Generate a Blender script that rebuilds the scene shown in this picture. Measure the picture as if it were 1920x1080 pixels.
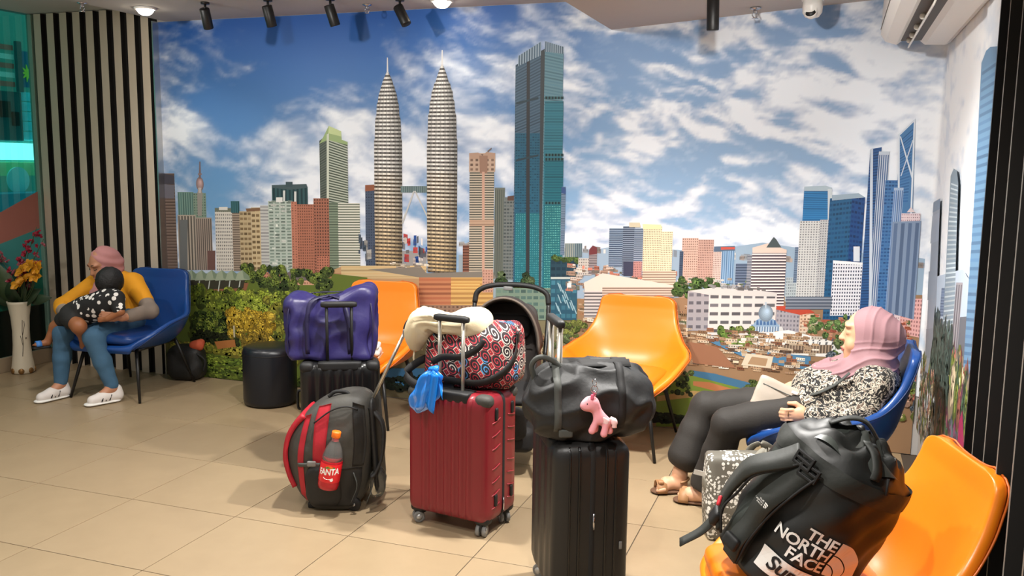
import bpy, bmesh, math, random
import numpy as np
from mathutils import Vector, Matrix

for o_ in list(bpy.data.objects):
    bpy.data.objects.remove(o_, do_unlink=True)
SC = bpy.context.scene
COL = SC.collection
random.seed(7)
PI = math.pi

# ------------------------------------------------------------------ camera, world, exposure
cd = bpy.data.cameras.new('camera')
cam = bpy.data.objects.new('camera', cd)
COL.objects.link(cam)
cam.matrix_world = Matrix(((0.94104543, -0.05839962, 0.33320112, 3.75405850),
                           (0.33804167, 0.12536040, -0.93274466, -2.74347997),
                           (0.01270171, 0.99039096, 0.13771134, 1.65236789),
                           (0, 0, 0, 1)))
cd.sensor_fit = 'HORIZONTAL'
cd.sensor_width = 36.0
cd.lens = 36.0 * 1684.43 / 1920.0
cd.clip_start = 0.05
SC.camera = cam
SC.view_settings.view_transform = 'Standard'
SC.view_settings.look = 'None'
SC.view_settings.gamma = 1.0
SC.view_settings.use_curve_mapping = False
SC.view_settings.exposure = 0.0

wd = bpy.data.worlds.new('world')
SC.world = wd
wd.use_nodes = True
bg = wd.node_tree.nodes['Background']
bg.inputs[0].default_value = (1.0, 0.97, 0.93, 1)
bg.inputs[1].default_value = 0.5


def add_spot(name, loc, target, power, size_deg, blend=0.5, radius=0.05, color=(1, 0.97, 0.925)):
    l = bpy.data.lights.new(name, 'SPOT')
    l.energy = power
    l.spot_size = math.radians(size_deg)
    l.spot_blend = blend
    l.shadow_soft_size = radius
    l.color = color
    o = bpy.data.objects.new(name, l)
    COL.objects.link(o)
    o.location = loc
    d = Vector(target) - Vector(loc)
    o.rotation_euler = d.to_track_quat('-Z', 'Y').to_euler()
    return o


# ------------------------------------------------------------------ materials
def lin(c):
    def f(v):
        v = v / 255.0
        return v / 12.92 if v <= 0.04045 else ((v + 0.055) / 1.055) ** 2.4
    return (f(c[0]), f(c[1]), f(c[2]), 1.0)


def nd(nt, t, **kw):
    n = nt.nodes.new(t)
    for k, v in kw.items():
        setattr(n, k, v)
    return n


def mat(name, rgb, rough=0.5, metal=0.0, var=0.08, vscale=6.0, bump=0.0, bscale=40.0, coat=0.0, spec=0.5, emit=0.0, alpha=None, trans=0.0):
    m = bpy.data.materials.new(name)
    m.use_nodes = True
    nt = m.node_tree
    b = nt.nodes['Principled BSDF']
    c = lin(rgb)
    tc = nd(nt, 'ShaderNodeTexCoord')
    if var:
        nz = nd(nt, 'ShaderNodeTexNoise')
        nz.inputs['Scale'].default_value = vscale
        nz.inputs['Detail'].default_value = 4
        nt.links.new(tc.outputs['Object'], nz.inputs['Vector'])
        mx = nd(nt, 'ShaderNodeMix', data_type='RGBA')
        mx.inputs[6].default_value = tuple(v * (1 - var) for v in c[:3]) + (1,)
        mx.inputs[7].default_value = tuple(min(1, v * (1 + var)) for v in c[:3]) + (1,)
        nt.links.new(nz.outputs['Fac'], mx.inputs[0])
        nt.links.new(mx.outputs[2], b.inputs['Base Color'])
    else:
        b.inputs['Base Color'].default_value = c
    b.inputs['Roughness'].default_value = rough
    b.inputs['Metallic'].default_value = metal
    b.inputs['Specular IOR Level'].default_value = spec
    b.inputs['Coat Weight'].default_value = coat
    b.inputs['Coat Roughness'].default_value = 0.15
    b.inputs['Transmission Weight'].default_value = trans
    if alpha is not None:
        b.inputs['Alpha'].default_value = alpha
    if emit:
        b.inputs['Emission Color'].default_value = c
        b.inputs['Emission Strength'].default_value = emit
    if bump:
        n2 = nd(nt, 'ShaderNodeTexNoise')
        n2.inputs['Scale'].default_value = bscale
        n2.inputs['Detail'].default_value = 3
        nt.links.new(tc.outputs['Object'], n2.inputs['Vector'])
        bp = nd(nt, 'ShaderNodeBump')
        bp.inputs['Strength'].default_value = bump
        bp.inputs['Distance'].default_value = 0.01
        nt.links.new(n2.outputs['Fac'], bp.inputs['Height'])
        nt.links.new(bp.outputs[0], b.inputs['Normal'])
    return m


def mat_attr(name, rough=0.55, spec=0.3):
    m = bpy.data.materials.new(name)
    m.use_nodes = True
    nt = m.node_tree
    b = nt.nodes['Principled BSDF']
    a = nd(nt, 'ShaderNodeVertexColor', layer_name='Col')
    nt.links.new(a.outputs[0], b.inputs['Base Color'])
    b.inputs['Roughness'].default_value = rough
    b.inputs['Specular IOR Level'].default_value = spec
    return m


def mth(nt, op, a, b=None, c=None):
    n = nd(nt, 'ShaderNodeMath', operation=op)
    for i, v in enumerate((a, b, c)):
        if v is None:
            continue
        if isinstance(v, (int, float)):
            n.inputs[i].default_value = v
        else:
            nt.links.new(v, n.inputs[i])
    return n.outputs[0]


def mixc(nt, fac, c1, c2):
    n = nd(nt, 'ShaderNodeMix', data_type='RGBA')
    if isinstance(fac, (int, float)):
        n.inputs[0].default_value = fac
    else:
        nt.links.new(fac, n.inputs[0])
    for i, c in ((6, c1), (7, c2)):
        if isinstance(c, tuple):
            n.inputs[i].default_value = lin(c)
        else:
            nt.links.new(c, n.inputs[i])
    return n.outputs[2]


def mat_print(name, fn, rough=0.7):
    """procedural printed cloth: fn(nt, object_coordinate_output) -> colour output"""
    m = bpy.data.materials.new(name)
    m.use_nodes = True
    nt = m.node_tree
    b = nt.nodes['Principled BSDF']
    tc = nd(nt, 'ShaderNodeTexCoord')
    nt.links.new(fn(nt, tc.outputs['Object']), b.inputs['Base Color'])
    b.inputs['Roughness'].default_value = rough
    return m


# ------------------------------------------------------------------ mesh helpers
def link(o, parent=None):
    COL.objects.link(o)
    if parent is not None:
        o.parent = parent
    return o


def mk(name, V, F, m, parent=None, smooth=True, loc=None, rot=None, mats=None, mi=None):
    me = bpy.data.meshes.new(name)
    me.from_pydata([tuple(map(float, v)) for v in V], [], [tuple(map(int, f)) for f in F])
    for mm in (mats or [m]):
        me.materials.append(mm)
    if smooth:
        me.polygons.foreach_set('use_smooth', [True] * len(me.polygons))
    if mi is not None:
        me.polygons.foreach_set('material_index', [int(v) for v in mi])
    me.update()
    o = bpy.data.objects.new(name, me)
    link(o, parent)
    if loc is not None:
        o.location = loc
    if rot is not None:
        o.rotation_euler = rot
    return o


def tag(o, label=None, cat=None, group=None, kind=None):
    if label:
        o['label'] = label
    if cat:
        o['category'] = cat
    if group:
        o['group'] = group
    if kind:
        o['kind'] = kind
    return o


def thing(name, label, cat, loc=(0, 0, 0), rot=(0, 0, 0), group=None):
    o = bpy.data.objects.new(name, None)
    o.empty_display_size = 0.05
    link(o)
    o.location = loc
    o.rotation_euler = rot if not isinstance(rot, (int, float)) else (0, 0, rot)
    return tag(o, label, cat, group)


def join(*parts):
    V, F = [], []
    for v, f in parts:
        n = len(V)
        V += [tuple(p) for p in v]
        F += [tuple(i + n for i in q) for q in f]
    return V, F


def xf(vf, M):
    return [tuple(M @ Vector(p)) for p in vf[0]], vf[1]


def T(x=0, y=0, z=0, rx=0, ry=0, rz=0):
    return Matrix.Translation((x, y, z)) @ Matrix.Rotation(rz, 4, 'Z') @ Matrix.Rotation(ry, 4, 'Y') @ Matrix.Rotation(rx, 4, 'X')


def box(x0, x1, y0, y1, z0, z1, bev=0.0):
    """box with chamfered edges"""
    c = ((x0 + x1) / 2, (y0 + y1) / 2, (z0 + z1) / 2)
    s = (x1 - x0, y1 - y0, z1 - z0)
    bm = bmesh.new()
    bmesh.ops.create_cube(bm, size=1.0)
    bmesh.ops.scale(bm, vec=s, verts=bm.verts)
    if bev:
        bmesh.ops.bevel(bm, geom=list(bm.edges), offset=min(bev, min(s) * 0.49), segments=2, affect='EDGES', profile=0.5)
    bmesh.ops.translate(bm, vec=c, verts=bm.verts)
    bm.verts.index_update()
    V = [v.co[:] for v in bm.verts]
    F = [[v.index for v in f.verts] for f in bm.faces]
    bm.free()
    return V, F


def rbox(sx, sy, sz, r, seg=12, disp=None, nseg=None):
    """subdivided rounded box centred on the origin, with an optional displacement disp(P, N) -> P"""
    nx, ny, nz = nseg or (seg, seg, seg)
    h = np.array([sx, sy, sz]) / 2
    if isinstance(r, (int, float)):
        r = (r, r, r)
    r = np.minimum(np.array(r, float), h * 0.999)
    idx, V, F = {}, [], []

    def vid(i, j, k):
        t = (i, j, k)
        if t not in idx:
            idx[t] = len(V)
            V.append((2 * i / nx - 1, 2 * j / ny - 1, 2 * k / nz - 1))
        return idx[t]
    for i in range(nx):
        for j in range(ny):
            F.append((vid(i, j, 0), vid(i, j + 1, 0), vid(i + 1, j + 1, 0), vid(i + 1, j, 0)))
            F.append((vid(i, j, nz), vid(i + 1, j, nz), vid(i + 1, j + 1, nz), vid(i, j + 1, nz)))
    for i in range(nx):
        for k in range(nz):
            F.append((vid(i, 0, k), vid(i + 1, 0, k), vid(i + 1, 0, k + 1), vid(i, 0, k + 1)))
            F.append((vid(i, ny, k), vid(i, ny, k + 1), vid(i + 1, ny, k + 1), vid(i + 1, ny, k)))
    for j in range(ny):
        for k in range(nz):
            F.append((vid(0, j, k), vid(0, j, k + 1), vid(0, j + 1, k + 1), vid(0, j + 1, k)))
            F.append((vid(nx, j, k), vid(nx, j + 1, k), vid(nx, j + 1, k + 1), vid(nx, j, k + 1)))
    U = np.array(V)
    P = U * h
    inner = np.clip(P, -(h - r), h - r)
    d = (P - inner) / r
    a = np.abs(d)
    mx = a.max(axis=1, keepdims=True)
    ln = np.linalg.norm(d, axis=1, keepdims=True)
    N = np.where(ln > 1e-9, d / np.maximum(ln, 1e-9), 0)
    Q = inner + N * r * np.minimum(mx, 1)
    ax = np.argmax(np.abs(U), axis=1)
    N2 = N.copy()
    z = ln[:, 0] < 1e-9
    N2[z, :] = 0
    N2[z, ax[z]] = np.sign(U[z, ax[z]])
    if disp is not None:
        Q = disp(Q, N2)
    return Q.tolist(), F


def frames(pts):
    P = [Vector(p) for p in pts]
    n = len(P)
    tg = []
    for i in range(n):
        a, b = P[max(0, i - 1)], P[min(n - 1, i + 1)]
        t = (b - a)
        tg.append(t.normalized() if t.length > 1e-9 else Vector((0, 0, 1)))
    up = Vector((0, 0, 1)) if abs(tg[0].z) < 0.9 else Vector((1, 0, 0))
    x = tg[0].cross(up).normalized()
    out = []
    for i in range(n):
        x = (x - tg[i] * x.dot(tg[i]))
        x = x.normalized() if x.length > 1e-6 else tg[i].orthogonal().normalized()
        out.append((P[i], x, tg[i].cross(x).normalized()))
    return out


def tube(pts, r, n=10, r2=None, closed=False, cap=True):
    """swept tube; r scalar or per point; r2 = second radius for a flat strap"""
    if not hasattr(r, '__len__'):
        r = [r] * len(pts)
    if r2 is None:
        r2 = r
    elif not hasattr(r2, '__len__'):
        r2 = [r2] * len(pts)
    V, F = [], []
    fr = frames(pts)
    for i, (p, a, b) in enumerate(fr):
        for k in range(n):
            t = 2 * PI * k / n
            V.append(tuple(p + a * (math.cos(t) * r[i]) + b * (math.sin(t) * r2[i])))
    m = len(pts)
    for i in range(m - 1 + (1 if closed else 0)):
        i2 = (i + 1) % m
        for k in range(n):
            k2 = (k + 1) % n
            F.append((i * n + k, i * n + k2, i2 * n + k2, i2 * n + k))
    if cap and not closed:
        F.append(tuple(reversed(range(n))))
        F.append(tuple((m - 1) * n + k for k in range(n)))
    return V, F


def spline(pts, n=8):
    """Catmull-Rom through points of any dimension"""
    P = [np.array(p, float) for p in pts]
    P = [2 * P[0] - P[1]] + P + [2 * P[-1] - P[-2]]
    out = []
    for i in range(1, len(P) - 2):
        for k in range(n):
            t = k / n
            out.append(0.5 * ((2 * P[i]) + (-P[i - 1] + P[i + 1]) * t + (2 * P[i - 1] - 5 * P[i] + 4 * P[i + 1] - P[i + 2]) * t * t
                              + (-P[i - 1] + 3 * P[i] - 3 * P[i + 1] + P[i + 2]) * t ** 3))
    out.append(P[-2])
    return [tuple(p) for p in out]


def strap(pts, w, th, side):
    """flat band of width w along pts; side(i) -> width direction"""
    V, F = [], []
    n = len(pts)
    for i, p in enumerate(pts):
        p = Vector(p)
        t = (Vector(pts[min(n - 1, i + 1)]) - Vector(pts[max(0, i - 1)])).normalized()
        s = Vector(side(i) if callable(side) else side)
        s = (s - t * s.dot(t)).normalized()
        nn = t.cross(s).normalized()
        wi = w[i] if hasattr(w, '__len__') else w
        for a, b in ((-1, -1), (1, -1), (1, 1), (-1, 1)):
            V.append(tuple(p + s * (a * wi / 2) + nn * (b * th / 2)))
    for i in range(n - 1):
        for k in range(4):
            k2 = (k + 1) % 4
            F.append((i * 4 + k, i * 4 + k2, i * 4 + 4 + k2, i * 4 + 4 + k))
    F.append((3, 2, 1, 0))
    F.append(tuple((n - 1) * 4 + k for k in range(4)))
    return V, F


def lathe(prof, n=28, cap=True):
    V, F = [], []
    for r, z in prof:
        for k in range(n):
            t = 2 * PI * k / n
            V.append((r * math.cos(t), r * math.sin(t), z))
    for i in range(len(prof) - 1):
        for k in range(n):
            k2 = (k + 1) % n
            F.append((i * n + k, i * n + k2, i * n + n + k2, i * n + n + k))
    if cap:
        F.append(tuple(reversed(range(n))))
        F.append(tuple((len(prof) - 1) * n + k for k in range(n)))
    return V, F


def grid(fn, nu, nv, closed_u=False):
    V, F = [], []
    for j in range(nv + 1):
        for i in range(nu + (0 if closed_u else 1)):
            V.append(fn(i / nu, j / nv))
    w = nu if closed_u else nu + 1
    for j in range(nv):
        for i in range(nu):
            i2 = (i + 1) % w
            F.append((j * w + i, j * w + i2, j * w + w + i2, j * w + w + i))
    return V, F


def prism(poly, d, axis='y'):
    """extrude a 2-D outline (a,b) by +-d/2 along an axis"""
    n = len(poly)
    V = []
    for s in (-d / 2, d / 2):
        for a, b in poly:
            V.append({'y': (a, s, b), 'x': (s, a, b), 'z': (a, b, s)}[axis])
    F = [tuple(range(n)), tuple(reversed(range(n, 2 * n)))]
    for i in range(n):
        j = (i + 1) % n
        F.append((i, i + n, j + n, j))
    return V, F


def smod(o, lv=1):
    m = o.modifiers.new('sub', 'SUBSURF')
    m.levels = lv
    m.render_levels = lv
    return o


_rs = np.random.RandomState(3)
_K = _rs.normal(size=(24, 3))
_K /= np.linalg.norm(_K, axis=1, keepdims=True)
_PH = _rs.uniform(0, 6.28, 24)


def wob(P, scale, seed=0):
    """smooth pseudo noise in -1..1 for wrinkles"""
    P = np.asarray(P, float)
    s = 0
    for k in range(8):
        q = (k + seed * 5) % 24
        q2 = (q + 7) % 24
        s = s + np.sin(P @ _K[q] * scale * (1 + 0.35 * k) + _PH[q] + 1.7 * np.sin(P @ _K[q2] * scale * 0.6 + _PH[q2])) / (1 + 0.45 * k)
    return s / 3.0


def crumple(P, scale, seed=0):
    """ridged wrinkles in 0..1"""
    return 1 - np.abs(wob(P, scale, seed)) * 1.4


# ------------------------------------------------------------------ signed-distance bodies (surface nets)
class Body:
    def __init__(self):
        self.p = []

    def cap(self, a, b, ra, rb=None, k=0.02, flat=None):
        rb = ra if rb is None else rb
        a, b = np.array(a, float), np.array(b, float)
        m = max(ra, rb)
        self.p.append(('c', a, b, ra, rb, k, np.minimum(a, b) - m, np.maximum(a, b) + m))
        return self

    def chain(self, pts, rs, k=0.02):
        for i in range(len(pts) - 1):
            self.cap(pts[i], pts[i + 1], rs[i], rs[i + 1], k)
        return self

    def ell(self, c, r, R=None, k=0.02):
        c, r = np.array(c, float), np.array(r, float)
        m = r.max()
        self.p.append(('e', c, r, (np.array(R.to_3x3()) if R is not None else None), None, k, c - m, c + m))
        return self

    def cut(self, c, r, R=None, k=0.02):
        self.ell(c, r, R, k)
        t = self.p[-1]
        self.p[-1] = ('s',) + t[1:]
        return self

    def mesh(self, res, warp=None, clip=None):
        pos = [t for t in self.p if t[0] != 's']
        lo = np.min([t[6] for t in pos], axis=0) - res * 4
        hi = np.max([t[7] for t in pos], axis=0) + res * 4
        n = np.ceil((hi - lo) / res).astype(int) + 1
        f = np.full(n, 9.0, np.float32)
        axs = [lo[i] + res * np.arange(n[i]) for i in range(3)]
        for t in self.p:
            k = t[5]
            mg = k + 5 * res
            i0 = np.maximum(0, np.floor((t[6] - mg - lo) / res).astype(int))
            i1 = np.minimum(n, np.ceil((t[7] + mg - lo) / res).astype(int) + 1)
            sl = tuple(slice(a, b) for a, b in zip(i0, i1))
            X, Y, Z = np.meshgrid(axs[0][sl[0]], axs[1][sl[1]], axs[2][sl[2]], indexing='ij')
            Pn = np.stack([X, Y, Z], -1)
            if warp is not None:
                Pn = warp(Pn)
            if t[0] == 'c':
                ab = t[2] - t[1]
                L = max(ab @ ab, 1e-12)
                q = Pn - t[1]
                h = np.clip(q @ ab / L, 0, 1)
                d = np.linalg.norm(q - h[..., None] * ab, axis=-1) - (t[3] + (t[4] - t[3]) * h)
            else:
                q = Pn - t[1]
                if t[3] is not None:
                    q = q @ t[3]
                k0 = np.linalg.norm(q / t[2], axis=-1)
                k1 = np.linalg.norm(q / (t[2] ** 2), axis=-1)
                d = k0 * (k0 - 1) / np.maximum(k1, 1e-9)
            g = f[sl]
            if t[0] == 's':
                d = -d
                h = np.maximum(k - np.abs(g - d), 0) / k
                f[sl] = np.maximum(g, d) + h * h * k / 4
            else:
                h = np.maximum(k - np.abs(g - d), 0) / k
                f[sl] = np.minimum(g, d) - h * h * k / 4
        if clip is not None:
            X, Y, Z = np.meshgrid(*axs, indexing='ij')
            f = np.maximum(f, clip(X, Y, Z))
        return nets(f, lo, res)


def nets(f, lo, res):
    ins = f < 0
    n = np.array(f.shape)
    c = [ins[i:n[0] - 1 + i, j:n[1] - 1 + j, k:n[2] - 1 + k] for i in (0, 1) for j in (0, 1) for k in (0, 1)]
    s = sum(a.astype(np.int8) for a in c)
    act = (s > 0) & (s < 8)
    I = np.argwhere(act)
    vid = np.full(act.shape, -1, np.int64)
    vid[act] = np.arange(len(I))
    acc = np.zeros((len(I), 3))
    cnt = np.zeros(len(I))
    cor = [(i, j, k) for i in (0, 1) for j in (0, 1) for k in (0, 1)]
    for a in cor:
        for ax in range(3):
            if a[ax]:
                continue
            b = list(a)
            b[ax] = 1
            va = f[I[:, 0] + a[0], I[:, 1] + a[1], I[:, 2] + a[2]]
            vb = f[I[:, 0] + b[0], I[:, 1] + b[1], I[:, 2] + b[2]]
            m = (va < 0) != (vb < 0)
            t = va / np.where(np.abs(va - vb) < 1e-12, 1, va - vb)
            p = np.array(a, float)[None, :].repeat(len(I), 0)
            p[:, ax] = t
            acc[m] += p[m]
            cnt[m] += 1
    V = lo + res * (I + acc / np.maximum(cnt, 1)[:, None])
    F = []
    for ax in range(3):
        u, v = (ax + 1) % 3, (ax + 2) % 3
        sl0 = [slice(None)] * 3
        sl1 = [slice(None)] * 3
        sl0[ax] = slice(0, n[ax] - 1)
        sl1[ax] = slice(1, n[ax])
        ch = ins[tuple(sl0)] != ins[tuple(sl1)]
        E = np.argwhere(ch)
        ok = (E[:, u] > 0) & (E[:, v] > 0) & (E[:, u] < n[u] - 1) & (E[:, v] < n[v] - 1)
        E = E[ok]
        if not len(E):
            continue
        q = []
        for du, dv in ((0, 0), (-1, 0), (-1, -1), (0, -1)):
            C = E.copy()
            C[:, u] += du
            C[:, v] += dv
            q.append(vid[C[:, 0], C[:, 1], C[:, 2]])
        q = np.stack(q, 1)
        fl = ins[E[:, 0], E[:, 1], E[:, 2]]
        q[~fl] = q[~fl][:, ::-1]
        F.append(q)
    F = np.concatenate(F)
    F = F[(F >= 0).all(axis=1)]
    return V, F


def relax(V, F, it=2, lam=0.5):
    V = np.array(V, float)
    F = np.asarray(F)
    n = len(V)
    for _ in range(it):
        s = np.zeros_like(V)
        c = np.zeros(n)
        for a, b in ((0, 1), (1, 2), (2, 3), (3, 0)):
            np.add.at(s, F[:, a], V[F[:, b]])
            np.add.at(s, F[:, b], V[F[:, a]])
            np.add.at(c, F[:, a], 1)
            np.add.at(c, F[:, b], 1)
        V = V * (1 - lam) + lam * s / np.maximum(c, 1)[:, None]
    return V


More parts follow.
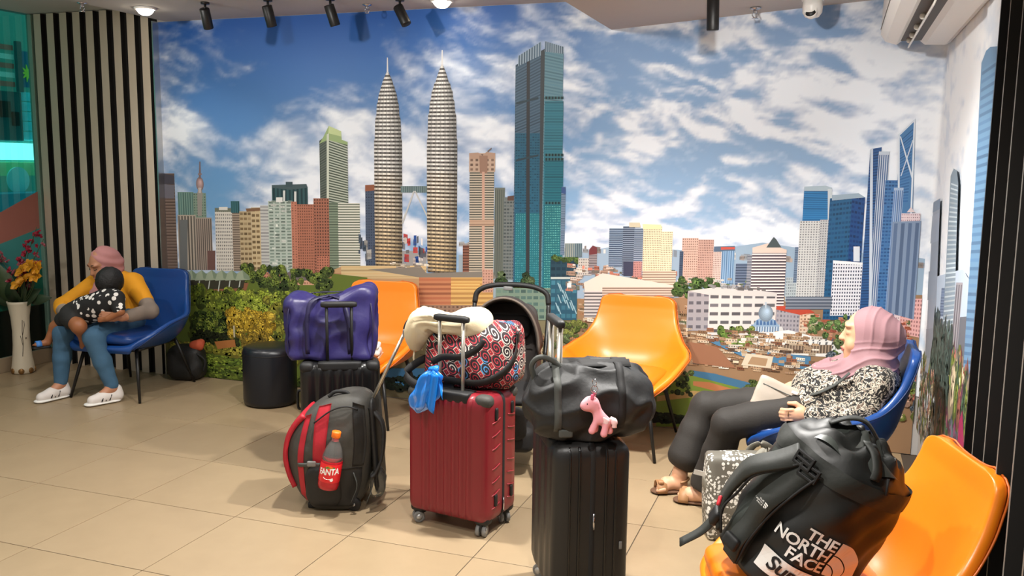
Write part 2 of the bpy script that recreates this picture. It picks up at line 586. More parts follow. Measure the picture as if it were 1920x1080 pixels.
def fast(name, V, F, m, parent=None, colors=None):
    """mesh object from numpy arrays of quads"""
    V = np.asarray(V, np.float32)
    F = np.asarray(F, np.int32)
    me = bpy.data.meshes.new(name)
    me.vertices.add(len(V))
    me.vertices.foreach_set('co', V.ravel())
    k = F.shape[1]
    me.loops.add(F.size)
    me.loops.foreach_set('vertex_index', F.ravel())
    me.polygons.add(len(F))
    me.polygons.foreach_set('loop_start', np.arange(0, F.size, k, dtype=np.int32))
    me.polygons.foreach_set('use_smooth', np.ones(len(F), bool))
    me.materials.append(m)
    if colors is not None:
        at = me.color_attributes.new('Col', 'FLOAT_COLOR', 'POINT')
        at.data.foreach_set('color', np.concatenate([colors, np.ones((len(V), 1))], 1).astype(np.float32).ravel())
    me.update(calc_edges=True)
    o = bpy.data.objects.new(name, me)
    return link(o, parent)
MURAL = [
('P',[2.136,1.07,2.45,1.139,2.951,1.135,3.205,1.172,3.359,1.201,3.573,1.178,3.752,1.17,4.153,1.158,4.26,1.147,4.424,0.94,2.142,0.786],(150,172,192)),
('P',[1.39,1.036,2.135,1.098,2.142,0.786,1.391,0.738],(150,165,175)),
('C',[1.39,4.304,1.091,1.093],170,0.042,0.045,[(175,178,180),(150,155,160),(200,198,195),(140,130,125),(165,150,140),(120,130,140)]),
('P',[0.959,1.045,1.153,1.054,1.153,0.871,0.958,0.86],(150,150,150)),
('C',[0.96,1.161,0.952,1.112],26,0.036,0.073,[(40,80,150),(190,70,70),(190,180,175),(120,120,125),(210,205,200),(90,95,105)]),
('P',[0.31,0.67,2.249,0.793,2.278,-0.42,0.291,-0.362],(124,116,88)),
('C',[0.697,2.243,0.3,0.542],120,0.07,0.031,[(150,120,90),(120,104,76),(180,160,130),(96,110,66)]),
('F',[-1.034,1.542,-0.93,1.544,-0.93,0.816,-1.034,0.811],(128,110,100),(92,76,68),'h',1,32,0.5,0.5),
('P',[-1.034,1.542,-0.931,1.524,-0.934,1.464,-1.038,1.462],(70,68,78)),
('P',[-1.038,1.462,-0.934,1.456,-0.939,1.356,-1.043,1.354],(110,108,118)),
('F',[-0.907,1.405,-0.761,1.408,-0.761,1.201,-0.907,1.196],(120,150,140),(82,112,106),'v',7,1,0.5,0.5),
('F',[-0.766,1.4,-0.65,1.403,-0.65,1.205,-0.766,1.201],(128,148,132),(88,112,100),'g',5,10,0.5,0.5),
('P',[-0.727,1.401,-0.7,1.469,-0.679,1.402,-0.691,1.232,-0.73,1.23],(150,145,138)),
('E',[-0.7,1.469],0.034,0.052,(168,140,138)),
('P',[-0.716,1.441,-0.687,1.442,-0.693,1.402,-0.713,1.402],(190,180,175)),
('P',[-0.698,1.634,-0.688,1.634,-0.689,1.508,-0.708,1.508],(120,100,100)),
('P',[-0.714,1.547,-0.68,1.548,-0.68,1.536,-0.714,1.536],(140,118,118)),
('F',[-0.915,1.233,-0.749,1.238,-0.749,0.823,-0.915,0.814],(178,165,150),(98,92,86),'v',6,1,0.5,0.5),
('P',[-0.892,1.197,-0.823,1.199,-0.841,0.819,-0.91,0.815],(110,112,112)),
('F',[-0.75,1.218,-0.605,1.222,-0.605,0.83,-0.75,0.823],(165,150,138),(96,86,80),'v',8,1,0.5,0.5),
('P',[-0.653,0.973,-0.581,0.977,-0.587,0.832,-0.659,0.828],(110,80,75)),
('F',[-0.574,1.283,-0.422,1.287,-0.422,0.832,-0.574,0.824],(214,208,198),(120,118,116),'g',9,18,0.5,0.5),
('F',[-0.422,1.287,-0.357,1.289,-0.357,0.835,-0.422,0.832],(166,150,134),(110,96,84),'h',1,26,0.5,0.5),
('P',[-0.573,1.295,-0.422,1.299,-0.423,1.271,-0.574,1.267],(110,115,100)),
('P',[-0.535,1.303,-0.459,1.306,-0.46,1.282,-0.536,1.28],(220,218,212)),
('F',[-0.43,1.349,-0.355,1.351,-0.355,1.266,-0.43,1.263],(64,110,116),(40,78,84),'v',4,1,0.5,0.5),
('F',[-0.357,1.277,-0.255,1.28,-0.255,0.84,-0.357,0.835],(188,168,132),(120,100,72),'hv',3,12,0.5,0.5),
('F',[-0.254,1.308,-0.144,1.311,-0.144,0.846,-0.254,0.84],(200,180,142),(124,104,74),'hv',3,12,0.5,0.5),
('P',[-0.301,1.298,-0.158,1.31,-0.168,1.287,-0.292,1.275],(128,96,70)),
('F',[-0.176,1.325,-0.094,1.327,-0.094,0.857,-0.176,0.853],(196,196,192),(160,160,160),'h',1,20,0.5,0.5),
('F',[-0.072,1.462,0.226,1.468,0.226,1.34,-0.072,1.332],(52,84,88),(34,60,66),'v',9,1,0.5,0.5),
('P',[-0.072,1.474,0.217,1.487,0.226,1.461,0.08,1.443,-0.072,1.455],(70,88,92)),
('P',[0.046,1.499,0.103,1.5,0.102,1.466,0.045,1.465],(62,80,86)),
('P',[0.022,1.437,0.04,1.438,0.037,1.358,0.02,1.357],(210,212,208)),
('P',[0.115,1.432,0.133,1.432,0.131,1.36,0.113,1.36],(210,212,208)),
('F',[-0.107,1.358,0.091,1.363,0.091,0.859,-0.107,0.848],(178,190,180),(116,132,122),'g',4,22,0.7,0.5),
('C',[-0.107,0.079,0.859,1.354],34,0.054,0.018,[(214,218,210),(130,146,136),(200,206,198)]),
('P',[-0.038,1.386,0.016,1.388,0.015,1.353,-0.039,1.352],(222,222,218)),
('F',[0.328,1.79,0.397,1.834,0.397,0.886,0.328,0.882],(96,104,96),(66,76,70),'h',1,52,0.5,0.5),
('F',[0.397,1.834,0.553,1.783,0.553,0.894,0.397,0.886],(178,184,170),(74,86,74),'h',1,52,0.5,0.5),
('P',[0.358,1.812,0.406,1.893,0.503,1.856,0.506,1.798,0.553,1.783,0.552,1.762,0.396,1.797,0.327,1.768],(150,172,120)),
('P',[0.406,1.893,0.503,1.856,0.503,1.82,0.401,1.842],(190,205,150)),
('P',[0.388,1.834,0.406,1.842,0.389,0.886,0.371,0.886],(200,206,190)),
('F',[0.087,1.359,0.135,1.36,0.135,0.807,0.087,0.804],(186,122,100),(142,92,74),'g',2,30,0.5,0.5),
('F',[0.135,1.341,0.28,1.345,0.28,0.83,0.135,0.822],(172,112,90),(108,66,52),'g',8,26,0.5,0.5),
('F',[0.272,1.387,0.398,1.39,0.398,0.821,0.272,0.814],(160,104,84),(84,54,44),'g',6,26,0.5,0.5),
('F',[0.29,0.977,0.39,0.982,0.39,0.81,0.29,0.804],(182,118,96),(108,66,54),'g',5,9,0.5,0.5),
('F',[0.461,1.358,0.643,1.363,0.643,0.918,0.461,0.909],(216,216,204),(104,112,98),'h',1,25,0.5,0.5),
('F',[0.397,1.36,0.47,1.362,0.47,0.89,0.397,0.886],(128,142,122),(88,102,86),'h',1,26,0.5,0.5),
('F',[0.687,1.489,0.761,1.49,0.761,0.932,0.687,0.928],(72,84,104),(48,60,82),'g',4,30,0.5,0.5),
('P',[0.687,1.489,0.761,1.494,0.761,1.454,0.686,1.445],(140,86,62)),
('C',[0.628,0.752,0.935,1.098],10,0.038,0.084,[(70,84,98),(150,150,146),(56,70,88)]),
('T',0.865,[(2.344,0.004),(2.249,0.006),(2.242,0.01),(2.214,0.024),(2.19,0.036),(2.154,0.046),(2.151,0.052),(2.116,0.058),(2.112,0.066),(2.048,0.076),(2.045,0.082),(1.949,0.088),(1.945,0.096),(1.799,0.101),(1.795,0.106),(1.299,0.107),(0.907,0.103)],104,19),
('T',1.267,[(2.381,0.004),(2.289,0.006),(2.279,0.01),(2.251,0.021),(2.224,0.033),(2.2,0.04),(2.169,0.05),(2.165,0.058),(2.127,0.067),(2.124,0.075),(2.062,0.081),(2.058,0.088),(1.964,0.096),(1.961,0.102),(1.807,0.106),(1.804,0.111),(1.311,0.111),(0.907,0.106)],108,19),
('F',[0.961,1.487,1.157,1.491,1.157,1.448,0.961,1.444],(120,140,140),(76,96,100),'v',14,1,0.5,0.5),
('P',[1.054,1.457,1.066,1.457,0.976,1.23,0.968,1.244],(190,192,190)),
('P',[1.062,1.457,1.074,1.457,1.157,1.301,1.157,1.279],(190,192,190)),
('F',[1.421,1.102,1.471,1.104,1.471,0.91,1.421,0.907],(136,92,76),(90,58,48),'h',1,10,0.5,0.5),
('F',[1.467,1.592,1.641,1.595,1.641,0.891,1.467,0.881],(196,182,162),(84,84,76),'h',1,44,0.5,0.5),
('F',[1.463,1.714,1.647,1.716,1.647,1.595,1.463,1.592],(186,160,140),(110,88,76),'g',5,4,0.5,0.5),
('P',[1.463,1.714,1.527,1.718,1.558,1.698,1.584,1.722,1.647,1.716,1.64,1.678,1.471,1.676],(176,146,126)),
('P',[1.535,1.698,1.595,1.698,1.592,1.584,1.54,1.583],(150,118,100)),
('P',[1.555,1.594,1.574,1.594,1.58,0.887,1.561,0.886],(196,156,136)),
('P',[1.591,1.729,1.621,1.75,1.621,1.743,1.595,1.719],(120,100,90)),
('F',[1.47,1.275,1.644,1.281,1.644,1.239,1.47,1.232],(188,158,134),(170,140,118),'h',1,2,0.5,0.5),
('F',[1.646,1.491,1.717,1.492,1.717,0.895,1.646,0.891],(108,112,104),(78,86,80),'v',5,1,0.5,0.5),
('F',[1.71,1.43,1.792,1.432,1.792,0.892,1.71,0.888],(112,118,116),(76,84,86),'hv',4,24,0.5,0.5),
('P',[1.736,1.437,1.795,1.446,1.796,1.411,1.736,1.409],(90,66,58)),
('F',[1.78,2.273,1.971,2.367,1.971,0.671,1.78,0.657],(76,100,120),(58,80,98),'h',1,90,0.5,0.5),
('F',[1.786,1.843,1.981,1.843,1.981,0.671,1.786,0.657],(40,92,116),(28,74,98),'hv',12,70,0.5,0.5),
('F',[1.793,1.328,1.99,1.334,1.99,0.671,1.793,0.657],(28,106,118),(78,140,146),'g',14,44,0.45,0.45),
('P',[1.855,2.305,1.876,2.317,1.899,0.664,1.873,0.662],(50,52,56)),
('P',[1.947,2.355,1.982,2.373,2.006,0.671,1.962,0.668],(60,66,70)),
('F',[1.975,2.374,2.098,2.344,2.098,0.68,1.975,0.671],(100,138,150),(84,122,138),'h',1,90,0.5,0.5),
('F',[1.981,2.044,2.104,2.042,2.104,0.68,1.981,0.671],(54,120,136),(42,104,122),'h',1,80,0.5,0.5),
('F',[1.988,1.675,2.112,1.676,2.112,0.68,1.988,0.671],(34,106,120),(26,88,104),'h',1,60,0.5,0.5),
('F',[1.993,1.385,2.118,1.389,2.118,0.68,1.993,0.671],(26,102,112),(100,166,158),'g',11,46,0.5,0.4),
('F',[1.98,2.074,2.104,2.072,2.104,2.055,1.98,2.057],(52,96,100),(20,40,46),'v',6,1,0.5,0.5),
('F',[1.987,1.715,2.111,1.716,2.111,1.699,1.987,1.698],(52,96,100),(20,40,46),'v',6,1,0.5,0.5),
('F',[1.987,1.688,2.112,1.689,2.112,1.673,1.987,1.671],(52,96,100),(20,40,46),'v',6,1,0.5,0.5),
('F',[1.993,1.409,2.118,1.412,2.118,1.395,1.993,1.392],(52,96,100),(20,40,46),'v',6,1,0.5,0.5),
('P',[1.787,2.039,1.937,2.071,1.938,2.057,1.787,2.025],(44,62,72)),
('P',[1.792,1.676,1.944,1.711,1.944,1.698,1.792,1.662],(44,62,72)),
('F',[1.797,2.329,1.949,2.414,1.949,2.328,1.797,2.266],(150,168,182),(70,92,110),'v',9,1,0.5,0.5),
('F',[1.974,2.416,2.097,2.377,2.097,2.334,1.974,2.351],(150,168,182),(70,92,110),'v',9,1,0.5,0.5),
('F',[2.102,1.507,2.13,1.508,2.13,1.071,2.102,1.069],(118,136,156),(80,100,124),'h',1,40,0.5,0.5),
('P',[2.102,1.507,2.13,1.501,2.131,1.46,2.102,1.466],(56,80,128)),
('P',[0.402,0.876,0.489,0.911,0.991,0.936,1.113,0.898,1.641,0.912,1.644,0.61,0.395,0.521],(186,150,110)),
('F',[0.401,0.86,0.701,0.876,0.701,0.695,0.401,0.676],(176,128,98),(150,104,78),'h',1,5,0.5,0.5),
('F',[0.489,0.918,1.153,0.952,1.153,0.864,0.489,0.827],(206,184,140),(190,164,120),'h',1,4,0.5,0.5),
('P',[0.701,0.903,1.113,0.942,1.153,0.9,1.64,0.941,1.66,0.892,1.097,0.868],(128,122,112)),
('F',[1.097,0.868,1.336,0.881,1.336,0.691,1.097,0.675],(190,128,92),(162,100,72),'h',1,6,0.5,0.5),
('F',[1.336,0.881,1.641,0.898,1.641,0.711,1.336,0.691],(212,170,104),(188,142,84),'h',1,6,0.5,0.5),
('F',[1.336,0.852,1.546,0.864,1.546,0.802,1.336,0.79],(220,182,112),(186,140,80),'h',1,3,0.5,0.5),
('F',[1.564,0.947,1.64,0.951,1.64,0.797,1.564,0.793],(196,152,134),(150,110,96),'g',4,8,0.5,0.5),
('C',[0.868,1.153,0.915,0.96],20,0.049,0.016,[(220,214,200),(150,140,128),(180,170,150)]),
('F',[0.7,0.771,1.097,0.794,1.097,0.571,0.7,0.542],(170,120,92),(140,94,70),'g',14,6,0.5,0.5),
('F',[1.096,0.675,1.643,0.711,1.643,0.61,1.096,0.571],(150,120,100),(110,84,70),'g',18,4,0.5,0.5),
('B',[1.641,1.926,0.63,0.933],40,0.041,[(50,70,40),(70,92,50),(38,54,34),(88,104,70)],1.0),
('F',[1.661,0.827,2.05,0.85,2.05,0.639,1.661,0.611],(120,140,124),(84,110,104),'hv',9,5,0.5,0.5),
('F',[2.039,1.038,2.218,1.047,2.218,0.923,2.039,0.913],(38,66,80),(26,48,62),'hv',5,3,0.5,0.5),
('F',[2.042,0.913,2.221,0.923,2.221,0.651,2.042,0.639],(44,84,104),(60,110,128),'hv',5,5,0.5,0.5),
('P',[2.177,0.778,2.185,0.778,2.207,0.724,2.2,0.723],(150,180,190)),
('P',[2.075,0.756,2.083,0.756,2.105,0.701,2.098,0.701],(150,180,190)),
('P',[2.194,0.746,2.201,0.746,2.224,0.692,2.217,0.691],(150,180,190)),
('P',[2.089,0.81,2.096,0.81,2.119,0.756,2.112,0.755],(150,180,190)),
('P',[2.087,0.887,2.095,0.887,2.117,0.833,2.11,0.832],(150,180,190)),
('P',[2.145,0.779,2.153,0.779,2.175,0.725,2.168,0.724],(150,180,190)),
('P',[2.17,0.766,2.177,0.767,2.2,0.712,2.193,0.712],(150,180,190)),
('P',[2.1,0.879,2.107,0.88,2.13,0.825,2.123,0.825],(150,180,190)),
('P',[2.089,0.736,2.096,0.737,2.119,0.682,2.112,0.682],(150,180,190)),
('P',[2.121,0.842,2.128,0.842,2.151,0.788,2.144,0.787],(150,180,190)),
('P',[2.137,0.833,2.144,0.833,2.167,0.779,2.16,0.778],(150,180,190)),
('P',[2.12,0.809,2.127,0.809,2.15,0.755,2.143,0.754],(150,180,190)),
('B',[2.046,2.226,1.033,1.066],26,0.021,[(90,112,56),(66,90,44)],1.0),
('P',[2.042,0.923,2.221,0.933,2.221,0.919,2.042,0.909],(180,190,186)),
('P',[2.224,0.791,4.424,0.94,5.382,-0.037,2.253,-0.423],(150,118,88)),
('C',[2.224,4.186,0.667,0.791],240,0.063,0.025,[(196,170,140),(150,108,76),(170,130,98),(214,200,180),(120,96,70),(100,110,80),(160,84,60)]),
('F',[2.134,1.146,2.198,1.149,2.198,1.06,2.134,1.057],(156,160,150),(84,104,112),'v',5,1,0.5,0.5),
('F',[2.198,1.149,2.248,1.151,2.248,1.062,2.198,1.06],(120,138,142),(70,90,102),'v',4,1,0.5,0.5),
('F',[2.225,1.054,2.313,1.058,2.313,0.949,2.225,0.944],(196,190,182),(130,124,120),'g',6,6,0.5,0.5),
('F',[2.294,1.112,2.347,1.114,2.347,0.957,2.294,0.954],(150,140,142),(104,96,100),'h',1,10,0.5,0.5),
('P',[2.294,1.112,2.318,1.14,2.346,1.128,2.347,1.087,2.295,1.078],(110,52,56)),
('C',[2.138,2.963,0.838,0.994],190,0.061,0.031,[(205,190,178),(170,140,120),(190,120,100),(220,214,205),(140,120,105),(120,112,104),(96,100,84)]),
('F',[2.423,1.253,2.512,1.256,2.512,1.014,2.423,1.009],(150,168,188),(48,66,92),'h',1,20,0.5,0.5),
('F',[2.511,1.269,2.586,1.272,2.586,0.964,2.511,0.96],(132,146,164),(52,64,86),'h',1,24,0.5,0.5),
('P',[2.518,1.048,2.593,1.051,2.596,0.96,2.521,0.956],(58,62,84)),
('F',[2.583,1.259,2.643,1.261,2.643,0.967,2.583,0.964],(158,172,188),(60,76,102),'h',1,24,0.5,0.5),
('F',[2.583,1.051,2.637,1.053,2.637,0.953,2.583,0.95],(190,140,134),(120,84,84),'g',5,7,0.5,0.5),
('F',[2.64,1.274,2.756,1.278,2.756,1.0,2.64,0.994],(232,218,186),(150,132,102),'g',11,20,0.5,0.5),
('P',[2.632,1.287,2.749,1.288,2.753,1.258,2.637,1.254],(236,220,172)),
('F',[2.751,1.245,2.823,1.248,2.823,1.003,2.751,0.999],(236,222,190),(156,138,108),'g',7,18,0.5,0.5),
('P',[2.548,1.294,2.615,1.296,2.623,1.267,2.549,1.264],(206,196,170)),
('F',[2.642,0.993,2.852,1.004,2.852,0.881,2.642,0.868],(216,200,180),(150,130,112),'h',1,8,0.5,0.5),
('F',[2.883,1.21,2.981,1.214,2.981,0.939,2.883,0.933],(208,176,160),(140,106,96),'g',8,18,0.5,0.5),
('F',[2.981,1.205,3.074,1.208,3.074,0.944,2.981,0.939],(196,160,146),(120,88,82),'v',9,1,0.5,0.5),
('F',[2.981,1.205,3.074,1.208,3.074,0.944,2.981,0.939],(196,160,146),(128,92,84),'g',9,18,0.5,0.5),
('F',[2.87,1.128,2.893,1.129,2.893,0.94,2.87,0.939],(66,82,104),(52,66,88),'h',1,14,0.5,0.5),
('F',[3.074,1.133,3.131,1.136,3.131,0.941,3.074,0.937],(212,188,178),(140,112,106),'g',6,15,0.5,0.5),
('F',[3.123,1.165,3.199,1.168,3.199,0.945,3.123,0.94],(146,176,204),(92,128,166),'v',6,1,0.5,0.5),
('P',[3.076,1.166,3.199,1.175,3.2,1.146,3.077,1.137],(86,104,126)),
('P',[3.117,1.165,3.199,1.168,3.2,1.155,3.118,1.148],(196,84,70)),
('F',[3.21,1.068,3.285,1.072,3.285,0.907,3.21,0.903],(104,118,140),(66,80,104),'h',1,10,0.5,0.5),
('C',[2.86,3.345,0.862,0.965],90,0.042,0.022,[(104,120,80),(84,104,62),(150,140,128),(200,196,190)]),
('F',[3.276,1.123,3.311,1.125,3.311,0.821,3.276,0.819],(150,152,160),(112,116,128),'h',1,18,0.5,0.5),
('F',[3.303,1.147,3.499,1.156,3.499,0.815,3.303,0.801],(232,216,212),(66,56,66),'h',1,19,0.5,0.5),
('P',[3.302,1.169,3.39,1.199,3.499,1.165,3.5,1.146,3.304,1.137],(222,200,186)),
('P',[3.382,1.173,3.411,1.222,3.422,1.238,3.438,1.223,3.468,1.177],(74,84,86)),
('F',[3.504,1.0,3.577,1.004,3.577,0.861,3.504,0.856],(176,186,190),(130,140,146),'g',6,8,0.5,0.5),
('F',[3.546,1.183,3.582,1.185,3.582,0.973,3.546,0.971],(112,130,152),(86,104,130),'h',1,16,0.5,0.5),
('F',[3.578,1.531,3.731,1.529,3.731,1.332,3.578,1.326],(48,122,176),(34,98,150),'h',1,16,0.5,0.5),
('P',[3.578,1.538,3.695,1.546,3.731,1.535,3.732,1.516,3.579,1.513],(170,186,196)),
('P',[3.708,1.528,3.731,1.529,3.742,1.332,3.719,1.331],(196,204,208)),
('F',[3.565,1.338,3.683,1.342,3.683,0.847,3.565,0.839],(206,206,204),(126,128,132),'g',8,34,0.5,0.5),
('F',[3.677,1.348,3.73,1.35,3.73,0.85,3.677,0.846],(190,190,190),(116,118,124),'g',4,34,0.5,0.5),
('F',[3.723,1.473,3.849,1.495,3.849,0.77,3.723,0.761],(36,90,130),(26,70,108),'hv',7,26,0.5,0.5),
('F',[3.842,1.501,3.912,1.484,3.912,0.775,3.842,0.77],(28,70,124),(20,52,100),'hv',4,26,0.5,0.5),
('P',[3.733,1.492,3.876,1.507,3.912,1.484,3.85,1.476,3.735,1.461],(150,168,182)),
('F',[3.762,1.102,3.992,1.113,3.992,0.804,3.762,0.788],(226,226,232),(62,68,90),'g',17,15,0.5,0.5),
('P',[3.761,1.115,3.993,1.107,3.994,1.095,3.762,1.096],(236,236,238)),
('P',[3.867,1.2,3.901,1.202,3.906,1.115,3.872,1.114],(214,218,224)),
('F',[3.923,1.756,3.982,1.768,3.982,0.797,3.923,0.792],(46,88,140),(34,66,112),'h',1,60,0.5,0.5),
('F',[3.969,1.744,4.025,1.744,4.025,0.8,3.969,0.796],(190,200,212),(70,100,146),'v',5,1,0.5,0.5),
('P',[3.923,1.756,3.937,1.762,3.991,0.777,3.976,0.776],(196,206,218)),
('F',[4.013,1.583,4.097,1.584,4.097,0.789,4.013,0.782],(70,116,166),(44,84,134),'hv',5,40,0.5,0.5),
('P',[4.066,1.839,4.145,1.927,4.167,1.4,4.178,0.791,4.133,0.787],(74,120,166)),
('F',[4.076,1.81,4.138,1.875,4.138,1.46,4.076,1.458],(74,122,170),(56,100,150),'h',1,24,0.5,0.5),
('P',[4.063,1.839,4.071,1.845,4.138,0.788,4.127,0.787],(210,218,226)),
('P',[4.138,1.916,4.145,1.927,4.166,1.34,4.157,1.34],(214,222,230)),
('P',[4.066,1.839,4.145,1.927,4.146,1.916,4.067,1.828],(206,216,226)),
('P',[4.072,1.828,4.078,1.828,4.153,1.609,4.148,1.597],(206,216,226)),
('P',[4.139,1.81,4.145,1.81,4.095,1.608,4.09,1.608],(196,208,220)),
('F',[4.061,1.542,4.111,1.543,4.111,0.789,4.061,0.786],(160,180,206),(76,110,158),'v',5,1,0.5,0.5),
('F',[4.109,1.399,4.208,1.402,4.208,0.765,4.109,0.758],(226,206,208),(170,140,150),'g',10,40,0.5,0.5),
('P',[4.136,1.405,4.156,1.436,4.18,1.407],(220,205,205)),
('F',[4.141,0.912,4.253,0.919,4.253,0.695,4.141,0.711],(222,170,166),(160,110,110),'g',8,9,0.5,0.5),
('F',[4.214,1.36,4.066,1.35,4.066,0.83,4.214,0.796],(128,146,172),(92,112,144),'v',4,1,0.5,0.5),
('F',[2.271,0.905,2.456,0.915,2.515,0.689,2.271,0.672],(206,200,196),(112,108,110),'h',1,11,0.5,0.5),
('P',[2.264,0.897,2.386,0.966,2.845,0.914,2.847,0.87,2.423,0.855,2.273,0.846],(218,208,196)),
('F',[2.388,0.877,2.846,0.904,2.846,0.844,2.388,0.815],(206,190,176),(140,118,104),'h',1,4,0.5,0.5),
('B',[2.834,3.109,0.847,0.963],40,0.029,[(74,100,48),(92,120,60),(56,80,40)],1.0),
('F',[2.929,0.885,3.065,0.894,3.075,0.645,2.929,0.635],(158,154,158),(106,104,112),'g',3,5,0.6,0.4),
('F',[3.059,0.883,3.457,0.907,3.457,0.649,3.059,0.618],(216,206,202),(98,96,100),'g',6,5,0.75,0.38),
('P',[2.929,0.885,3.106,0.919,3.457,0.907,3.458,0.882,3.06,0.867],(206,200,196)),
('C',[3.041,3.42,0.905,0.922],22,0.044,0.022,[(196,196,198),(150,150,152),(120,116,116)]),
('F',[3.459,0.811,3.594,0.807,3.594,0.678,3.459,0.668],(164,158,164),(120,116,126),'g',7,5,0.5,0.5),
('F',[3.595,0.788,3.673,0.793,3.673,0.684,3.595,0.678],(216,186,160),(150,116,96),'g',4,5,0.5,0.5),
('P',[3.458,0.824,3.607,0.84,3.678,0.8,3.595,0.781,3.459,0.804],(186,72,52)),
('F',[3.51,0.885,3.768,0.901,3.768,0.825,3.51,0.808],(80,88,104),(140,148,160),'h',1,4,0.5,0.5),
('C',[3.595,4.188,0.636,0.781],110,0.038,0.023,[(180,96,70),(160,80,60),(206,190,170),(90,110,60),(196,140,110)]),
('B',[3.654,3.9,0.644,0.801],26,0.024,[(84,112,60),(110,140,80),(150,160,110)],1.0),
('P',[3.313,0.689,3.498,0.703,3.509,0.671,3.293,0.648],(206,206,204)),
('F',[3.315,0.703,3.482,0.715,3.482,0.67,3.315,0.657],(190,204,216),(96,120,150),'v',11,1,0.5,0.5),
('P',[3.322,0.69,3.345,0.731,3.372,0.749,3.425,0.753,3.453,0.739,3.483,0.702],(140,166,192)),
('P',[3.348,0.731,3.358,0.732,3.362,0.703,3.347,0.702],(70,104,150)),
('P',[3.369,0.733,3.378,0.733,3.382,0.704,3.367,0.703],(70,104,150)),
('P',[3.389,0.734,3.398,0.735,3.403,0.706,3.387,0.705],(70,104,150)),
('P',[3.409,0.736,3.418,0.736,3.423,0.707,3.407,0.706],(70,104,150)),
('P',[3.429,0.737,3.438,0.738,3.443,0.709,3.427,0.708],(70,104,150)),
('P',[3.449,0.739,3.458,0.739,3.463,0.71,3.447,0.709],(70,104,150)),
('E',[3.399,0.777],0.043,0.052,(150,168,184)),
('P',[3.389,0.845,3.402,0.846,3.401,0.807,3.394,0.806],(180,190,200)),
('C',[3.292,3.513,0.607,0.655],18,0.022,0.025,[(190,160,120),(226,220,210),(120,96,76)]),
('P',[3.331,0.638,3.533,0.686,3.902,0.612,3.907,0.542,3.547,0.538,3.333,0.586],(232,230,226)),
('P',[3.372,0.635,3.378,0.635,3.359,0.575,3.353,0.574],(150,150,150)),
('P',[3.428,0.634,3.434,0.635,3.415,0.573,3.409,0.572],(150,150,150)),
('P',[3.484,0.634,3.49,0.634,3.471,0.571,3.465,0.57],(150,150,150)),
('P',[3.539,0.633,3.545,0.634,3.527,0.569,3.521,0.568],(150,150,150)),
('P',[3.594,0.633,3.6,0.633,3.582,0.567,3.576,0.566],(150,150,150)),
('P',[3.648,0.632,3.654,0.632,3.637,0.565,3.631,0.564],(150,150,150)),
('P',[3.703,0.631,3.709,0.632,3.691,0.563,3.685,0.562],(150,150,150)),
('P',[3.756,0.631,3.762,0.631,3.746,0.561,3.74,0.56],(150,150,150)),
('P',[3.81,0.63,3.816,0.631,3.799,0.559,3.793,0.558],(150,150,150)),
('P',[3.603,0.64,3.612,0.64,3.609,0.624,3.6,0.623],(90,92,98)),
('P',[3.639,0.643,3.648,0.643,3.646,0.627,3.637,0.626],(90,92,98)),
('P',[3.675,0.645,3.684,0.646,3.682,0.63,3.673,0.629],(90,92,98)),
('P',[3.711,0.648,3.72,0.649,3.718,0.633,3.709,0.632],(90,92,98)),
('P',[3.746,0.651,3.755,0.652,3.753,0.635,3.744,0.635],(90,92,98)),
('P',[3.782,0.654,3.791,0.654,3.789,0.638,3.78,0.638],(90,92,98)),
('P',[3.817,0.657,3.826,0.657,3.824,0.641,3.815,0.64],(90,92,98)),
('P',[3.604,0.617,3.613,0.618,3.611,0.601,3.602,0.601],(90,92,98)),
('P',[3.64,0.62,3.649,0.621,3.647,0.604,3.638,0.604],(90,92,98)),
('P',[3.676,0.623,3.685,0.624,3.683,0.607,3.674,0.607],(90,92,98)),
('P',[3.712,0.626,3.721,0.626,3.719,0.61,3.71,0.609],(90,92,98)),
('P',[3.748,0.629,3.757,0.629,3.755,0.613,3.746,0.612],(90,92,98)),
('P',[3.783,0.631,3.792,0.632,3.79,0.616,3.781,0.615],(90,92,98)),
('P',[3.819,0.634,3.827,0.635,3.825,0.619,3.817,0.618],(90,92,98)),
('P',[3.605,0.595,3.614,0.595,3.612,0.579,3.603,0.578],(90,92,98)),
('P',[3.641,0.597,3.65,0.598,3.648,0.582,3.639,0.581],(90,92,98)),
('P',[3.677,0.6,3.686,0.601,3.684,0.585,3.675,0.584],(90,92,98)),
('P',[3.713,0.603,3.722,0.604,3.72,0.588,3.711,0.587],(90,92,98)),
('P',[3.749,0.606,3.758,0.607,3.756,0.591,3.747,0.59],(90,92,98)),
('P',[3.785,0.609,3.793,0.61,3.791,0.594,3.783,0.593],(90,92,98)),
('P',[3.82,0.612,3.829,0.613,3.827,0.597,3.818,0.596],(90,92,98)),
('P',[3.606,0.572,3.615,0.573,3.613,0.556,3.604,0.555],(90,92,98)),
('P',[3.643,0.575,3.652,0.576,3.649,0.559,3.64,0.558],(90,92,98)),
('P',[3.679,0.578,3.688,0.579,3.685,0.562,3.676,0.562],(90,92,98)),
('P',[3.715,0.581,3.723,0.582,3.721,0.565,3.712,0.565],(90,92,98)),
('P',[3.75,0.584,3.759,0.585,3.757,0.568,3.748,0.568],(90,92,98)),
('F',[3.34,0.58,3.784,0.615,3.784,0.564,3.34,0.527],(160,140,120),(96,80,68),'v',26,1,0.5,0.5),
('P',[3.086,0.619,3.329,0.549,3.669,0.535,3.674,0.451,3.332,0.48,3.072,0.578],(78,124,158)),
('P',[3.265,0.56,3.361,0.542,3.363,0.489,3.267,0.514],(160,186,196)),
('B',[3.132,3.328,0.565,0.676],30,0.029,[(104,128,60),(84,108,48),(126,140,74)],1.0),
('C',[2.253,3.676,0.415,0.653],420,0.072,0.023,[(206,186,160),(150,112,80),(176,140,108),(224,212,196),(120,92,70),(132,84,60),(190,160,128),(96,72,56)]),
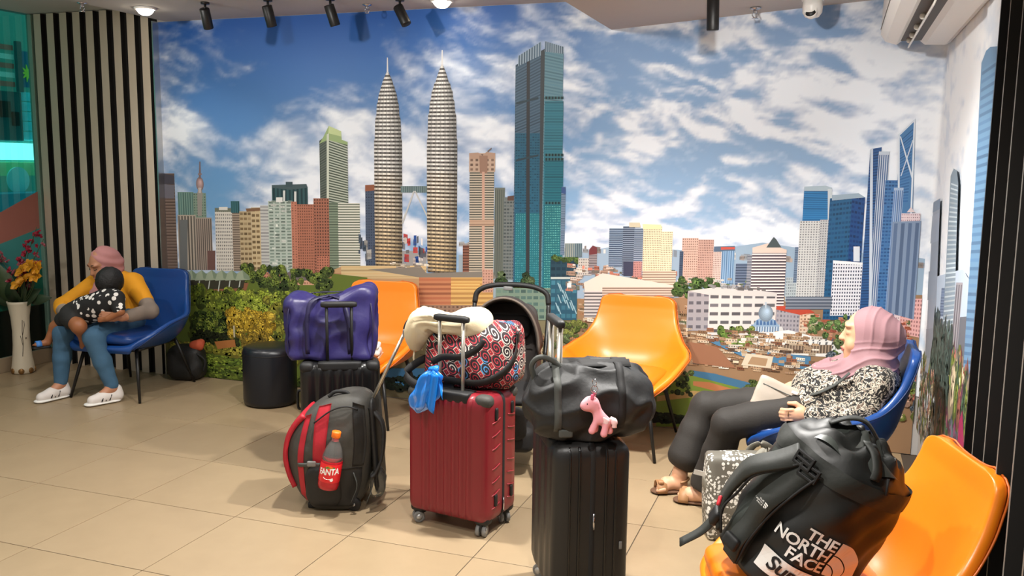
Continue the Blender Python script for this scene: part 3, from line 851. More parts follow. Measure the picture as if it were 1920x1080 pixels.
('P',[2.941,0.568,3.122,0.549,3.24,0.425,2.98,0.435],(150,104,78)),
('P',[3.299,0.523,3.456,0.517,3.444,0.443,3.27,0.448],(214,200,176)),
('P',[3.331,0.506,3.425,0.501,3.415,0.454,3.308,0.458],(170,138,106)),
('P',[2.981,0.388,3.113,0.38,3.622,0.289,3.627,0.197,3.376,0.23,2.984,0.327],(64,108,140)),
('P',[2.75,0.305,2.983,0.354,3.373,0.287,3.807,0.216,3.814,0.102,2.762,-0.018],(112,132,52)),
('P',[2.984,0.32,3.083,0.323,3.438,0.25,3.376,0.23,2.985,0.293],(176,112,72)),
('P',[2.761,0.202,2.987,0.259,3.311,0.257,3.376,0.23,2.988,0.218,2.762,0.167],(178,146,92)),
('B',[2.764,2.988,0.232,0.382],26,0.027,[(60,72,40),(44,58,34),(90,104,56)],1.0),
('B',[3.291,3.436,0.277,0.356],22,0.028,[(92,104,50),(120,126,64),(74,88,44)],1.0),
('B',[2.586,3.385,0.05,0.078],90,0.033,[(26,34,22),(36,46,28),(20,24,18)],1.6),
('B',[2.109,2.327,0.519,0.643],26,0.029,[(92,104,50),(120,126,64)],1.0),
('B',[1.702,2.266,0.087,0.542],80,0.044,[(120,110,70),(170,150,110),(96,110,70),(150,110,80)],1.0),
('P',[0.736,0.199,1.153,0.237,1.153,0.116,0.735,0.075],(70,130,180)),
('B',[0.693,1.935,0.067,0.157],120,0.044,[(34,52,44),(22,36,34),(60,120,170),(30,44,30)],1.4),
('P',[-1.072,0.782,0.401,0.86,0.701,0.846,0.691,-0.031,-1.112,-0.027],(96,112,46)),
('C',[-0.228,0.4,0.791,0.827],16,0.063,0.036,[(186,130,104),(206,160,128),(150,104,84)]),
('F',[-0.191,0.837,-0.112,0.841,-0.112,0.746,-0.191,0.742],(196,134,110),(120,80,66),'g',4,4,0.5,0.5),
('F',[-0.031,0.806,0.269,0.822,0.269,0.768,-0.031,0.751],(206,160,132),(150,104,84),'g',14,2,0.5,0.5),
('P',[0.07,0.858,0.182,0.872,0.278,0.823,0.202,0.796,0.046,0.795,0.001,0.816],(110,100,100)),
('B',[-0.343,0.421,0.735,0.876],95,0.045,[(70,86,40),(92,108,48),(52,68,34),(112,128,56)],1.0),
('P',[-0.905,0.717,-0.286,0.752,-0.317,0.679,-0.909,0.626],(140,92,66)),
('P',[-0.843,0.753,-0.313,0.791,-0.335,0.71,-0.848,0.663],(60,58,46)),
('P',[-0.842,0.794,-0.796,0.821,-0.734,0.78,-0.726,0.752,-0.864,0.736],(158,170,146)),
('P',[-0.796,0.821,-0.734,0.78,-0.726,0.752,-0.784,0.757],(126,142,118)),
('P',[-0.824,0.738,-0.815,0.739,-0.833,0.656,-0.843,0.655],(190,196,186)),
('P',[-0.748,0.799,-0.703,0.826,-0.642,0.785,-0.633,0.757,-0.77,0.741],(158,170,146)),
('P',[-0.703,0.826,-0.642,0.785,-0.633,0.757,-0.691,0.762],(126,142,118)),
('P',[-0.731,0.743,-0.721,0.744,-0.739,0.661,-0.749,0.661],(190,196,186)),
('P',[-0.655,0.804,-0.611,0.831,-0.55,0.79,-0.542,0.762,-0.677,0.746],(158,170,146)),
('P',[-0.611,0.831,-0.55,0.79,-0.542,0.762,-0.599,0.767],(126,142,118)),
('P',[-0.638,0.748,-0.629,0.749,-0.647,0.667,-0.656,0.666],(190,196,186)),
('P',[-0.564,0.809,-0.52,0.835,-0.459,0.795,-0.451,0.767,-0.585,0.751],(158,170,146)),
('P',[-0.52,0.835,-0.459,0.795,-0.451,0.767,-0.508,0.772],(126,142,118)),
('P',[-0.547,0.754,-0.537,0.754,-0.555,0.672,-0.564,0.672],(190,196,186)),
('P',[-0.473,0.814,-0.429,0.84,-0.369,0.799,-0.361,0.772,-0.494,0.757],(158,170,146)),
('P',[-0.429,0.84,-0.369,0.799,-0.361,0.772,-0.417,0.777],(126,142,118)),
('P',[-0.456,0.759,-0.446,0.759,-0.463,0.678,-0.473,0.677],(190,196,186)),
('P',[-0.383,0.819,-0.339,0.845,-0.28,0.804,-0.272,0.777,-0.404,0.762],(158,170,146)),
('P',[-0.339,0.845,-0.28,0.804,-0.272,0.777,-0.328,0.782],(126,142,118)),
('P',[-0.366,0.764,-0.356,0.764,-0.373,0.683,-0.383,0.683],(190,196,186)),
('B',[-0.907,0.74,0.545,0.676],150,0.06,[(104,118,40),(128,140,52),(84,98,36),(70,84,34)],1),
('B',[-0.815,-0.436,0.237,0.496],80,0.054,[(58,74,32),(40,54,26),(92,108,40),(120,132,56)],1),
('B',[-0.421,0.037,0.456,0.672],120,0.051,[(138,152,54),(118,134,46),(156,166,66),(98,114,40)],1),
('B',[-0.141,0.736,0.161,0.642],160,0.062,[(110,112,40),(84,92,36),(132,130,48)],1),
('B',[-0.797,-0.413,0.219,0.353],60,0.044,[(34,42,22),(26,32,18),(48,58,28)],1.3),
('B',[-0.473,-0.081,0.327,0.54],120,0.042,[(186,156,52),(166,136,40),(202,172,66),(146,118,36)],1),
('B',[-0.36,-0.129,0.263,0.366],40,0.038,[(150,124,44),(120,102,40)],1),
('B',[-1.099,-0.248,0.2,0.246],70,0.049,[(136,134,50),(112,118,44),(150,140,56)],1.6),
('B',[-1.104,-0.066,0.038,0.144],260,0.054,[(110,128,46),(88,108,40),(130,144,56),(74,92,36)],1.8),
('B',[-1.11,0.735,0.052,0.016],90,0.047,[(84,104,40),(64,80,32),(104,120,46)],1.8),
('P',[-0.608,0.285,-0.424,0.316,-0.416,0.26,-0.581,0.23],(170,110,60)),
('P',[-0.435,0.421,-0.42,0.422,-0.419,0.333,-0.433,0.332],(190,180,150)),
('P',[4.631,1.083,5.714,1.241,6.222,1.189,6.301,1.046,4.86,0.781],(176,190,206)),
('P',[4.809,0.883,6.438,1.163,6.656,0.098,5.619,-0.192],(96,100,108)),
('F',[5.017,1.075,5.281,1.108,5.281,0.974,5.017,0.933],(120,136,160),(96,112,140),'h',1,10,0.5,0.5),
('F',[4.208,1.467,4.641,1.499,4.968,0.638,4.529,0.542],(150,158,170),(140,148,160),'h',1,3,0.5,0.5),
('P',[4.227,1.461,4.643,1.496,4.655,1.444,4.239,1.408],(120,136,156)),
('P',[5.023,1.618,5.123,1.654,5.247,1.644,5.341,1.585,5.488,1.182,5.732,0.667,5.238,0.542,5.155,1.041],(124,140,152)),
('F',[5.06,1.593,5.323,1.585,5.718,0.687,5.261,0.574],(128,144,156),(176,188,194),'h',1,46,0.5,0.35),
('F',[5.536,1.164,5.745,1.189,5.745,0.741,5.536,0.694],(150,146,150),(104,100,108),'v',3,1,0.5,0.5),
('P',[5.757,2.069,5.858,2.105,5.958,2.107,6.178,2.083,6.192,2.056,6.181,0.555,6.092,0.527],(96,132,164)),
('F',[5.8,2.04,6.156,2.042,6.17,0.572,6.001,0.519],(100,138,170),(80,116,150),'h',1,46,0.5,0.4),
('B',[4.878,6.557,0.694,0.757],420,0.194,[(150,90,76),(190,150,130),(96,112,70),(70,90,110),(200,180,150),(120,130,60),(120,70,90),(60,80,60)],0.5),
('B',[4.785,5.534,0.617,0.879],60,0.159,[(70,86,80),(54,70,64)],0.5),
('B',[3.783,5.046,0.192,0.635],420,0.034,[(150,90,76),(190,150,130),(96,112,70),(90,100,110),(200,180,150),(120,130,60),(84,96,60)],1),
('B',[5.227,6.443,0.464,0.329],160,0.208,[(60,90,60),(120,60,90),(90,100,110),(150,110,90)],0.5),
('P',[5.974,0.664,6.033,0.723,6.183,0.576,5.973,0.511],(150,40,80))]
SKY = [(1.081,1.204,0.088,0.044,1.3),(-0.756,1.84,0.446,0.213,1.0),(-0.894,1.996,0.287,0.155,0.5),(-0.198,1.784,0.313,0.113,0.45),(0.504,1.933,0.29,0.181,0.6),(0.75,1.625,0.482,0.217,0.6),(-0.484,1.532,0.548,0.116,-0.15),(1.538,1.774,0.332,0.206,0.5),(1.073,1.197,0.238,0.145,-0.1),(0.327,1.545,0.505,0.186,0.35),(1.534,2.252,0.293,0.168,-0.05),(1.345,2.426,0.443,0.169,-0.35),(0.756,2.199,0.161,0.211,-0.25),(-0.178,2.438,0.264,0.147,0.25),(-0.451,2.409,0.493,0.26,-0.55),(-0.331,1.898,0.182,0.136,-1.0),(0.168,2.209,0.382,0.218,-0.6),(0.346,2.529,0.493,0.142,-0.3),(0.552,2.345,0.286,0.212,-0.5),(1.075,2.123,0.195,0.208,-0.35),(-0.599,2.185,0.413,0.152,-0.3),(0.998,2.506,0.309,0.171,-0.2),(1.825,2.411,0.213,0.197,-0.1),(2.185,2.009,0.206,0.391,0.35),(2.451,2.264,0.166,0.096,-0.6),(2.58,2.387,0.259,0.079,-0.4),(2.395,1.876,0.101,0.082,-0.5),(2.92,1.907,0.495,0.22,0.5),(2.771,1.586,0.384,0.162,0.3),(3.47,1.997,0.348,0.182,0.2),(3.506,2.417,0.343,0.074,-0.45),(3.685,2.323,0.114,0.088,-0.3),(3.179,1.75,0.184,0.094,-0.35),(2.437,1.58,0.268,0.198,-0.1),(3.258,1.372,0.597,0.19,0.35),(3.968,1.845,0.247,0.441,0.3),(4.232,1.991,0.824,0.852,0.35),(5.216,1.692,0.918,1.091,0.9),(2.274,1.241,0.51,0.135,0.2),(3.106,1.271,0.461,0.097,-0.2)]

# ------------------------------------------------------------------ the room
def struct(o, kind='structure'):
    o['kind'] = kind
    return o


def tile_mat():
    m = bpy.data.materials.new('porcelain_tile')
    m.use_nodes = True
    nt = m.node_tree
    b = nt.nodes['Principled BSDF']
    tc = nd(nt, 'ShaderNodeTexCoord')
    oi = nd(nt, 'ShaderNodeObjectInfo')
    nz = nd(nt, 'ShaderNodeTexNoise', noise_dimensions='4D')
    nz.inputs['Scale'].default_value = 5
    nz.inputs['Detail'].default_value = 6
    nz.inputs['Roughness'].default_value = 0.6
    nt.links.new(tc.outputs['Object'], nz.inputs['Vector'])
    nt.links.new(mth(nt, 'MULTIPLY', oi.outputs['Random'], 40.0), nz.inputs['W'])
    c = mixc(nt, nz.outputs['Fac'], (144, 124, 96), (168, 147, 116))
    c2 = mixc(nt, mth(nt, 'MULTIPLY', oi.outputs['Random'], 0.35), c, (160, 140, 114))
    nt.links.new(c2, b.inputs['Base Color'])
    b.inputs['Roughness'].default_value = 0.36
    b.inputs['Specular IOR Level'].default_value = 0.45
    n2 = nd(nt, 'ShaderNodeTexNoise')
    n2.inputs['Scale'].default_value = 120
    nt.links.new(tc.outputs['Object'], n2.inputs['Vector'])
    bp = nd(nt, 'ShaderNodeBump')
    bp.inputs['Strength'].default_value = 0.05
    nt.links.new(n2.outputs['Fac'], bp.inputs['Height'])
    nt.links.new(bp.outputs[0], b.inputs['Normal'])
    return m


M_grout = mat('grout', (78, 66, 54), 0.9)
M_tile = tile_mat()
M_white = mat('painted_plaster', (182, 178, 174), 0.9, var=0.02)
M_black = mat('matt_black_metal', (18, 17, 17), 0.45, var=0.1)
M_slat = mat('taupe_laminate', (206, 190, 170), 0.55, var=0.05, vscale=12)
M_slatdark = mat('black_slat_side', (24, 22, 20), 0.75)
M_slatline = mat('grey_slat_face', (112, 108, 100), 0.6)

floor = struct(mk('floor', *box(-2.3, 4.4, -3.2, 2.9, -0.08, -0.003), M_grout, smooth=False))
tv, tf = box(-0.298, 0.298, -0.298, 0.298, -0.01, 0.0, 0.0012)
tile0 = mk('tile', tv, tf, M_tile, floor, smooth=False)
tile0.location = (0.3, 0.3, 0)
for i in range(-4, 8):
    for j in range(-5, 4):
        if (i, j) == (0, 0):
            continue
        if i == 7:
            continue
        t = tile0.copy()
        t.location = (0.6 * i + 0.3, 0.6 * j + 0.3, 0)
        link(t, floor)
tw = mk('tile', *box(-0.2985, 0.2985, -0.1985, 0.1985, -0.01, 0.0, 0.0012), M_tile, floor, smooth=False)
tw.location = (-1.5, 2.6, 0)
for i in list(range(-4, -3)) + list(range(-2, 7)):
    t = tw.copy()
    t.location = (0.6 * i + 0.3, 2.6, 0)
    link(t, floor)

wall_back = struct(mk('wall_back', *box(-2.3, 4.4, 2.802, 2.92, 0, 2.78), M_white, smooth=False))
wall_right = struct(mk('wall_right', *box(4.286, 4.4, -3.2, 2.8, 0, 2.78), M_white, smooth=False))
ceiling = struct(mk('ceiling', *box(-0.95, 2.42, -3.2, 2.80, 2.65, 2.78), M_white, smooth=False))
tag(ceiling, 'white painted main ceiling carrying the track spotlights')
mk('raised_section', *box(-2.3, -0.95, -3.2, 2.80, 2.75, 2.80), M_white, ceiling, smooth=False)
# lower soffit on the right, slightly rising to the right wall
SV = []
for x, z in ((2.40, 2.47), (4.286, 2.605)):
    for y in (-3.2, 2.80):
        SV += [(x, y, z), (x, y, 2.78)]
mk('soffit', SV, [(0, 4, 6, 2), (0, 2, 3, 1), (4, 5, 7, 6), (0, 1, 5, 4), (2, 6, 7, 3), (1, 3, 7, 5)], M_white, ceiling, smooth=False)

# slatted panel at the left of the mural
trim_1 = struct(mk('trim_1', *box(-2.17, -1.035, 2.785, 2.80, 0.0, 2.745), M_slatdark, smooth=False))
sv, sf = box(-0.0345, 0.0345, 2.745, 2.785, 0.0, 2.745)
sl0 = None
for k in range(9):
    if sl0 is None:
        sl0 = mk('slat', sv, sf, None, trim_1, smooth=False, mats=[M_slatdark, M_slat])
        for pl in sl0.data.polygons:
            if abs(pl.normal.y + 1) < 0.01:
                pl.material_index = 1
        s = sl0
    else:
        s = sl0.copy()
        link(s, trim_1)
    s.location = (-2.13 + 0.1285 * k, 0, 0)
M_alu = mat('brushed_aluminium', (205, 203, 200), 0.3, 1.0, var=0.03)
mk('edge_strip', *box(-1.036, -1.026, 2.74, 2.80, 0.0, 2.649), M_alu, trim_1, smooth=False)

# dark slatted panel on the right wall
trim_2 = struct(mk('trim_2', *box(4.262, 4.286, -3.0, 0.635, 0.0, 2.55), M_slatdark, smooth=False))
sv, sf = box(4.205, 4.262, -0.008, 0.008, 0.0, 2.55)
sl0 = None
for k in range(15):
    if sl0 is None:
        sl0 = mk('slat', sv, sf, None, trim_2, smooth=False, mats=[M_slatdark, M_slatline])
        for pl in sl0.data.polygons:
            if abs(pl.normal.x + 1) < 0.01:
                pl.material_index = 1
        s = sl0
    else:
        s = sl0.copy()
        link(s, trim_2)
    s.location = (0, 0.32 - 0.21 * k, 0)
mk('edge_strip', *box(4.225, 4.286, 0.635, 0.649, 0.0, 2.55), M_black, trim_2, smooth=False)

# left side: tiled skirting, tinted shop-front glazing with printed film
baseboard_left = struct(mk('baseboard_left', *box(-2.26, -2.20, -3.0, 2.80, 0.0, 0.115, 0.004), mat('tile_skirting', (150, 132, 108), 0.45), smooth=False))
M_coral = mat('coral_film', (182, 118, 106), 0.35, var=0.04)
M_teal = mat('teal_film', (70, 158, 156), 0.35, var=0.04)
M_green = mat('green_film', (26, 100, 82), 0.35, var=0.06)
M_dkgreen = mat('dark_green_film', (9, 22, 17), 0.3)


def glass_mat():
    m = bpy.data.materials.new('teal_tinted_glass')
    m.use_nodes = True
    nt = m.node_tree
    nt.nodes.remove(nt.nodes['Principled BSDF'])
    tr = nd(nt, 'ShaderNodeBsdfTransparent')
    tr.inputs[0].default_value = (0.30, 0.68, 0.64, 1)
    gl = nd(nt, 'ShaderNodeBsdfGlossy')
    gl.inputs['Roughness'].default_value = 0.03
    gl.inputs['Color'].default_value = (0.7, 0.9, 0.9, 1)
    mx = nd(nt, 'ShaderNodeMixShader')
    mx.inputs[0].default_value = 0.10
    nt.links.new(tr.outputs[0], mx.inputs[1])
    nt.links.new(gl.outputs[0], mx.inputs[2])
    nt.links.new(mx.outputs[0], nt.nodes['Material Output'].inputs[0])
    return m


M_glass = glass_mat()
window_1 = struct(bpy.data.objects.new('window_1', None))
link(window_1)
mk('pane', *box(-2.236, -2.224, 0.4, 2.79, 0.115, 2.75), M_glass, window_1, smooth=False)
XF = -2.222


def film(name, pts, m, dx=0.0):
    return mk(name, *prism([(y, z) for y, z in pts], 0.002, 'x'), m, window_1, smooth=False, loc=(XF + dx, 0, 0))


film('coral_film', [(0.4, 0.72), (1.6, 0.80), (2.4, 1.0), (2.785, 1.10), (2.785, 1.40), (2.4, 1.235), (0.4, 0.78)], M_coral)
film('teal_film', [(0.4, 0.66), (2.785, 0.80), (2.785, 1.10), (2.4, 1.0), (1.6, 0.80), (0.4, 0.72)], M_teal)
film('green_film', [(0.4, 0.45), (2.785, 0.48), (2.785, 0.80), (0.4, 0.66)], M_green)
film('dark_film', [(0.4, 0.117), (2.785, 0.117), (2.785, 0.48), (0.4, 0.45)], M_dkgreen)
M_frost = mat('pale_green_glass_edge', (130, 165, 150), 0.4)
mk('frame', *box(-2.24, -2.19, 2.74, 2.795, 0.115, 2.745, 0.003), M_frost, window_1, smooth=False)
# beyond the glass: a neighbouring shop front, its lighting painted in by emission
shop = thing('storefront', 'cyan lit shop front seen through the tinted glass at far left', 'storefront', (-4.15, 4.2, 0))
M_shopw = mat('pale_cyan_wall', (96, 160, 150), 0.8, emit=0.4)  # self-glow of wall, boards and stones stands in for shop lights
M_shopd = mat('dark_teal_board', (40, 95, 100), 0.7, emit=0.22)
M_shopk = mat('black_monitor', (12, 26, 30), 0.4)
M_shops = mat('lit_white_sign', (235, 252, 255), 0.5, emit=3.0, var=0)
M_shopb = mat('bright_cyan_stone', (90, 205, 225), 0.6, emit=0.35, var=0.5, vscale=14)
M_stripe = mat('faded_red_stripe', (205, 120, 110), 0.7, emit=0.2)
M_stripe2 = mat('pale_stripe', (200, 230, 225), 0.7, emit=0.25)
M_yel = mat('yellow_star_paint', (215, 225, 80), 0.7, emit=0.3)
mk('wall', *box(-0.05, 0.0, -1.2, 1.4, 0.0, 3.4), M_shopw, shop, smooth=False)
mk('lit_sign', *box(0.02, 0.08, -0.7, 0.9, 1.62, 1.79, 0.01), M_shops, shop, smooth=False)
mk('notice_board', *box(0.02, 0.06, -0.7, 0.13, 1.81, 2.30, 0.01), M_shopd, shop, smooth=False)
mk('monitor', *box(0.06, 0.09, -0.01, 0.07, 1.96, 2.10, 0.005), M_shopk, shop, smooth=False)
mk('monitor', *box(0.06, 0.09, -0.14, -0.03, 2.04, 2.20, 0.005), M_shopk, shop, smooth=False)
mk('post', *box(0.06, 0.10, 0.07, 0.13, 2.30, 2.80, 0.005), M_shopd, shop, smooth=False)
for k in range(5):
    mk('stripe', *box(0.02, 0.03, -0.7, 0.09, 2.35 + 0.09 * k, 2.40 + 0.09 * k), M_stripe if k % 2 == 0 else M_stripe2, shop, smooth=False)
st = [((0.09 if k % 2 else 0.035) * math.cos(k * PI / 9), (0.09 if k % 2 else 0.035) * math.sin(k * PI / 9)) for k in range(18)]
mk('star', *prism(st, 0.01, 'x'), M_yel, shop, smooth=False, loc=(0.03, 0.25, 2.50))
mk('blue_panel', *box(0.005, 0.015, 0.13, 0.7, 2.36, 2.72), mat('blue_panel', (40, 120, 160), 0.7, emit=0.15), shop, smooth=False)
for a in range(3):
    for b_ in range(5):
        mk('stone', *box(0.02, 0.05 + 0.01 * random.random(), 0.155 + 0.075 * a, 0.155 + 0.075 * a + 0.066, 1.82 + 0.1 * b_, 1.82 + 0.1 * b_ + 0.088, 0.008), M_shopb, shop, smooth=False)
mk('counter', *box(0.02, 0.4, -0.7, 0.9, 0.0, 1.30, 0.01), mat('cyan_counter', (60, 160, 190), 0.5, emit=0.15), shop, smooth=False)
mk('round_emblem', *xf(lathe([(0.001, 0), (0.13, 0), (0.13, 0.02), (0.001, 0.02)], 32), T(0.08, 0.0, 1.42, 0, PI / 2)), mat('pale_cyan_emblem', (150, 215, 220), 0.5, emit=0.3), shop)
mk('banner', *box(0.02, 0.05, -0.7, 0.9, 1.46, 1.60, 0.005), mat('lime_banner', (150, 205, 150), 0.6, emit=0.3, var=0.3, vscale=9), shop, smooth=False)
mk('ground_slab', *box(-0.5, 1.8, -1.6, 1.6, -0.02, 0.0), M_shopd, shop, smooth=False)

# ------------------------------------------------------------------ the printed photo mural (flat print in wall coordinates: s along the wall, z up)
def wallpt(s, z, d, R=0.03):
    if s < 4.28 - R:
        return (s, 2.8 - d, z)
    if s > 4.28 + R:
        return (4.28 - d, 2.8 - (s - 4.28), z)
    t = (s - (4.28 - R)) / (2 * R) * PI / 2
    return (4.28 - R + (R - d) * math.sin(t), 2.8 - R + (R - d) * math.cos(t), z)


class Print:
    def __init__(self):
        self.V, self.F, self.C = [], [], []
        self.d = 0.0015
        self.rnd = random.Random(11)

    def poly(self, pts, c, d=None, jit=0.0):
        n = len(self.V)
        d = self.d if d is None else d
        if jit:
            j = 1 + self.rnd.uniform(-jit, jit)
            c = tuple(max(0, min(255, v * j)) for v in c)
        l = lin(c)[:3]
        ms = sum(p[0] for p in pts) / len(pts)
        lo_, hi_ = (-1.025, 4.249) if ms < 4.28 else (4.311, 6.43)
        for s, z in pts:
            s = min(hi_, max(lo_, s))
            self.V.append(wallpt(s, min(2.64, max(0.004, z)), d))
            self.C.append(l)
        self.F.append(tuple(range(n, n + len(pts))))

    def facade(self, q, base, dark, kind, nx, ny, fx, fy):
        p = [(q[i], q[i + 1]) for i in (0, 2, 4, 6)]

        def at(u, v):
            t = (p[0][0] + (p[1][0] - p[0][0]) * u, p[0][1] + (p[1][1] - p[0][1]) * u)
            b = (p[3][0] + (p[2][0] - p[3][0]) * u, p[3][1] + (p[2][1] - p[3][1]) * u)
            return (t[0] + (b[0] - t[0]) * v, t[1] + (b[1] - t[1]) * v)

        def cell(u0, u1, v0, v1, c, d, jit=0.06):
            self.poly([at(u0, v1), at(u1, v1), at(u1, v0), at(u0, v0)], c, d, jit)
        self.poly([p[3], p[2], p[1], p[0]], base)
        d2 = self.d + 1.2e-5
        mid = tuple((a + b) / 2 for a, b in zip(base, dark))
        if kind == 'h':
            for j in range(ny):
                cell(0.0, 1.0, (j + 0.5 - fy / 2) / ny, (j + 0.5 + fy / 2) / ny, dark, d2, 0.12)
        elif kind == 'v':
            for i in range(nx):
                cell((i + 0.5 - fx / 2) / nx, (i + 0.5 + fx / 2) / nx, 0.02, 1, dark, d2, 0.12)
        elif kind == 'g':
            for i in range(nx):
                for j in range(ny):
                    cell((i + 0.5 - fx / 2) / nx, (i + 0.5 + fx / 2) / nx, (j + 0.5 - fy / 2) / ny, (j + 0.5 + fy / 2) / ny, dark, d2, 0.18)
        elif kind == 'hv':
            for j in range(ny):
                for i in range(nx):
                    cell((i + 0.12) / nx, (i + 0.88) / nx, (j + 0.25) / ny, (j + 0.75) / ny, dark if self.rnd.random() < 0.75 else mid, d2, 0.15)
        self.d += 3e-5

    def tower(self, s, prof, n, m):
        ztop, zbot = prof[0][0], prof[-1][0]
        zz = np.array([p[0] for p in prof])[::-1]
        ww = np.array([p[1] for p in prof])[::-1]
        z1 = prof[2][0]
        self.poly([(s - prof[1][1], prof[1][0]), (s + prof[1][1], prof[1][0]), (s + prof[0][1], ztop), (s - prof[0][1], ztop)], (222, 222, 222))
        self.poly([(s - prof[2][1], prof[2][0]), (s + prof[2][1], prof[2][0]), (s + prof[1][1], prof[1][0]), (s - prof[1][1], prof[1][0])], (214, 210, 206))
        for j in range(n):
            za = z1 + (zbot - z1) * j / n
            zb = z1 + (zbot - z1) * (j + 1) / n
            v = j / n
            wa, wb = np.interp(za, zz, ww), np.interp(zb, zz, ww)
            for i in range(m):
                u0, u1 = -1 + 2 * i / m, -1 + 2 * (i + 1) / m
                um = (u0 + u1) / 2
                sh = 0.62 + 0.38 * math.cos((um + 0.25) * 1.35)
                hi = (244 - 40 * max(0, v - 0.45) * 1.8, 242 - 64 * max(0, v - 0.45) * 1.8, 236 - 108 * max(0, v - 0.45) * 1.8)
                lo = (104, 100, 96) if v < 0.5 else (100, 88, 74)
                c = hi if (j % 2 == 0) else lo
                if i % 3 == 1 and j % 2 == 1:
                    c = tuple(a * 0.7 for a in c)
                if i % 3 == 2 and j % 2 == 0:
                    c = tuple(a * 0.86 for a in c)
                c = tuple(a * sh for a in c)
                self.poly([(s + u0 * wb, zb), (s + u1 * wb, zb), (s + u1 * wa, za), (s + u0 * wa, za)], c, None, 0.07)
        self.d += 3e-5

    def blobs(self, r, n, size, cols, asp):
        s0, s1, z0, z1 = r
        it = [(self.rnd.uniform(s0, s1), self.rnd.uniform(z0, z1)) for _ in range(n)]
        it.sort(key=lambda t: -t[1])
        for (s, z) in it:
            rr = size * self.rnd.uniform(0.45, 1.0)
            c = self.rnd.choice(cols)
            for lvl, (sc, off, k) in enumerate(((1.0, 0, 0.72), (0.78, 0.18, 1.0), (0.42, 0.36, 1.2))):
                a0 = self.rnd.uniform(0, 6)
                cc = tuple(min(255, v * k) for v in c)
                if lvl == 0:
                    pts = [(s + rr * sc * asp * math.cos(a0 + t * 2 * PI / 9) * self.rnd.uniform(0.75, 1.1),
                            z + rr * sc * math.sin(a0 + t * 2 * PI / 9) * self.rnd.uniform(0.75, 1.1)) for t in range(9)]
                    self.poly(pts, cc, None, 0.12)
                else:
                    for _ in range(3 + 2 * lvl):
                        x = s + rr * asp * self.rnd.uniform(-0.6, 0.6)
                        y = z + rr * (off + self.rnd.uniform(-0.5, 0.45))
                        q = rr * sc * self.rnd.uniform(0.25, 0.5)
                        pts = [(x + q * asp * math.cos(t * 2 * PI / 6 + a0) * self.rnd.uniform(0.7, 1.1), y + q * math.sin(t * 2 * PI / 6 + a0) * self.rnd.uniform(0.7, 1.1)) for t in range(6)]
                        self.poly(pts, cc, self.d + 1e-5 * lvl, 0.14)
            self.d += 1.0e-6
        self.d += 3e-5

    def clutter(self, r, n, w, h, cols):
        s0, s1, z0, z1 = r
        for _ in range(n):
            s, z = self.rnd.uniform(s0, s1), self.rnd.uniform(z0, z1)
            a, b = w * self.rnd.uniform(0.25, 1), h * self.rnd.uniform(0.3, 1)
            sk = self.rnd.uniform(-0.3, 0.3) * b
            self.d += 4e-7
            self.poly([(s, z), (s + a, z + sk * 0.4), (s + a, z + b + sk * 0.4), (s, z + b)], self.rnd.choice(cols), None, 0.12)
            if a > 0.5 * w:
                for q in range(4):
                    self.poly([(s + a * (q + 0.3) / 4, z + b * 0.3), (s + a * (q + 0.7) / 4, z + b * 0.3), (s + a * (q + 0.7) / 4, z + b * 0.7), (s + a * (q + 0.3) / 4, z + b * 0.7)], (90, 84, 80), self.d + 2e-7, 0.3)
        self.d += 3e-5

    def ellipse(self, c, rx, rz, col):
        for k in range(6):
            f = 1 - k / 6.5
            cc = tuple(min(255, v * (0.8 + 0.08 * k)) for v in col)
            self.poly([(c[0] + k * rx * 0.03 + rx * f * math.cos(t * PI / 10), c[1] + k * rz * 0.05 + rz * f * math.sin(t * PI / 10)) for t in range(20)], cc)
            self.d += 4e-6
        self.d += 3e-5

    def build(self, name, m, parent):
        me = bpy.data.meshes.new(name)
        me.from_pydata(self.V, [], self.F)
        me.materials.append(m)
        at = me.color_attributes.new('Col', 'FLOAT_COLOR', 'POINT')
        C = np.concatenate([np.array(self.C), np.ones((len(self.C), 1))], 1).astype(np.float32)
        at.data.foreach_set('color', C.ravel())
        me.update()
        return link(bpy.data.objects.new(name, me), parent)


def vnoise(x, y, seed):
    xi, yi = np.floor(x).astype(int), np.floor(y).astype(int)
    fx, fy = x - xi, y - yi
    fx, fy = fx * fx * (3 - 2 * fx), fy * fy * (3 - 2 * fy)

    def h(a, b):
        v = np.sin(a * 127.1 + b * 311.7 + seed * 74.7) * 43758.5453
        return v - np.floor(v)
    return (h(xi, yi) * (1 - fx) + h(xi + 1, yi) * fx) * (1 - fy) + (h(xi, yi + 1) * (1 - fx) + h(xi + 1, yi + 1) * fx) * fy


def fbm(x, y, seed, o=5):
    v, a, t = 0, 0.5, 0
    for k in range(o):
        v = v + a * vnoise(x * 2 ** k + 17.3 * k, y * 2 ** k + 5.1 * k, seed + k)
        t += a
        a *= 0.55
    return v / t


M_mural = mat_attr('mural_print', 0.5, 0.35)
mural = thing('mural', 'large printed city skyline wallpaper with twin towers under a cloudy blue sky', 'mural', (0, 2.8, 0))
mural_r = thing('mural', 'printed wallpaper with pale skyscrapers on the right wall beside the dark slats', 'mural', (4.28, 2.0, 0))


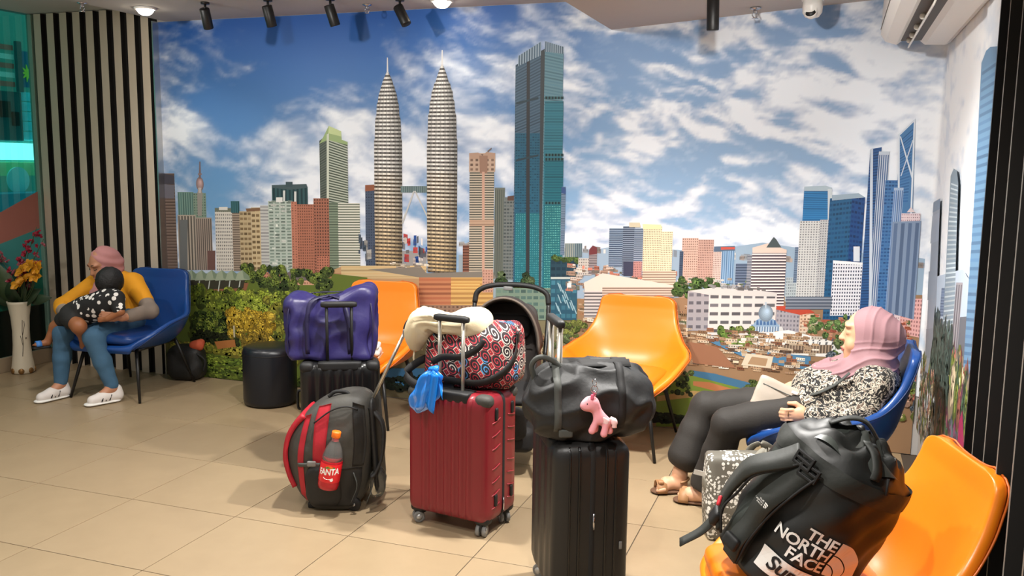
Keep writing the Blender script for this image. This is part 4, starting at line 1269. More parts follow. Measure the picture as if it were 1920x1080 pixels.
def sky():
    ns, nz = 560, 184
    S = np.linspace(-1.028, 6.43, ns)
    Z = np.linspace(0.35, 2.648, nz)
    SS, ZZ = np.meshgrid(S, Z)
    wx = SS + 0.25 * (fbm(SS * 1.5, ZZ * 2, 40, 3) - 0.5)
    wz = ZZ + 0.2 * (fbm(SS * 1.5 + 9, ZZ * 2, 50, 3) - 0.5)
    big = fbm(wx * 1.6, wz * 3.0, 3, 6)
    fine = fbm(wx * 6 + 0.8 * wz * 6, wz * 12, 20, 5)
    right = 1 / (1 + np.exp(-(SS - 2.2) * 4))
    D = 0.24 + (big - 0.5) * (2.1 - 1.0 * right) + (fine - 0.5) * (0.9 + 2.3 * right)
    for s, z, a, b, w in SKY:
        D = D + w * 0.85 * np.exp(-(((SS - s) / a) ** 2 + ((ZZ - z) / b) ** 2))
    hz = np.clip((1.75 - ZZ) / 0.9, 0, 1)
    D = D + 0.45 * hz + 0.30 * right
    m = np.clip((D + 0.15) / 1.15, 0, 1)
    m = m * m * (3 - 2 * m)
    m = np.maximum(m, (0.40 + 0.34 * fine) * right)
    top = np.clip((ZZ - 1.1) / 1.5, 0, 1)[..., None]
    blue = np.array(lin((118, 168, 210))[:3]) * (1 - top) + np.array(lin((28, 84, 162))[:3]) * top
    rt = right[..., None]
    blue = blue * (1 - rt) + (np.array(lin((165, 205, 235))[:3]) * (1 - top) + np.array(lin((78, 134, 190))[:3]) * top) * rt
    lo = np.array(lin((146, 166, 198))[:3])
    hi = np.array(lin((234, 240, 248))[:3])
    cl = np.clip(D * 0.75 + (fine - 0.5) * 1.4, 0, 1)[..., None]
    cloud = lo * (1 - cl) + hi * cl
    col = blue * (1 - m[..., None]) + cloud * m[..., None]
    wq = (np.clip((SS - 3.95) / 0.55, 0, 1) * np.clip(0.55 + 0.6 * fine, 0, 0.95))[..., None]
    col = col * (1 - wq) + np.array(lin((240, 241, 242))[:3]) * wq
    k = int(np.searchsorted(S, 4.28)) + 1
    for par, sl in ((mural, slice(0, k)), (mural_r, slice(k - 1, ns))):
        Sk = S[sl]
        n = len(Sk)
        V = [wallpt(s, z, 0.0006) for z in Z for s in Sk]
        i, j = np.meshgrid(np.arange(n - 1), np.arange(nz - 1))
        a = (j * n + i).ravel()
        F = np.stack([a, a + 1, a + n + 1, a + n], 1)
        fast('sky_print', np.array(V) - np.array(par.location), F, M_mural, par, col[:, sl].reshape(-1, 3))


sky()
PR = Print()
for r in MURAL:
    if r[0] == 'F':
        PR.facade(*r[1:])
    elif r[0] == 'P':
        PR.poly([(r[1][i], r[1][i + 1]) for i in range(0, len(r[1]), 2)][::-1], r[2])
        PR.d += 3e-5
    elif r[0] == 'T':
        PR.tower(*r[1:])
    elif r[0] == 'B':
        PR.blobs(*r[1:])
    elif r[0] == 'C':
        PR.clutter(*r[1:])
    elif r[0] == 'E':
        PR.ellipse(*r[1:])
for par, right in ((mural, False), (mural_r, True)):
    Q = Print()
    for f in PR.F:
        if (PR.V[f[0]][0] > 4.2505 and PR.V[f[0]][1] < 2.78) == right:
            n = len(Q.V)
            Q.V += [tuple(np.array(PR.V[i]) - np.array(par.location)) for i in f]
            Q.C += [PR.C[i] for i in f]
            Q.F.append(tuple(range(n, n + len(f))))
    Q.build('skyline_print', M_mural, par)

# ------------------------------------------------------------------ lamps and ceiling fittings
M_lens = mat('lamp_lens', (255, 240, 215), 0.4, emit=22.0, var=0)
M_ring = mat('white_lamp_ring', (225, 222, 216), 0.5, var=0.02)


def downlight(x, y, z, label, power, size=150, target=None, show=True):
    t = thing('downlight', label, 'light', (x, y, z), group='recessed ceiling downlights')
    mk('ring', *lathe([(0.058, -0.012), (0.072, -0.012), (0.072, 0.0), (0.058, 0.0), (0.058, -0.012)], 28, cap=False), M_ring, t)
    mk('lens', *lathe([(0.001, -0.050), (0.024, -0.047), (0.042, -0.035), (0.054, -0.018), (0.058, -0.002)], 28), M_lens, t)
    add_spot('downlight_beam', (x, y, z - 0.07), target or (x, y, 0), power, size, 0.85, 0.05)
    return t


downlight(-0.67, 2.27, 2.65, 'glowing round downlight beside the top of the taupe slats', 16, 120)
downlight(1.38, 2.54, 2.65, 'glowing round downlight at top centre above the twin towers', 3, 120)
for k, (x, y, p) in enumerate([(1.9, 0.75, 230), (0.35, 0.7, 95), (-1.2, 0.6, 55), (1.9, -1.4, 95), (0.2, -1.4, 25)]):
    downlight(x, y, 2.65, 'round downlight in the main ceiling above ' + ('the burgundy suitcase', 'the bare floor left of the backpack', 'the floor before the flower vase', 'the floor near the viewer at right', 'the floor near the viewer at left')[k], p)
for k, (x, y, p) in enumerate([(3.15, 0.95, 340), (3.3, -0.9, 125)]):
    downlight(x, y, 2.465 + 0.0716 * (x - 2.40), 'round downlight in the lower ceiling above ' + ('the front black suitcase', 'the front orange chair')[k], p)


def cyl_between(a, b, r, n=18):
    return tube([a, b], r, n)


def track_spot(x, y, z, aim, label, power, length=0.13, lit=False, drop=0.07, beam=60):
    t = thing('track_spotlight', label, 'light', (x, y, z), group='black track spotlights')
    d = Vector(aim).normalized()
    p = Vector((0, 0, -drop))
    mk('stem', *tube([(0, 0, 0), (0, 0, -drop)], 0.008, 8), M_black, t)
    mk('mount', *lathe([(0.028, -0.012), (0.028, 0.0)], 16), M_black, t)
    a, b = p - d * length * 0.25, p + d * length * 0.75
    prof = tube([a, a + d * 0.004, b - d * 0.004, b, b, b - d * 0.02], [0.028, 0.032, 0.032, 0.031, 0.025, 0.024], 20)
    mk('housing', *prof, M_black, t)
    mk('lens', *tube([b - d * 0.022, b - d * 0.018], 0.024, 20), M_lens, t)
    w = Vector((x, y, z)) + b + d * 0.01
    add_spot('track_spotlight_beam', w, w + d, power, beam, 0.9, 0.03)
    return t


TS = [(-0.13, 2.20, (-0.12, 0.45, -0.9)), (0.33, 2.22, (0.05, 0.35, -0.95)), (0.73, 2.30, (0.18, 0.3, -0.95)), (1.14, 2.44, (0.45, -0.05, -0.8))]
for k, (x, y, aim) in enumerate(TS):
    track_spot(x, y, 2.65, aim, ['leftmost black track spotlight tilted towards the wall', 'second black track spotlight from the slatted panel, pointing down',
                                 'third black track spotlight from the slatted panel, angled right', 'black track spotlight next to the bright downlight, lens showing'][k], 3.5)
track_spot(3.10, 2.12, 2.518, (0.02, 0.05, -1), 'single black cylinder spotlight under the lower ceiling at right', 60, 0.16, drop=0.05)

for x, z, w in ((-0.35, 2.65, 'left park'), (0.9, 2.65, 'twin towers'), (2.0, 2.65, 'teal tower'), (3.3, 2.53, 'white cloud bank')):  # wall-washers added above the view to brighten the mural evenly
    track_spot(x, 0.85, z, (0.05, 1.95, -0.75), 'added unseen wall-wash spotlight aimed at the ' + w + ' of the mural', 52, beam=95)
track_spot(3.0, 0.35, 2.51, (1.28, 1.45, -0.65), 'black track spotlight above the sleeping person, aimed at the right corner', 80, beam=60)

M_chrome = mat('chrome', (200, 200, 205), 0.12, 1.0, var=0)


def sprinkler(x, y, z, label):
    t = thing('sprinkler', label, 'sprinkler', (x, y, z), group='ceiling fire sprinklers')
    mk('escutcheon', *lathe([(0.03, 0.0), (0.032, -0.004), (0.012, -0.012), (0.001, -0.012)][::-1], 20), M_chrome, t)
    mk('body', *lathe([(0.008, -0.03), (0.012, -0.026), (0.012, -0.01)], 12), M_chrome, t)
    mk('frame_arm', *tube(spline([(-0.01, 0, -0.026), (-0.016, 0, -0.04), (0, 0, -0.055), (0.016, 0, -0.04), (0.01, 0, -0.026)], 5), 0.003, 6), M_chrome, t)
    mk('deflector', *lathe([(0.018, -0.058), (0.018, -0.055)], 16), M_chrome, t)


sprinkler(0.85, 2.55, 2.65, 'small chrome sprinkler on the ceiling above the left tower')
sprinkler(3.27, 2.60, 2.53, 'chrome sprinkler beside the white security camera')
sprinkler(-0.93, 1.99, 2.65, 'pale sprinkler above the taupe slatted panel')

M_cctv = mat('white_camera_plastic', (225, 222, 218), 0.4, var=0.02)
cc = thing('security_camera', 'white dome security camera under the lower ceiling at upper right', 'camera', (3.58, 2.42, 2.552))
mk('base', *lathe([(0.001, -0.03), (0.055, -0.03), (0.06, -0.02), (0.06, 0.0), (0.001, 0.0)], 28), M_cctv, cc)
mk('turret', *lathe([(0.012, -0.118), (0.035, -0.112), (0.05, -0.09), (0.052, -0.06), (0.05, -0.03)], 28), M_cctv, cc)
mk('lens', *xf(lathe([(0.001, 0.0), (0.022, 0.0), (0.028, -0.012), (0.03, -0.02)], 24), T(-0.008, -0.045, -0.088, 1.15, 0, -0.25)), M_black, cc)
mk('bezel', *xf(lathe([(0.03, -0.03), (0.036, -0.006), (0.034, 0.002), (0.029, -0.004)], 24, cap=False), T(-0.008, -0.045, -0.088, 1.15, 0, -0.25)), M_cctv, cc)

M_ac = mat('ivory_plastic', (228, 224, 216), 0.35, var=0.02)
M_acd = mat('air_outlet_brown', (74, 66, 56), 0.6)
ac = thing('air_conditioner', 'white split air conditioner high on the right wall', 'air conditioner', (4.28, 1.95, 2.3))
prof = [(-0.005, 0.285), (-0.31, 0.285), (-0.345, 0.25), (-0.35, 0.06), (-0.325, 0.022), (-0.27, 0.004), (-0.235, 0.03), (-0.165, 0.03), (-0.13, 0.0), (-0.03, -0.003), (-0.005, 0.01)]
V, F = [], []
for y in (-0.78, -0.775, 0.64, 0.645):
    k = 0.985 if abs(y) in (0.78, 0.645) else 1.0
    V += [(x * k, y, 0.14 + (z - 0.14) * k) for x, z in prof]
n = len(prof)
for j in range(3):
    for i in range(n):
        F.append((j * n + i, j * n + (i + 1) % n, j * n + n + (i + 1) % n, j * n + n + i))
F += [tuple(range(n)), tuple(reversed(range(3 * n, 4 * n)))]
mk('housing', V, F, M_ac, ac, smooth=False)
mk('air_outlet', *box(-0.263, -0.140, -0.72, 0.60, 0.018, 0.029), M_acd, ac, smooth=False)
mk('louver', *xf(box(-0.004, 0.004, -0.74, 0.62, -0.02, 0.02, 0.003), T(-0.205, 0, 0.0, 0, 0.35)), M_ac, ac, smooth=False)
for y in (0.5, 0.3, 0.02, -0.3):
    mk('vane_clip', *xf(lathe([(0.001, -0.006), (0.014, -0.006), (0.014, 0.006), (0.001, 0.006)], 16), T(-0.215, y, 0.008, PI / 2)), M_ac, ac)
mk('front_panel_seam', *box(-0.352, -0.349, -0.77, 0.635, 0.085, 0.09), M_acd, ac, smooth=False)

# ------------------------------------------------------------------ lounge chairs
def leather(name, rgb):
    return mat(name, rgb, 0.34, var=0.05, vscale=3, bump=0.03, bscale=260, spec=0.5)


M_blue = leather('blue_leatherette', (22, 66, 132))
M_blue2 = leather('blue_leatherette_seat', (20, 58, 120))
M_org = leather('orange_leatherette', (236, 128, 20))
M_org2 = leather('orange_leatherette_seat', (226, 118, 20))
M_seamo = mat('orange_seam', (190, 90, 14), 0.5)
M_seamb = mat('blue_seam', (14, 40, 86), 0.5)


def chair_mesh(hi=0.845):
    # centre line (y, z), half width, and the rim (y, z) at the arm edge
    prof = spline([(-0.330, 0.335, 0.225, -0.325, 0.338), (-0.350, 0.375, 0.245, -0.335, 0.372), (-0.30, 0.392, 0.272, -0.30, 0.425), (-0.16, 0.384, 0.325, -0.21, 0.488),
                   (0.04, 0.376, 0.358, -0.09, 0.538), (0.17, 0.392, 0.366, 0.02, 0.556), (0.25, 0.47, 0.348, 0.125, 0.566), (0.295, 0.59, 0.298, 0.222, 0.606), (0.327, 0.70, 0.258, 0.296, 0.690), (0.346, hi - 0.07, 0.238, 0.332, hi - 0.07)], 5)
    prof = [tuple(p) for p in prof]
    for k in range(1, 6):
        t = k / 5 * 0.94
        zz = hi - 0.07 + 0.07 * math.sin(t * PI / 2)
        prof.append((0.346 + 0.012 * t, zz, 0.238 * (1 - t ** 2.8) ** (1 / 2.8), 0.332 + 0.024 * t, zz))
    nu = 26
    inn, out = [], []
    m = len(prof)
    for j in range(m):
        y, z, w, ry, rz = prof[j]
        for i in range(nu + 1):
            u = -1 + 2 * i / nu
            k = abs(u) ** 2.7
            inn.append(Vector((math.copysign(abs(u) ** 0.9, u) * w, y + (ry - y) * k, z + (rz - z) * k)))
    # outer shell offset along surface normals
    def g(i, j):
        return inn[j * (nu + 1) + i]
    for j in range(m):
        for i in range(nu + 1):
            du = g(min(nu, i + 1), j) - g(max(0, i - 1), j)
            dv = g(i, min(m - 1, j + 1)) - g(i, max(0, j - 1))
            nn = du.cross(dv)
            nn = nn.normalized() if nn.length > 1e-9 else Vector((0, -1, 0))
            u = abs(-1 + 2 * i / nu)
            th = 0.035 + 0.035 * (1 - u ** 4) * max(0, 1 - abs(j - m * 0.45) / (m * 0.45))
            out.append(g(i, j) - nn * th)
    V = [tuple(p) for p in inn] + [tuple(p) for p in out]
    N = len(inn)
    w = nu + 1
    F = []
    for j in range(m - 1):
        for i in range(nu):
            a = j * w + i
            F.append((a, a + 1, a + w + 1, a + w))
            F.append((N + a, N + a + w, N + a + w + 1, N + a + 1))
    for j in range(m - 1):
        a = j * w
        F.append((a, a + w, N + a + w, N + a))
        a = j * w + nu
        F.append((a + w, a, N + a, N + a + w))
    for i in range(nu):
        F.append((i + 1, i, N + i, N + i + 1))
        a = (m - 1) * w + i
        F.append((a, a + 1, N + a + 1, N + a))
    rim = [tuple((g(i, 0) + out[i]) / 2) for i in range(nu + 1)]
    edge = [tuple(out[j * w] * 0.98 + inn[j * w] * 0.02) for j in range(2, m)] + [tuple(out[(m - 1) * w + i]) for i in range(1, nu)] + [tuple(out[j * w + nu]) for j in range(m - 1, 1, -1)]
    return (V, F), edge


CH_MESH, CH_EDGE = chair_mesh()


def seat_disp(P, N):
    P = P.copy()
    P[:, 2] += 0.018 * (1 - (P[:, 0] / 0.28) ** 2) * (P[:, 2] > 0) - 0.01 * (P[:, 1] / 0.3)
    k = 1 - 0.16 * np.clip((P[:, 1] + 0.1) / 0.35, -1, 1) * -1 * 0.4
    P[:, 0] *= k
    return P


def chair(label, loc, rz, mm, ms, mseam, cat='chair'):
    t = thing('lounge_chair', label, cat, loc, rz, group='leatherette lounge chairs')
    o = mk('shell', *CH_MESH, mm, t)
    smod(o, 1)
    s = mk('seat', *rbox(0.49, 0.50, 0.065, (0.07, 0.07, 0.031), disp=seat_disp, nseg=(16, 16, 6)), ms, t, loc=(0, -0.085, 0.418))
    mk('piping', *tube(CH_EDGE, 0.0035, 6), mseam, o)
    for sx in (-1, 1):
        for sy, yt, yb in ((-1, -0.22, -0.31), (1, 0.20, 0.33)):
            top, bot = (sx * 0.20, yt, 0.375), (sx * 0.275, yb, 0.002)
            mk('leg', *tube([top, bot], [0.014, 0.009], 12), M_black, t)
    mk('frame', *join(tube([(-0.20, -0.22, 0.345), (0.20, -0.22, 0.345)], 0.012, 8), tube([(-0.20, 0.20, 0.345), (0.20, 0.20, 0.345)], 0.012, 8),
                      tube([(-0.20, -0.22, 0.345), (-0.20, 0.20, 0.345)], 0.012, 8), tube([(0.20, -0.22, 0.345), (0.20, 0.20, 0.345)], 0.012, 8)), M_black, t)
    return t


chair('blue leatherette lounge chair under the woman in yellow beside the slats', (-0.92, 2.28, 0), 0.10, M_blue, M_blue2, M_seamb)
chair('orange leatherette lounge chair behind the purple bag', (0.92, 2.35, 0), 0.12, M_org, M_org2, M_seamo)
chair('orange leatherette lounge chair in the middle, in front of the brown buildings', (2.62, 2.40, 0), -0.02, M_org, M_org2, M_seamo)
chair('blue leatherette lounge chair under the sleeping woman', (3.76, 1.70, 0), -PI / 2 + 0.02, M_blue, M_blue2, M_seamb)
chair('orange leatherette lounge chair in the front right corner under the black duffel', (3.80, -0.06, 0), -PI / 2 + 0.30, M_org, M_org2, M_seamo)

# round pouf
M_navy = leather('black_navy_leatherette', (14, 18, 26))
pf = thing('pouf', 'dark navy round leatherette pouf in front of the printed park', 'pouf', (0.18, 2.36, 0))
mk('body', *lathe([(0.15, 0.0), (0.175, 0.012), (0.18, 0.04), (0.18, 0.36), (0.172, 0.392), (0.15, 0.402), (0.08, 0.405), (0.001, 0.406)], 40), M_navy, pf)
mk('seam', *lathe([(0.1795, 0.352), (0.182, 0.355), (0.1795, 0.358)], 40, cap=False), M_black, pf)

# ------------------------------------------------------------------ vase with flowers
M_vase = mat('cream_ceramic', (226, 214, 190), 0.3, var=0.06, vscale=4)
M_gold = mat('aged_gold', (150, 112, 66), 0.4, 0.6)
M_twig = mat('painted_dark_twig', (52, 38, 30), 0.6)
M_leaf = mat('dark_silk_leaf', (46, 66, 42), 0.5, var=0.25, vscale=20)
M_leaf2 = mat('olive_silk_leaf', (74, 92, 60), 0.5, var=0.2, vscale=20)
M_pinkf = mat('crimson_blossom', (178, 40, 66), 0.6, var=0.3, vscale=40)
M_pink2 = mat('pale_pink_blossom', (196, 110, 122), 0.6, var=0.2, vscale=40)
M_yelf = mat('yellow_lily_petal', (222, 152, 26), 0.5, var=0.2, vscale=30)
vs = thing('floor_vase', 'tall cream ceramic floor vase with painted twig at far left', 'vase', (-2.08, 2.38, 0))
mk('body', *lathe([(0.07, 0.0), (0.083, 0.012), (0.08, 0.05), (0.07, 0.12), (0.062, 0.22), (0.060, 0.33), (0.066, 0.44), (0.082, 0.54), (0.088, 0.56), (0.08, 0.56), (0.06, 0.46), (0.055, 0.3)], 36), M_vase, vs)
for k in range(7):
    a = k * 2 * PI / 7
    mk('foot_scroll', *xf(lathe([(0.001, -0.008), (0.018, -0.006), (0.022, 0.0), (0.018, 0.006), (0.001, 0.008)], 14), T(0.08 * math.cos(a), 0.08 * math.sin(a), 0.025, 0, PI / 2, a)), M_gold, vs)


def on_vase(u, z):
    r = np.interp(z, [0.05, 0.12, 0.22, 0.33, 0.44, 0.54], [0.08, 0.07, 0.062, 0.060, 0.066, 0.082]) + 0.001
    a = -0.75 + u / r
    return (r * math.cos(a), r * math.sin(a), z)


mk('twig_motif', *join(tube([on_vase(0.004, 0.14), on_vase(0.012, 0.24), on_vase(0.01, 0.33), on_vase(0.016, 0.42)], 0.002, 5),
                       tube([on_vase(0.011, 0.22), on_vase(-0.004, 0.30)], 0.0018, 5), tube([on_vase(0.011, 0.30), on_vase(0.028, 0.38), on_vase(0.026, 0.41)], 0.002, 5),
                       tube([on_vase(0.034, 0.275), on_vase(0.036, 0.283)], 0.005, 6)), M_twig, vs)


def leaf(a, tip, w, bend=0.03):
    a, tip = Vector(a), Vector(tip)
    ax = (tip - a)
    L = ax.length
    ax.normalize()
    s = ax.cross(Vector((0.3, -1, 0.2))).normalized()
    n = s.cross(ax)
    V, F = [], []
    for i in range(9):
        t = i / 8
        ww = w * math.sin(PI * min(1, t * 0.94 + 0.03)) ** 0.8
        c = a + ax * (L * t) - n * (bend * (2 * t - 1) ** 2)
        V += [tuple(c - s * ww + n * 0.01), tuple(c), tuple(c + s * ww + n * 0.01)]
        V += [tuple(Vector(q) - n * 0.0012) for q in V[-3:]]
    for i in range(8):
        b = i * 6
        F += [(b, b + 6, b + 7, b + 1), (b + 1, b + 7, b + 8, b + 2), (b + 3, b + 4, b + 10, b + 9), (b + 4, b + 5, b + 11, b + 10), (b, b + 3, b + 9, b + 6), (b + 2, b + 8, b + 11, b + 5)]
    return V, F


def blossom(c, r, n=5, tilt=(0, 0, 0)):
    P = []
    for k in range(n):
        a = k * 2 * PI / n
        d = Vector((math.cos(a), math.sin(a), 0.35))
        d.rotate(Matrix.Rotation(tilt[0], 3, 'X') @ Matrix.Rotation(tilt[1], 3, 'Y'))
        P.append(leaf(c, Vector(c) + d * r, r * 0.36, 0.004))
    return join(*P)


# flower arrangement: each spray is a thing standing in the vase
rf = random.Random(5)
VX = Vector((-2.08, 2.38, 0))
arr = thing('flower_arrangement', 'artificial bouquet of crimson sprays and yellow lilies in the cream vase', 'flowers', tuple(VX))
for (a, tip, w, m) in [((0, 0, 0.5), (-0.10, -0.12, 0.86), 0.085, M_leaf2), ((0, 0, 0.5), (0.09, -0.05, 0.74), 0.06, M_leaf), ((0, 0, 0.52), (-0.2, -0.1, 0.66), 0.06, M_leaf),
                       ((0, 0, 0.52), (0.20, 0.0, 0.66), 0.05, M_leaf), ((0, 0, 0.52), (0.03, -0.12, 0.70), 0.055, M_leaf), ((0, 0, 0.52), (0.14, 0.06, 0.84), 0.05, M_leaf2),
                       ((0, 0, 0.52), (-0.02, 0.1, 0.85), 0.06, M_leaf), ((0.1, 0, 0.56), (0.28, 0.02, 0.60), 0.04, M_leaf), ((0, 0, 0.52), (-0.22, 0.05, 0.8), 0.06, M_leaf)]:
    mk('leaf', *leaf(a, tip, w), m, arr)
for (tip, m, n) in [((0.20, 0.02, 1.13), M_pinkf, 22), ((0.12, 0.0, 0.98), M_pinkf, 18), ((0.22, -0.02, 0.93), M_pinkf, 12), ((-0.15, -0.05, 0.98), M_pink2, 16), ((0.0, 0.05, 0.92), M_pink2, 12), ((0.24, 0.04, 1.04), M_pink2, 9), ((0.04, -0.05, 0.82), M_pinkf, 12)]:
    st_ = spline([(0, 0, 0.5), (tip[0] * 0.35, tip[1] * 0.3, 0.5 + (tip[2] - 0.5) * 0.5), tip], 8)
    s = mk('spray', *tube(st_, 0.003, 5), M_leaf2, arr)
    for k in range(n):
        t = 0.35 + 0.65 * k / n
        p = Vector(st_[min(len(st_) - 1, int(t * (len(st_) - 1)))])
        p += Vector((rf.uniform(-1, 1), rf.uniform(-1, 1), rf.uniform(-1, 1))) * 0.038
        mk('blossom', *blossom(p, rf.uniform(0.018, 0.03), 5, (rf.uniform(-1, 1.6), rf.uniform(-1, 1))), m, s)
for k, c in enumerate([(0.12, -0.06, 0.80), (0.19, -0.05, 0.84), (0.23, -0.04, 0.77), (0.16, -0.08, 0.74), (0.25, -0.03, 0.83), (0.11, -0.09, 0.70)]):
    s = mk('lily_stem', *tube(spline([(0, 0, 0.5), (c[0] * 0.6, c[1] * 0.6, 0.64), c], 6), 0.003, 5), M_leaf2, arr)
    mk('lily', *blossom(c, 0.058, 6, (0.9 + rf.uniform(-0.4, 0.4), rf.uniform(-0.5, 0.5))), M_yelf, s)

# ------------------------------------------------------------------ luggage
M_rub = mat('black_rubber', (16, 16, 16), 0.6)
M_grey = mat('grey_wheel_plastic', (120, 120, 118), 0.4)
M_hub = mat('silver_wheel_hub', (190, 190, 188), 0.3, 0.6)
M_zip = mat('black_zip_tape', (22, 21, 21), 0.75, bump=0.1, bscale=200)
M_blk = mat('glossy_black_polycarbonate', (16, 16, 17), 0.28, var=0.1)
M_blk2 = mat('satin_black_polycarbonate', (30, 29, 28), 0.42, var=0.1, bump=0.06, bscale=300)
M_red = mat('burgundy_polycarbonate', (124, 26, 36), 0.36, var=0.06, bump=0.03, bscale=300)
M_redlt = mat('burgundy_ridge', (150, 48, 56), 0.3)
M_nyl = mat('black_nylon', (26, 26, 26), 0.6, var=0.15, vscale=9, bump=0.25, bscale=30)
M_web = mat('grey_webbing', (70, 72, 68), 0.75)
M_dgrey = mat('dark_grey_nylon', (58, 57, 52), 0.65, var=0.1, bump=0.2, bscale=30)
M_pole = mat('satin_aluminium_pole', (205, 200, 188), 0.28, 0.85, var=0.03)


def spinner(parent, x, y, ang, m=M_grey):
    t = mk('wheel', *join(xf(box(-0.02, 0.02, -0.022, 0.022, 0.045, 0.075, 0.008), T(x, y, 0, 0, 0, ang)), xf(box(-0.006, 0.006, -0.03, 0.012, 0.02, 0.06, 0.004), T(x, y, 0, 0, 0, ang))), M_rub, parent)
    for s in (-1, 1):
        mk('tyre', *xf(lathe([(0.016, -0.008), (0.024, -0.009), (0.027, -0.005), (0.027, 0.005), (0.024, 0.009), (0.016, 0.008)], 22), T(x, y, 0, 0, 0, ang) @ T(s * 0.015, -0.012, 0.0275, 0, PI / 2)), m, t)
        mk('hub', *xf(lathe([(0.001, -0.0095), (0.014, -0.0095), (0.014, 0.0095), (0.001, 0.0095)], 14), T(x, y, 0, 0, 0, ang) @ T(s * 0.015, -0.012, 0.0275, 0, PI / 2)), M_hub, t)
    return t


def suitcase(label, loc, rz, w, d, h, m, ribs, handle=0.0, hs=0.13, htilt=0.0, grip=M_rub, ribx=0.85, pole=M_pole, recess=None, r=0.045):
    t = thing('suitcase', label, 'suitcase', loc, rz, group='hard shell suitcases')
    hb = h - 0.06
    amp = 0.0035

    def disp(P, N):
        P = P.copy()
        fr = np.abs(N[:, 1]) ** 2
        xx = P[:, 0] / (w / 2)
        on = (np.abs(xx) < ribx) & (np.abs(P[:, 2]) < hb / 2 - 0.012)
        tri = np.clip(np.cos(xx * ribs * PI) * 2.2, -1, 1)
        P[:, 1] += np.sign(N[:, 1]) * fr * np.where(on, amp * tri, 0)
        return P
    b = mk('shell', *rbox(w, d, hb, r, nseg=(max(24, ribs * 8), 8, 24), disp=disp), m, t, loc=(0, 0, 0.06 + hb / 2))
    mk('zip_band', *rbox(w + 0.006, 0.042, hb + 0.006, (r, 0.006, r), nseg=(20, 3, 20)), M_zip, t, loc=(0, 0, 0.06 + hb / 2))
    for sx in (-1, 1):
        for sy in (-1, 1):
            spinner(t, sx * (w / 2 - 0.05), sy * (d / 2 - 0.05), 0.5 * sx + 0.3 * sy)
            mk('wheel_housing', *rbox(0.075, 0.06, 0.05, 0.02, 6), M_rub, t, loc=(sx * (w / 2 - 0.045), sy * (d / 2 - 0.045), 0.078))
    if handle:
        yb = -d / 2 + 0.045
        hd = mk('trolley_handle', *rbox(hs + 0.06, 0.034, 0.032, 0.014, 8), grip, t, loc=(0, yb - htilt, h + handle))
        for s in (-1, 1):
            mk('pole', *tube([(s * hs / 2, 0 + htilt, -handle - 0.05), (s * hs / 2, 0, 0)], 0.0115, 12, 0.008), pole, hd)
        mk('handle_tray', *rbox(hs + 0.10, 0.095, 0.05, 0.012, 6), M_rub, t, loc=(0, yb + 0.002, h - 0.018))
    return t, b


# burgundy case
rd, _ = suitcase('burgundy ribbed suitcase in the middle with patterned bag on top', (2.205, 0.945, 0), -0.15, 0.43, 0.29, 0.645, M_red, 11, handle=0.325, hs=0.122, ribx=0.62)
for s in (-1, 1):
    for sy in (-1, 1):
        mk('corner_guard', *rbox(0.085, 0.07, 0.06, (0.034, 0.03, 0.026), 8), M_dgrey, rd, loc=(s * 0.176, sy * 0.108, 0.620))
    for k, z in enumerate((0.52, 0.46, 0.40, 0.31, 0.25, 0.19, 0.13)):
        for sy in (-1, 1):
            pts = spline([(s * 0.135, sy * 0.1385, z - 0.003), (s * 0.165, sy * 0.139, z - 0.006), (s * 0.196, sy * 0.126, z - 0.003), (s * 0.2165, sy * 0.090, z + 0.004), (s * 0.2165, sy * 0.035, z + 0.016)], 5)
            mk('ridge', *tube(pts, 0.0028, 6), M_redlt, rd)
    for sy in (-1, 1):
        for z in (0.165, 0.56):
            mk('side_foot', *rbox(0.014, 0.022, 0.055, 0.006, 6), M_rub, rd, loc=(s * 0.217, sy * 0.072, z))
mk('zip_pull', *tube([(0.22, -0.004, 0.16), (0.222, -0.006, 0.125), (0.221, -0.006, 0.10)], 0.004, 6), M_chrome, rd)

# black case in front
bk, _ = suitcase('black suitcase in front carrying the black duffel with a pink charm', (2.89, 0.462, 0), math.atan2(-0.864, 0.503), 0.40, 0.295, 0.655, M_blk2, 4, handle=0.42, hs=0.14, ribx=0.8, r=0.05)
for s in (-1,):
    for sy in (-1, 1):
        mk('edge_rib', *tube(spline([(0.20, sy * 0.05, 0.10), (0.2015, sy * 0.05, 0.35), (0.20, sy * 0.05, 0.60), (0.185, sy * 0.05, 0.645)], 6), 0.005, 8), M_blk, bk)
        mk('edge_rib', *tube(spline([(0.20, sy * 0.085, 0.11), (0.2015, sy * 0.085, 0.35), (0.20, sy * 0.085, 0.59), (0.18, sy * 0.085, 0.643)], 6), 0.004, 8), M_blk, bk)
mk('zip_pull', *tube([(0.206, 0.004, 0.40), (0.208, 0.004, 0.365), (0.207, 0.004, 0.34)], 0.0045, 6), M_chrome, bk)
mk('scuff', *rbox(0.003, 0.012, 0.03, 0.0014, 4), M_grey, bk, loc=(0.2005, 0.11, 0.27))
M_redtag = mat('coral_luggage_tag', (226, 92, 76), 0.5)
mk('luggage_tag', *rbox(0.055, 0.035, 0.006, 0.003, 6), M_redtag, bk, loc=(0.03, -0.115, 0.674), rot=(0.25, 0.1, 0.4))
mk('tag_ring', *tube([(0.05 * 1 + 0.022 * math.cos(a), -0.13, 0.67 + 0.022 * math.sin(a)) for a in np.linspace(0, 2 * PI, 14)], 0.002, 5), M_chrome, bk)

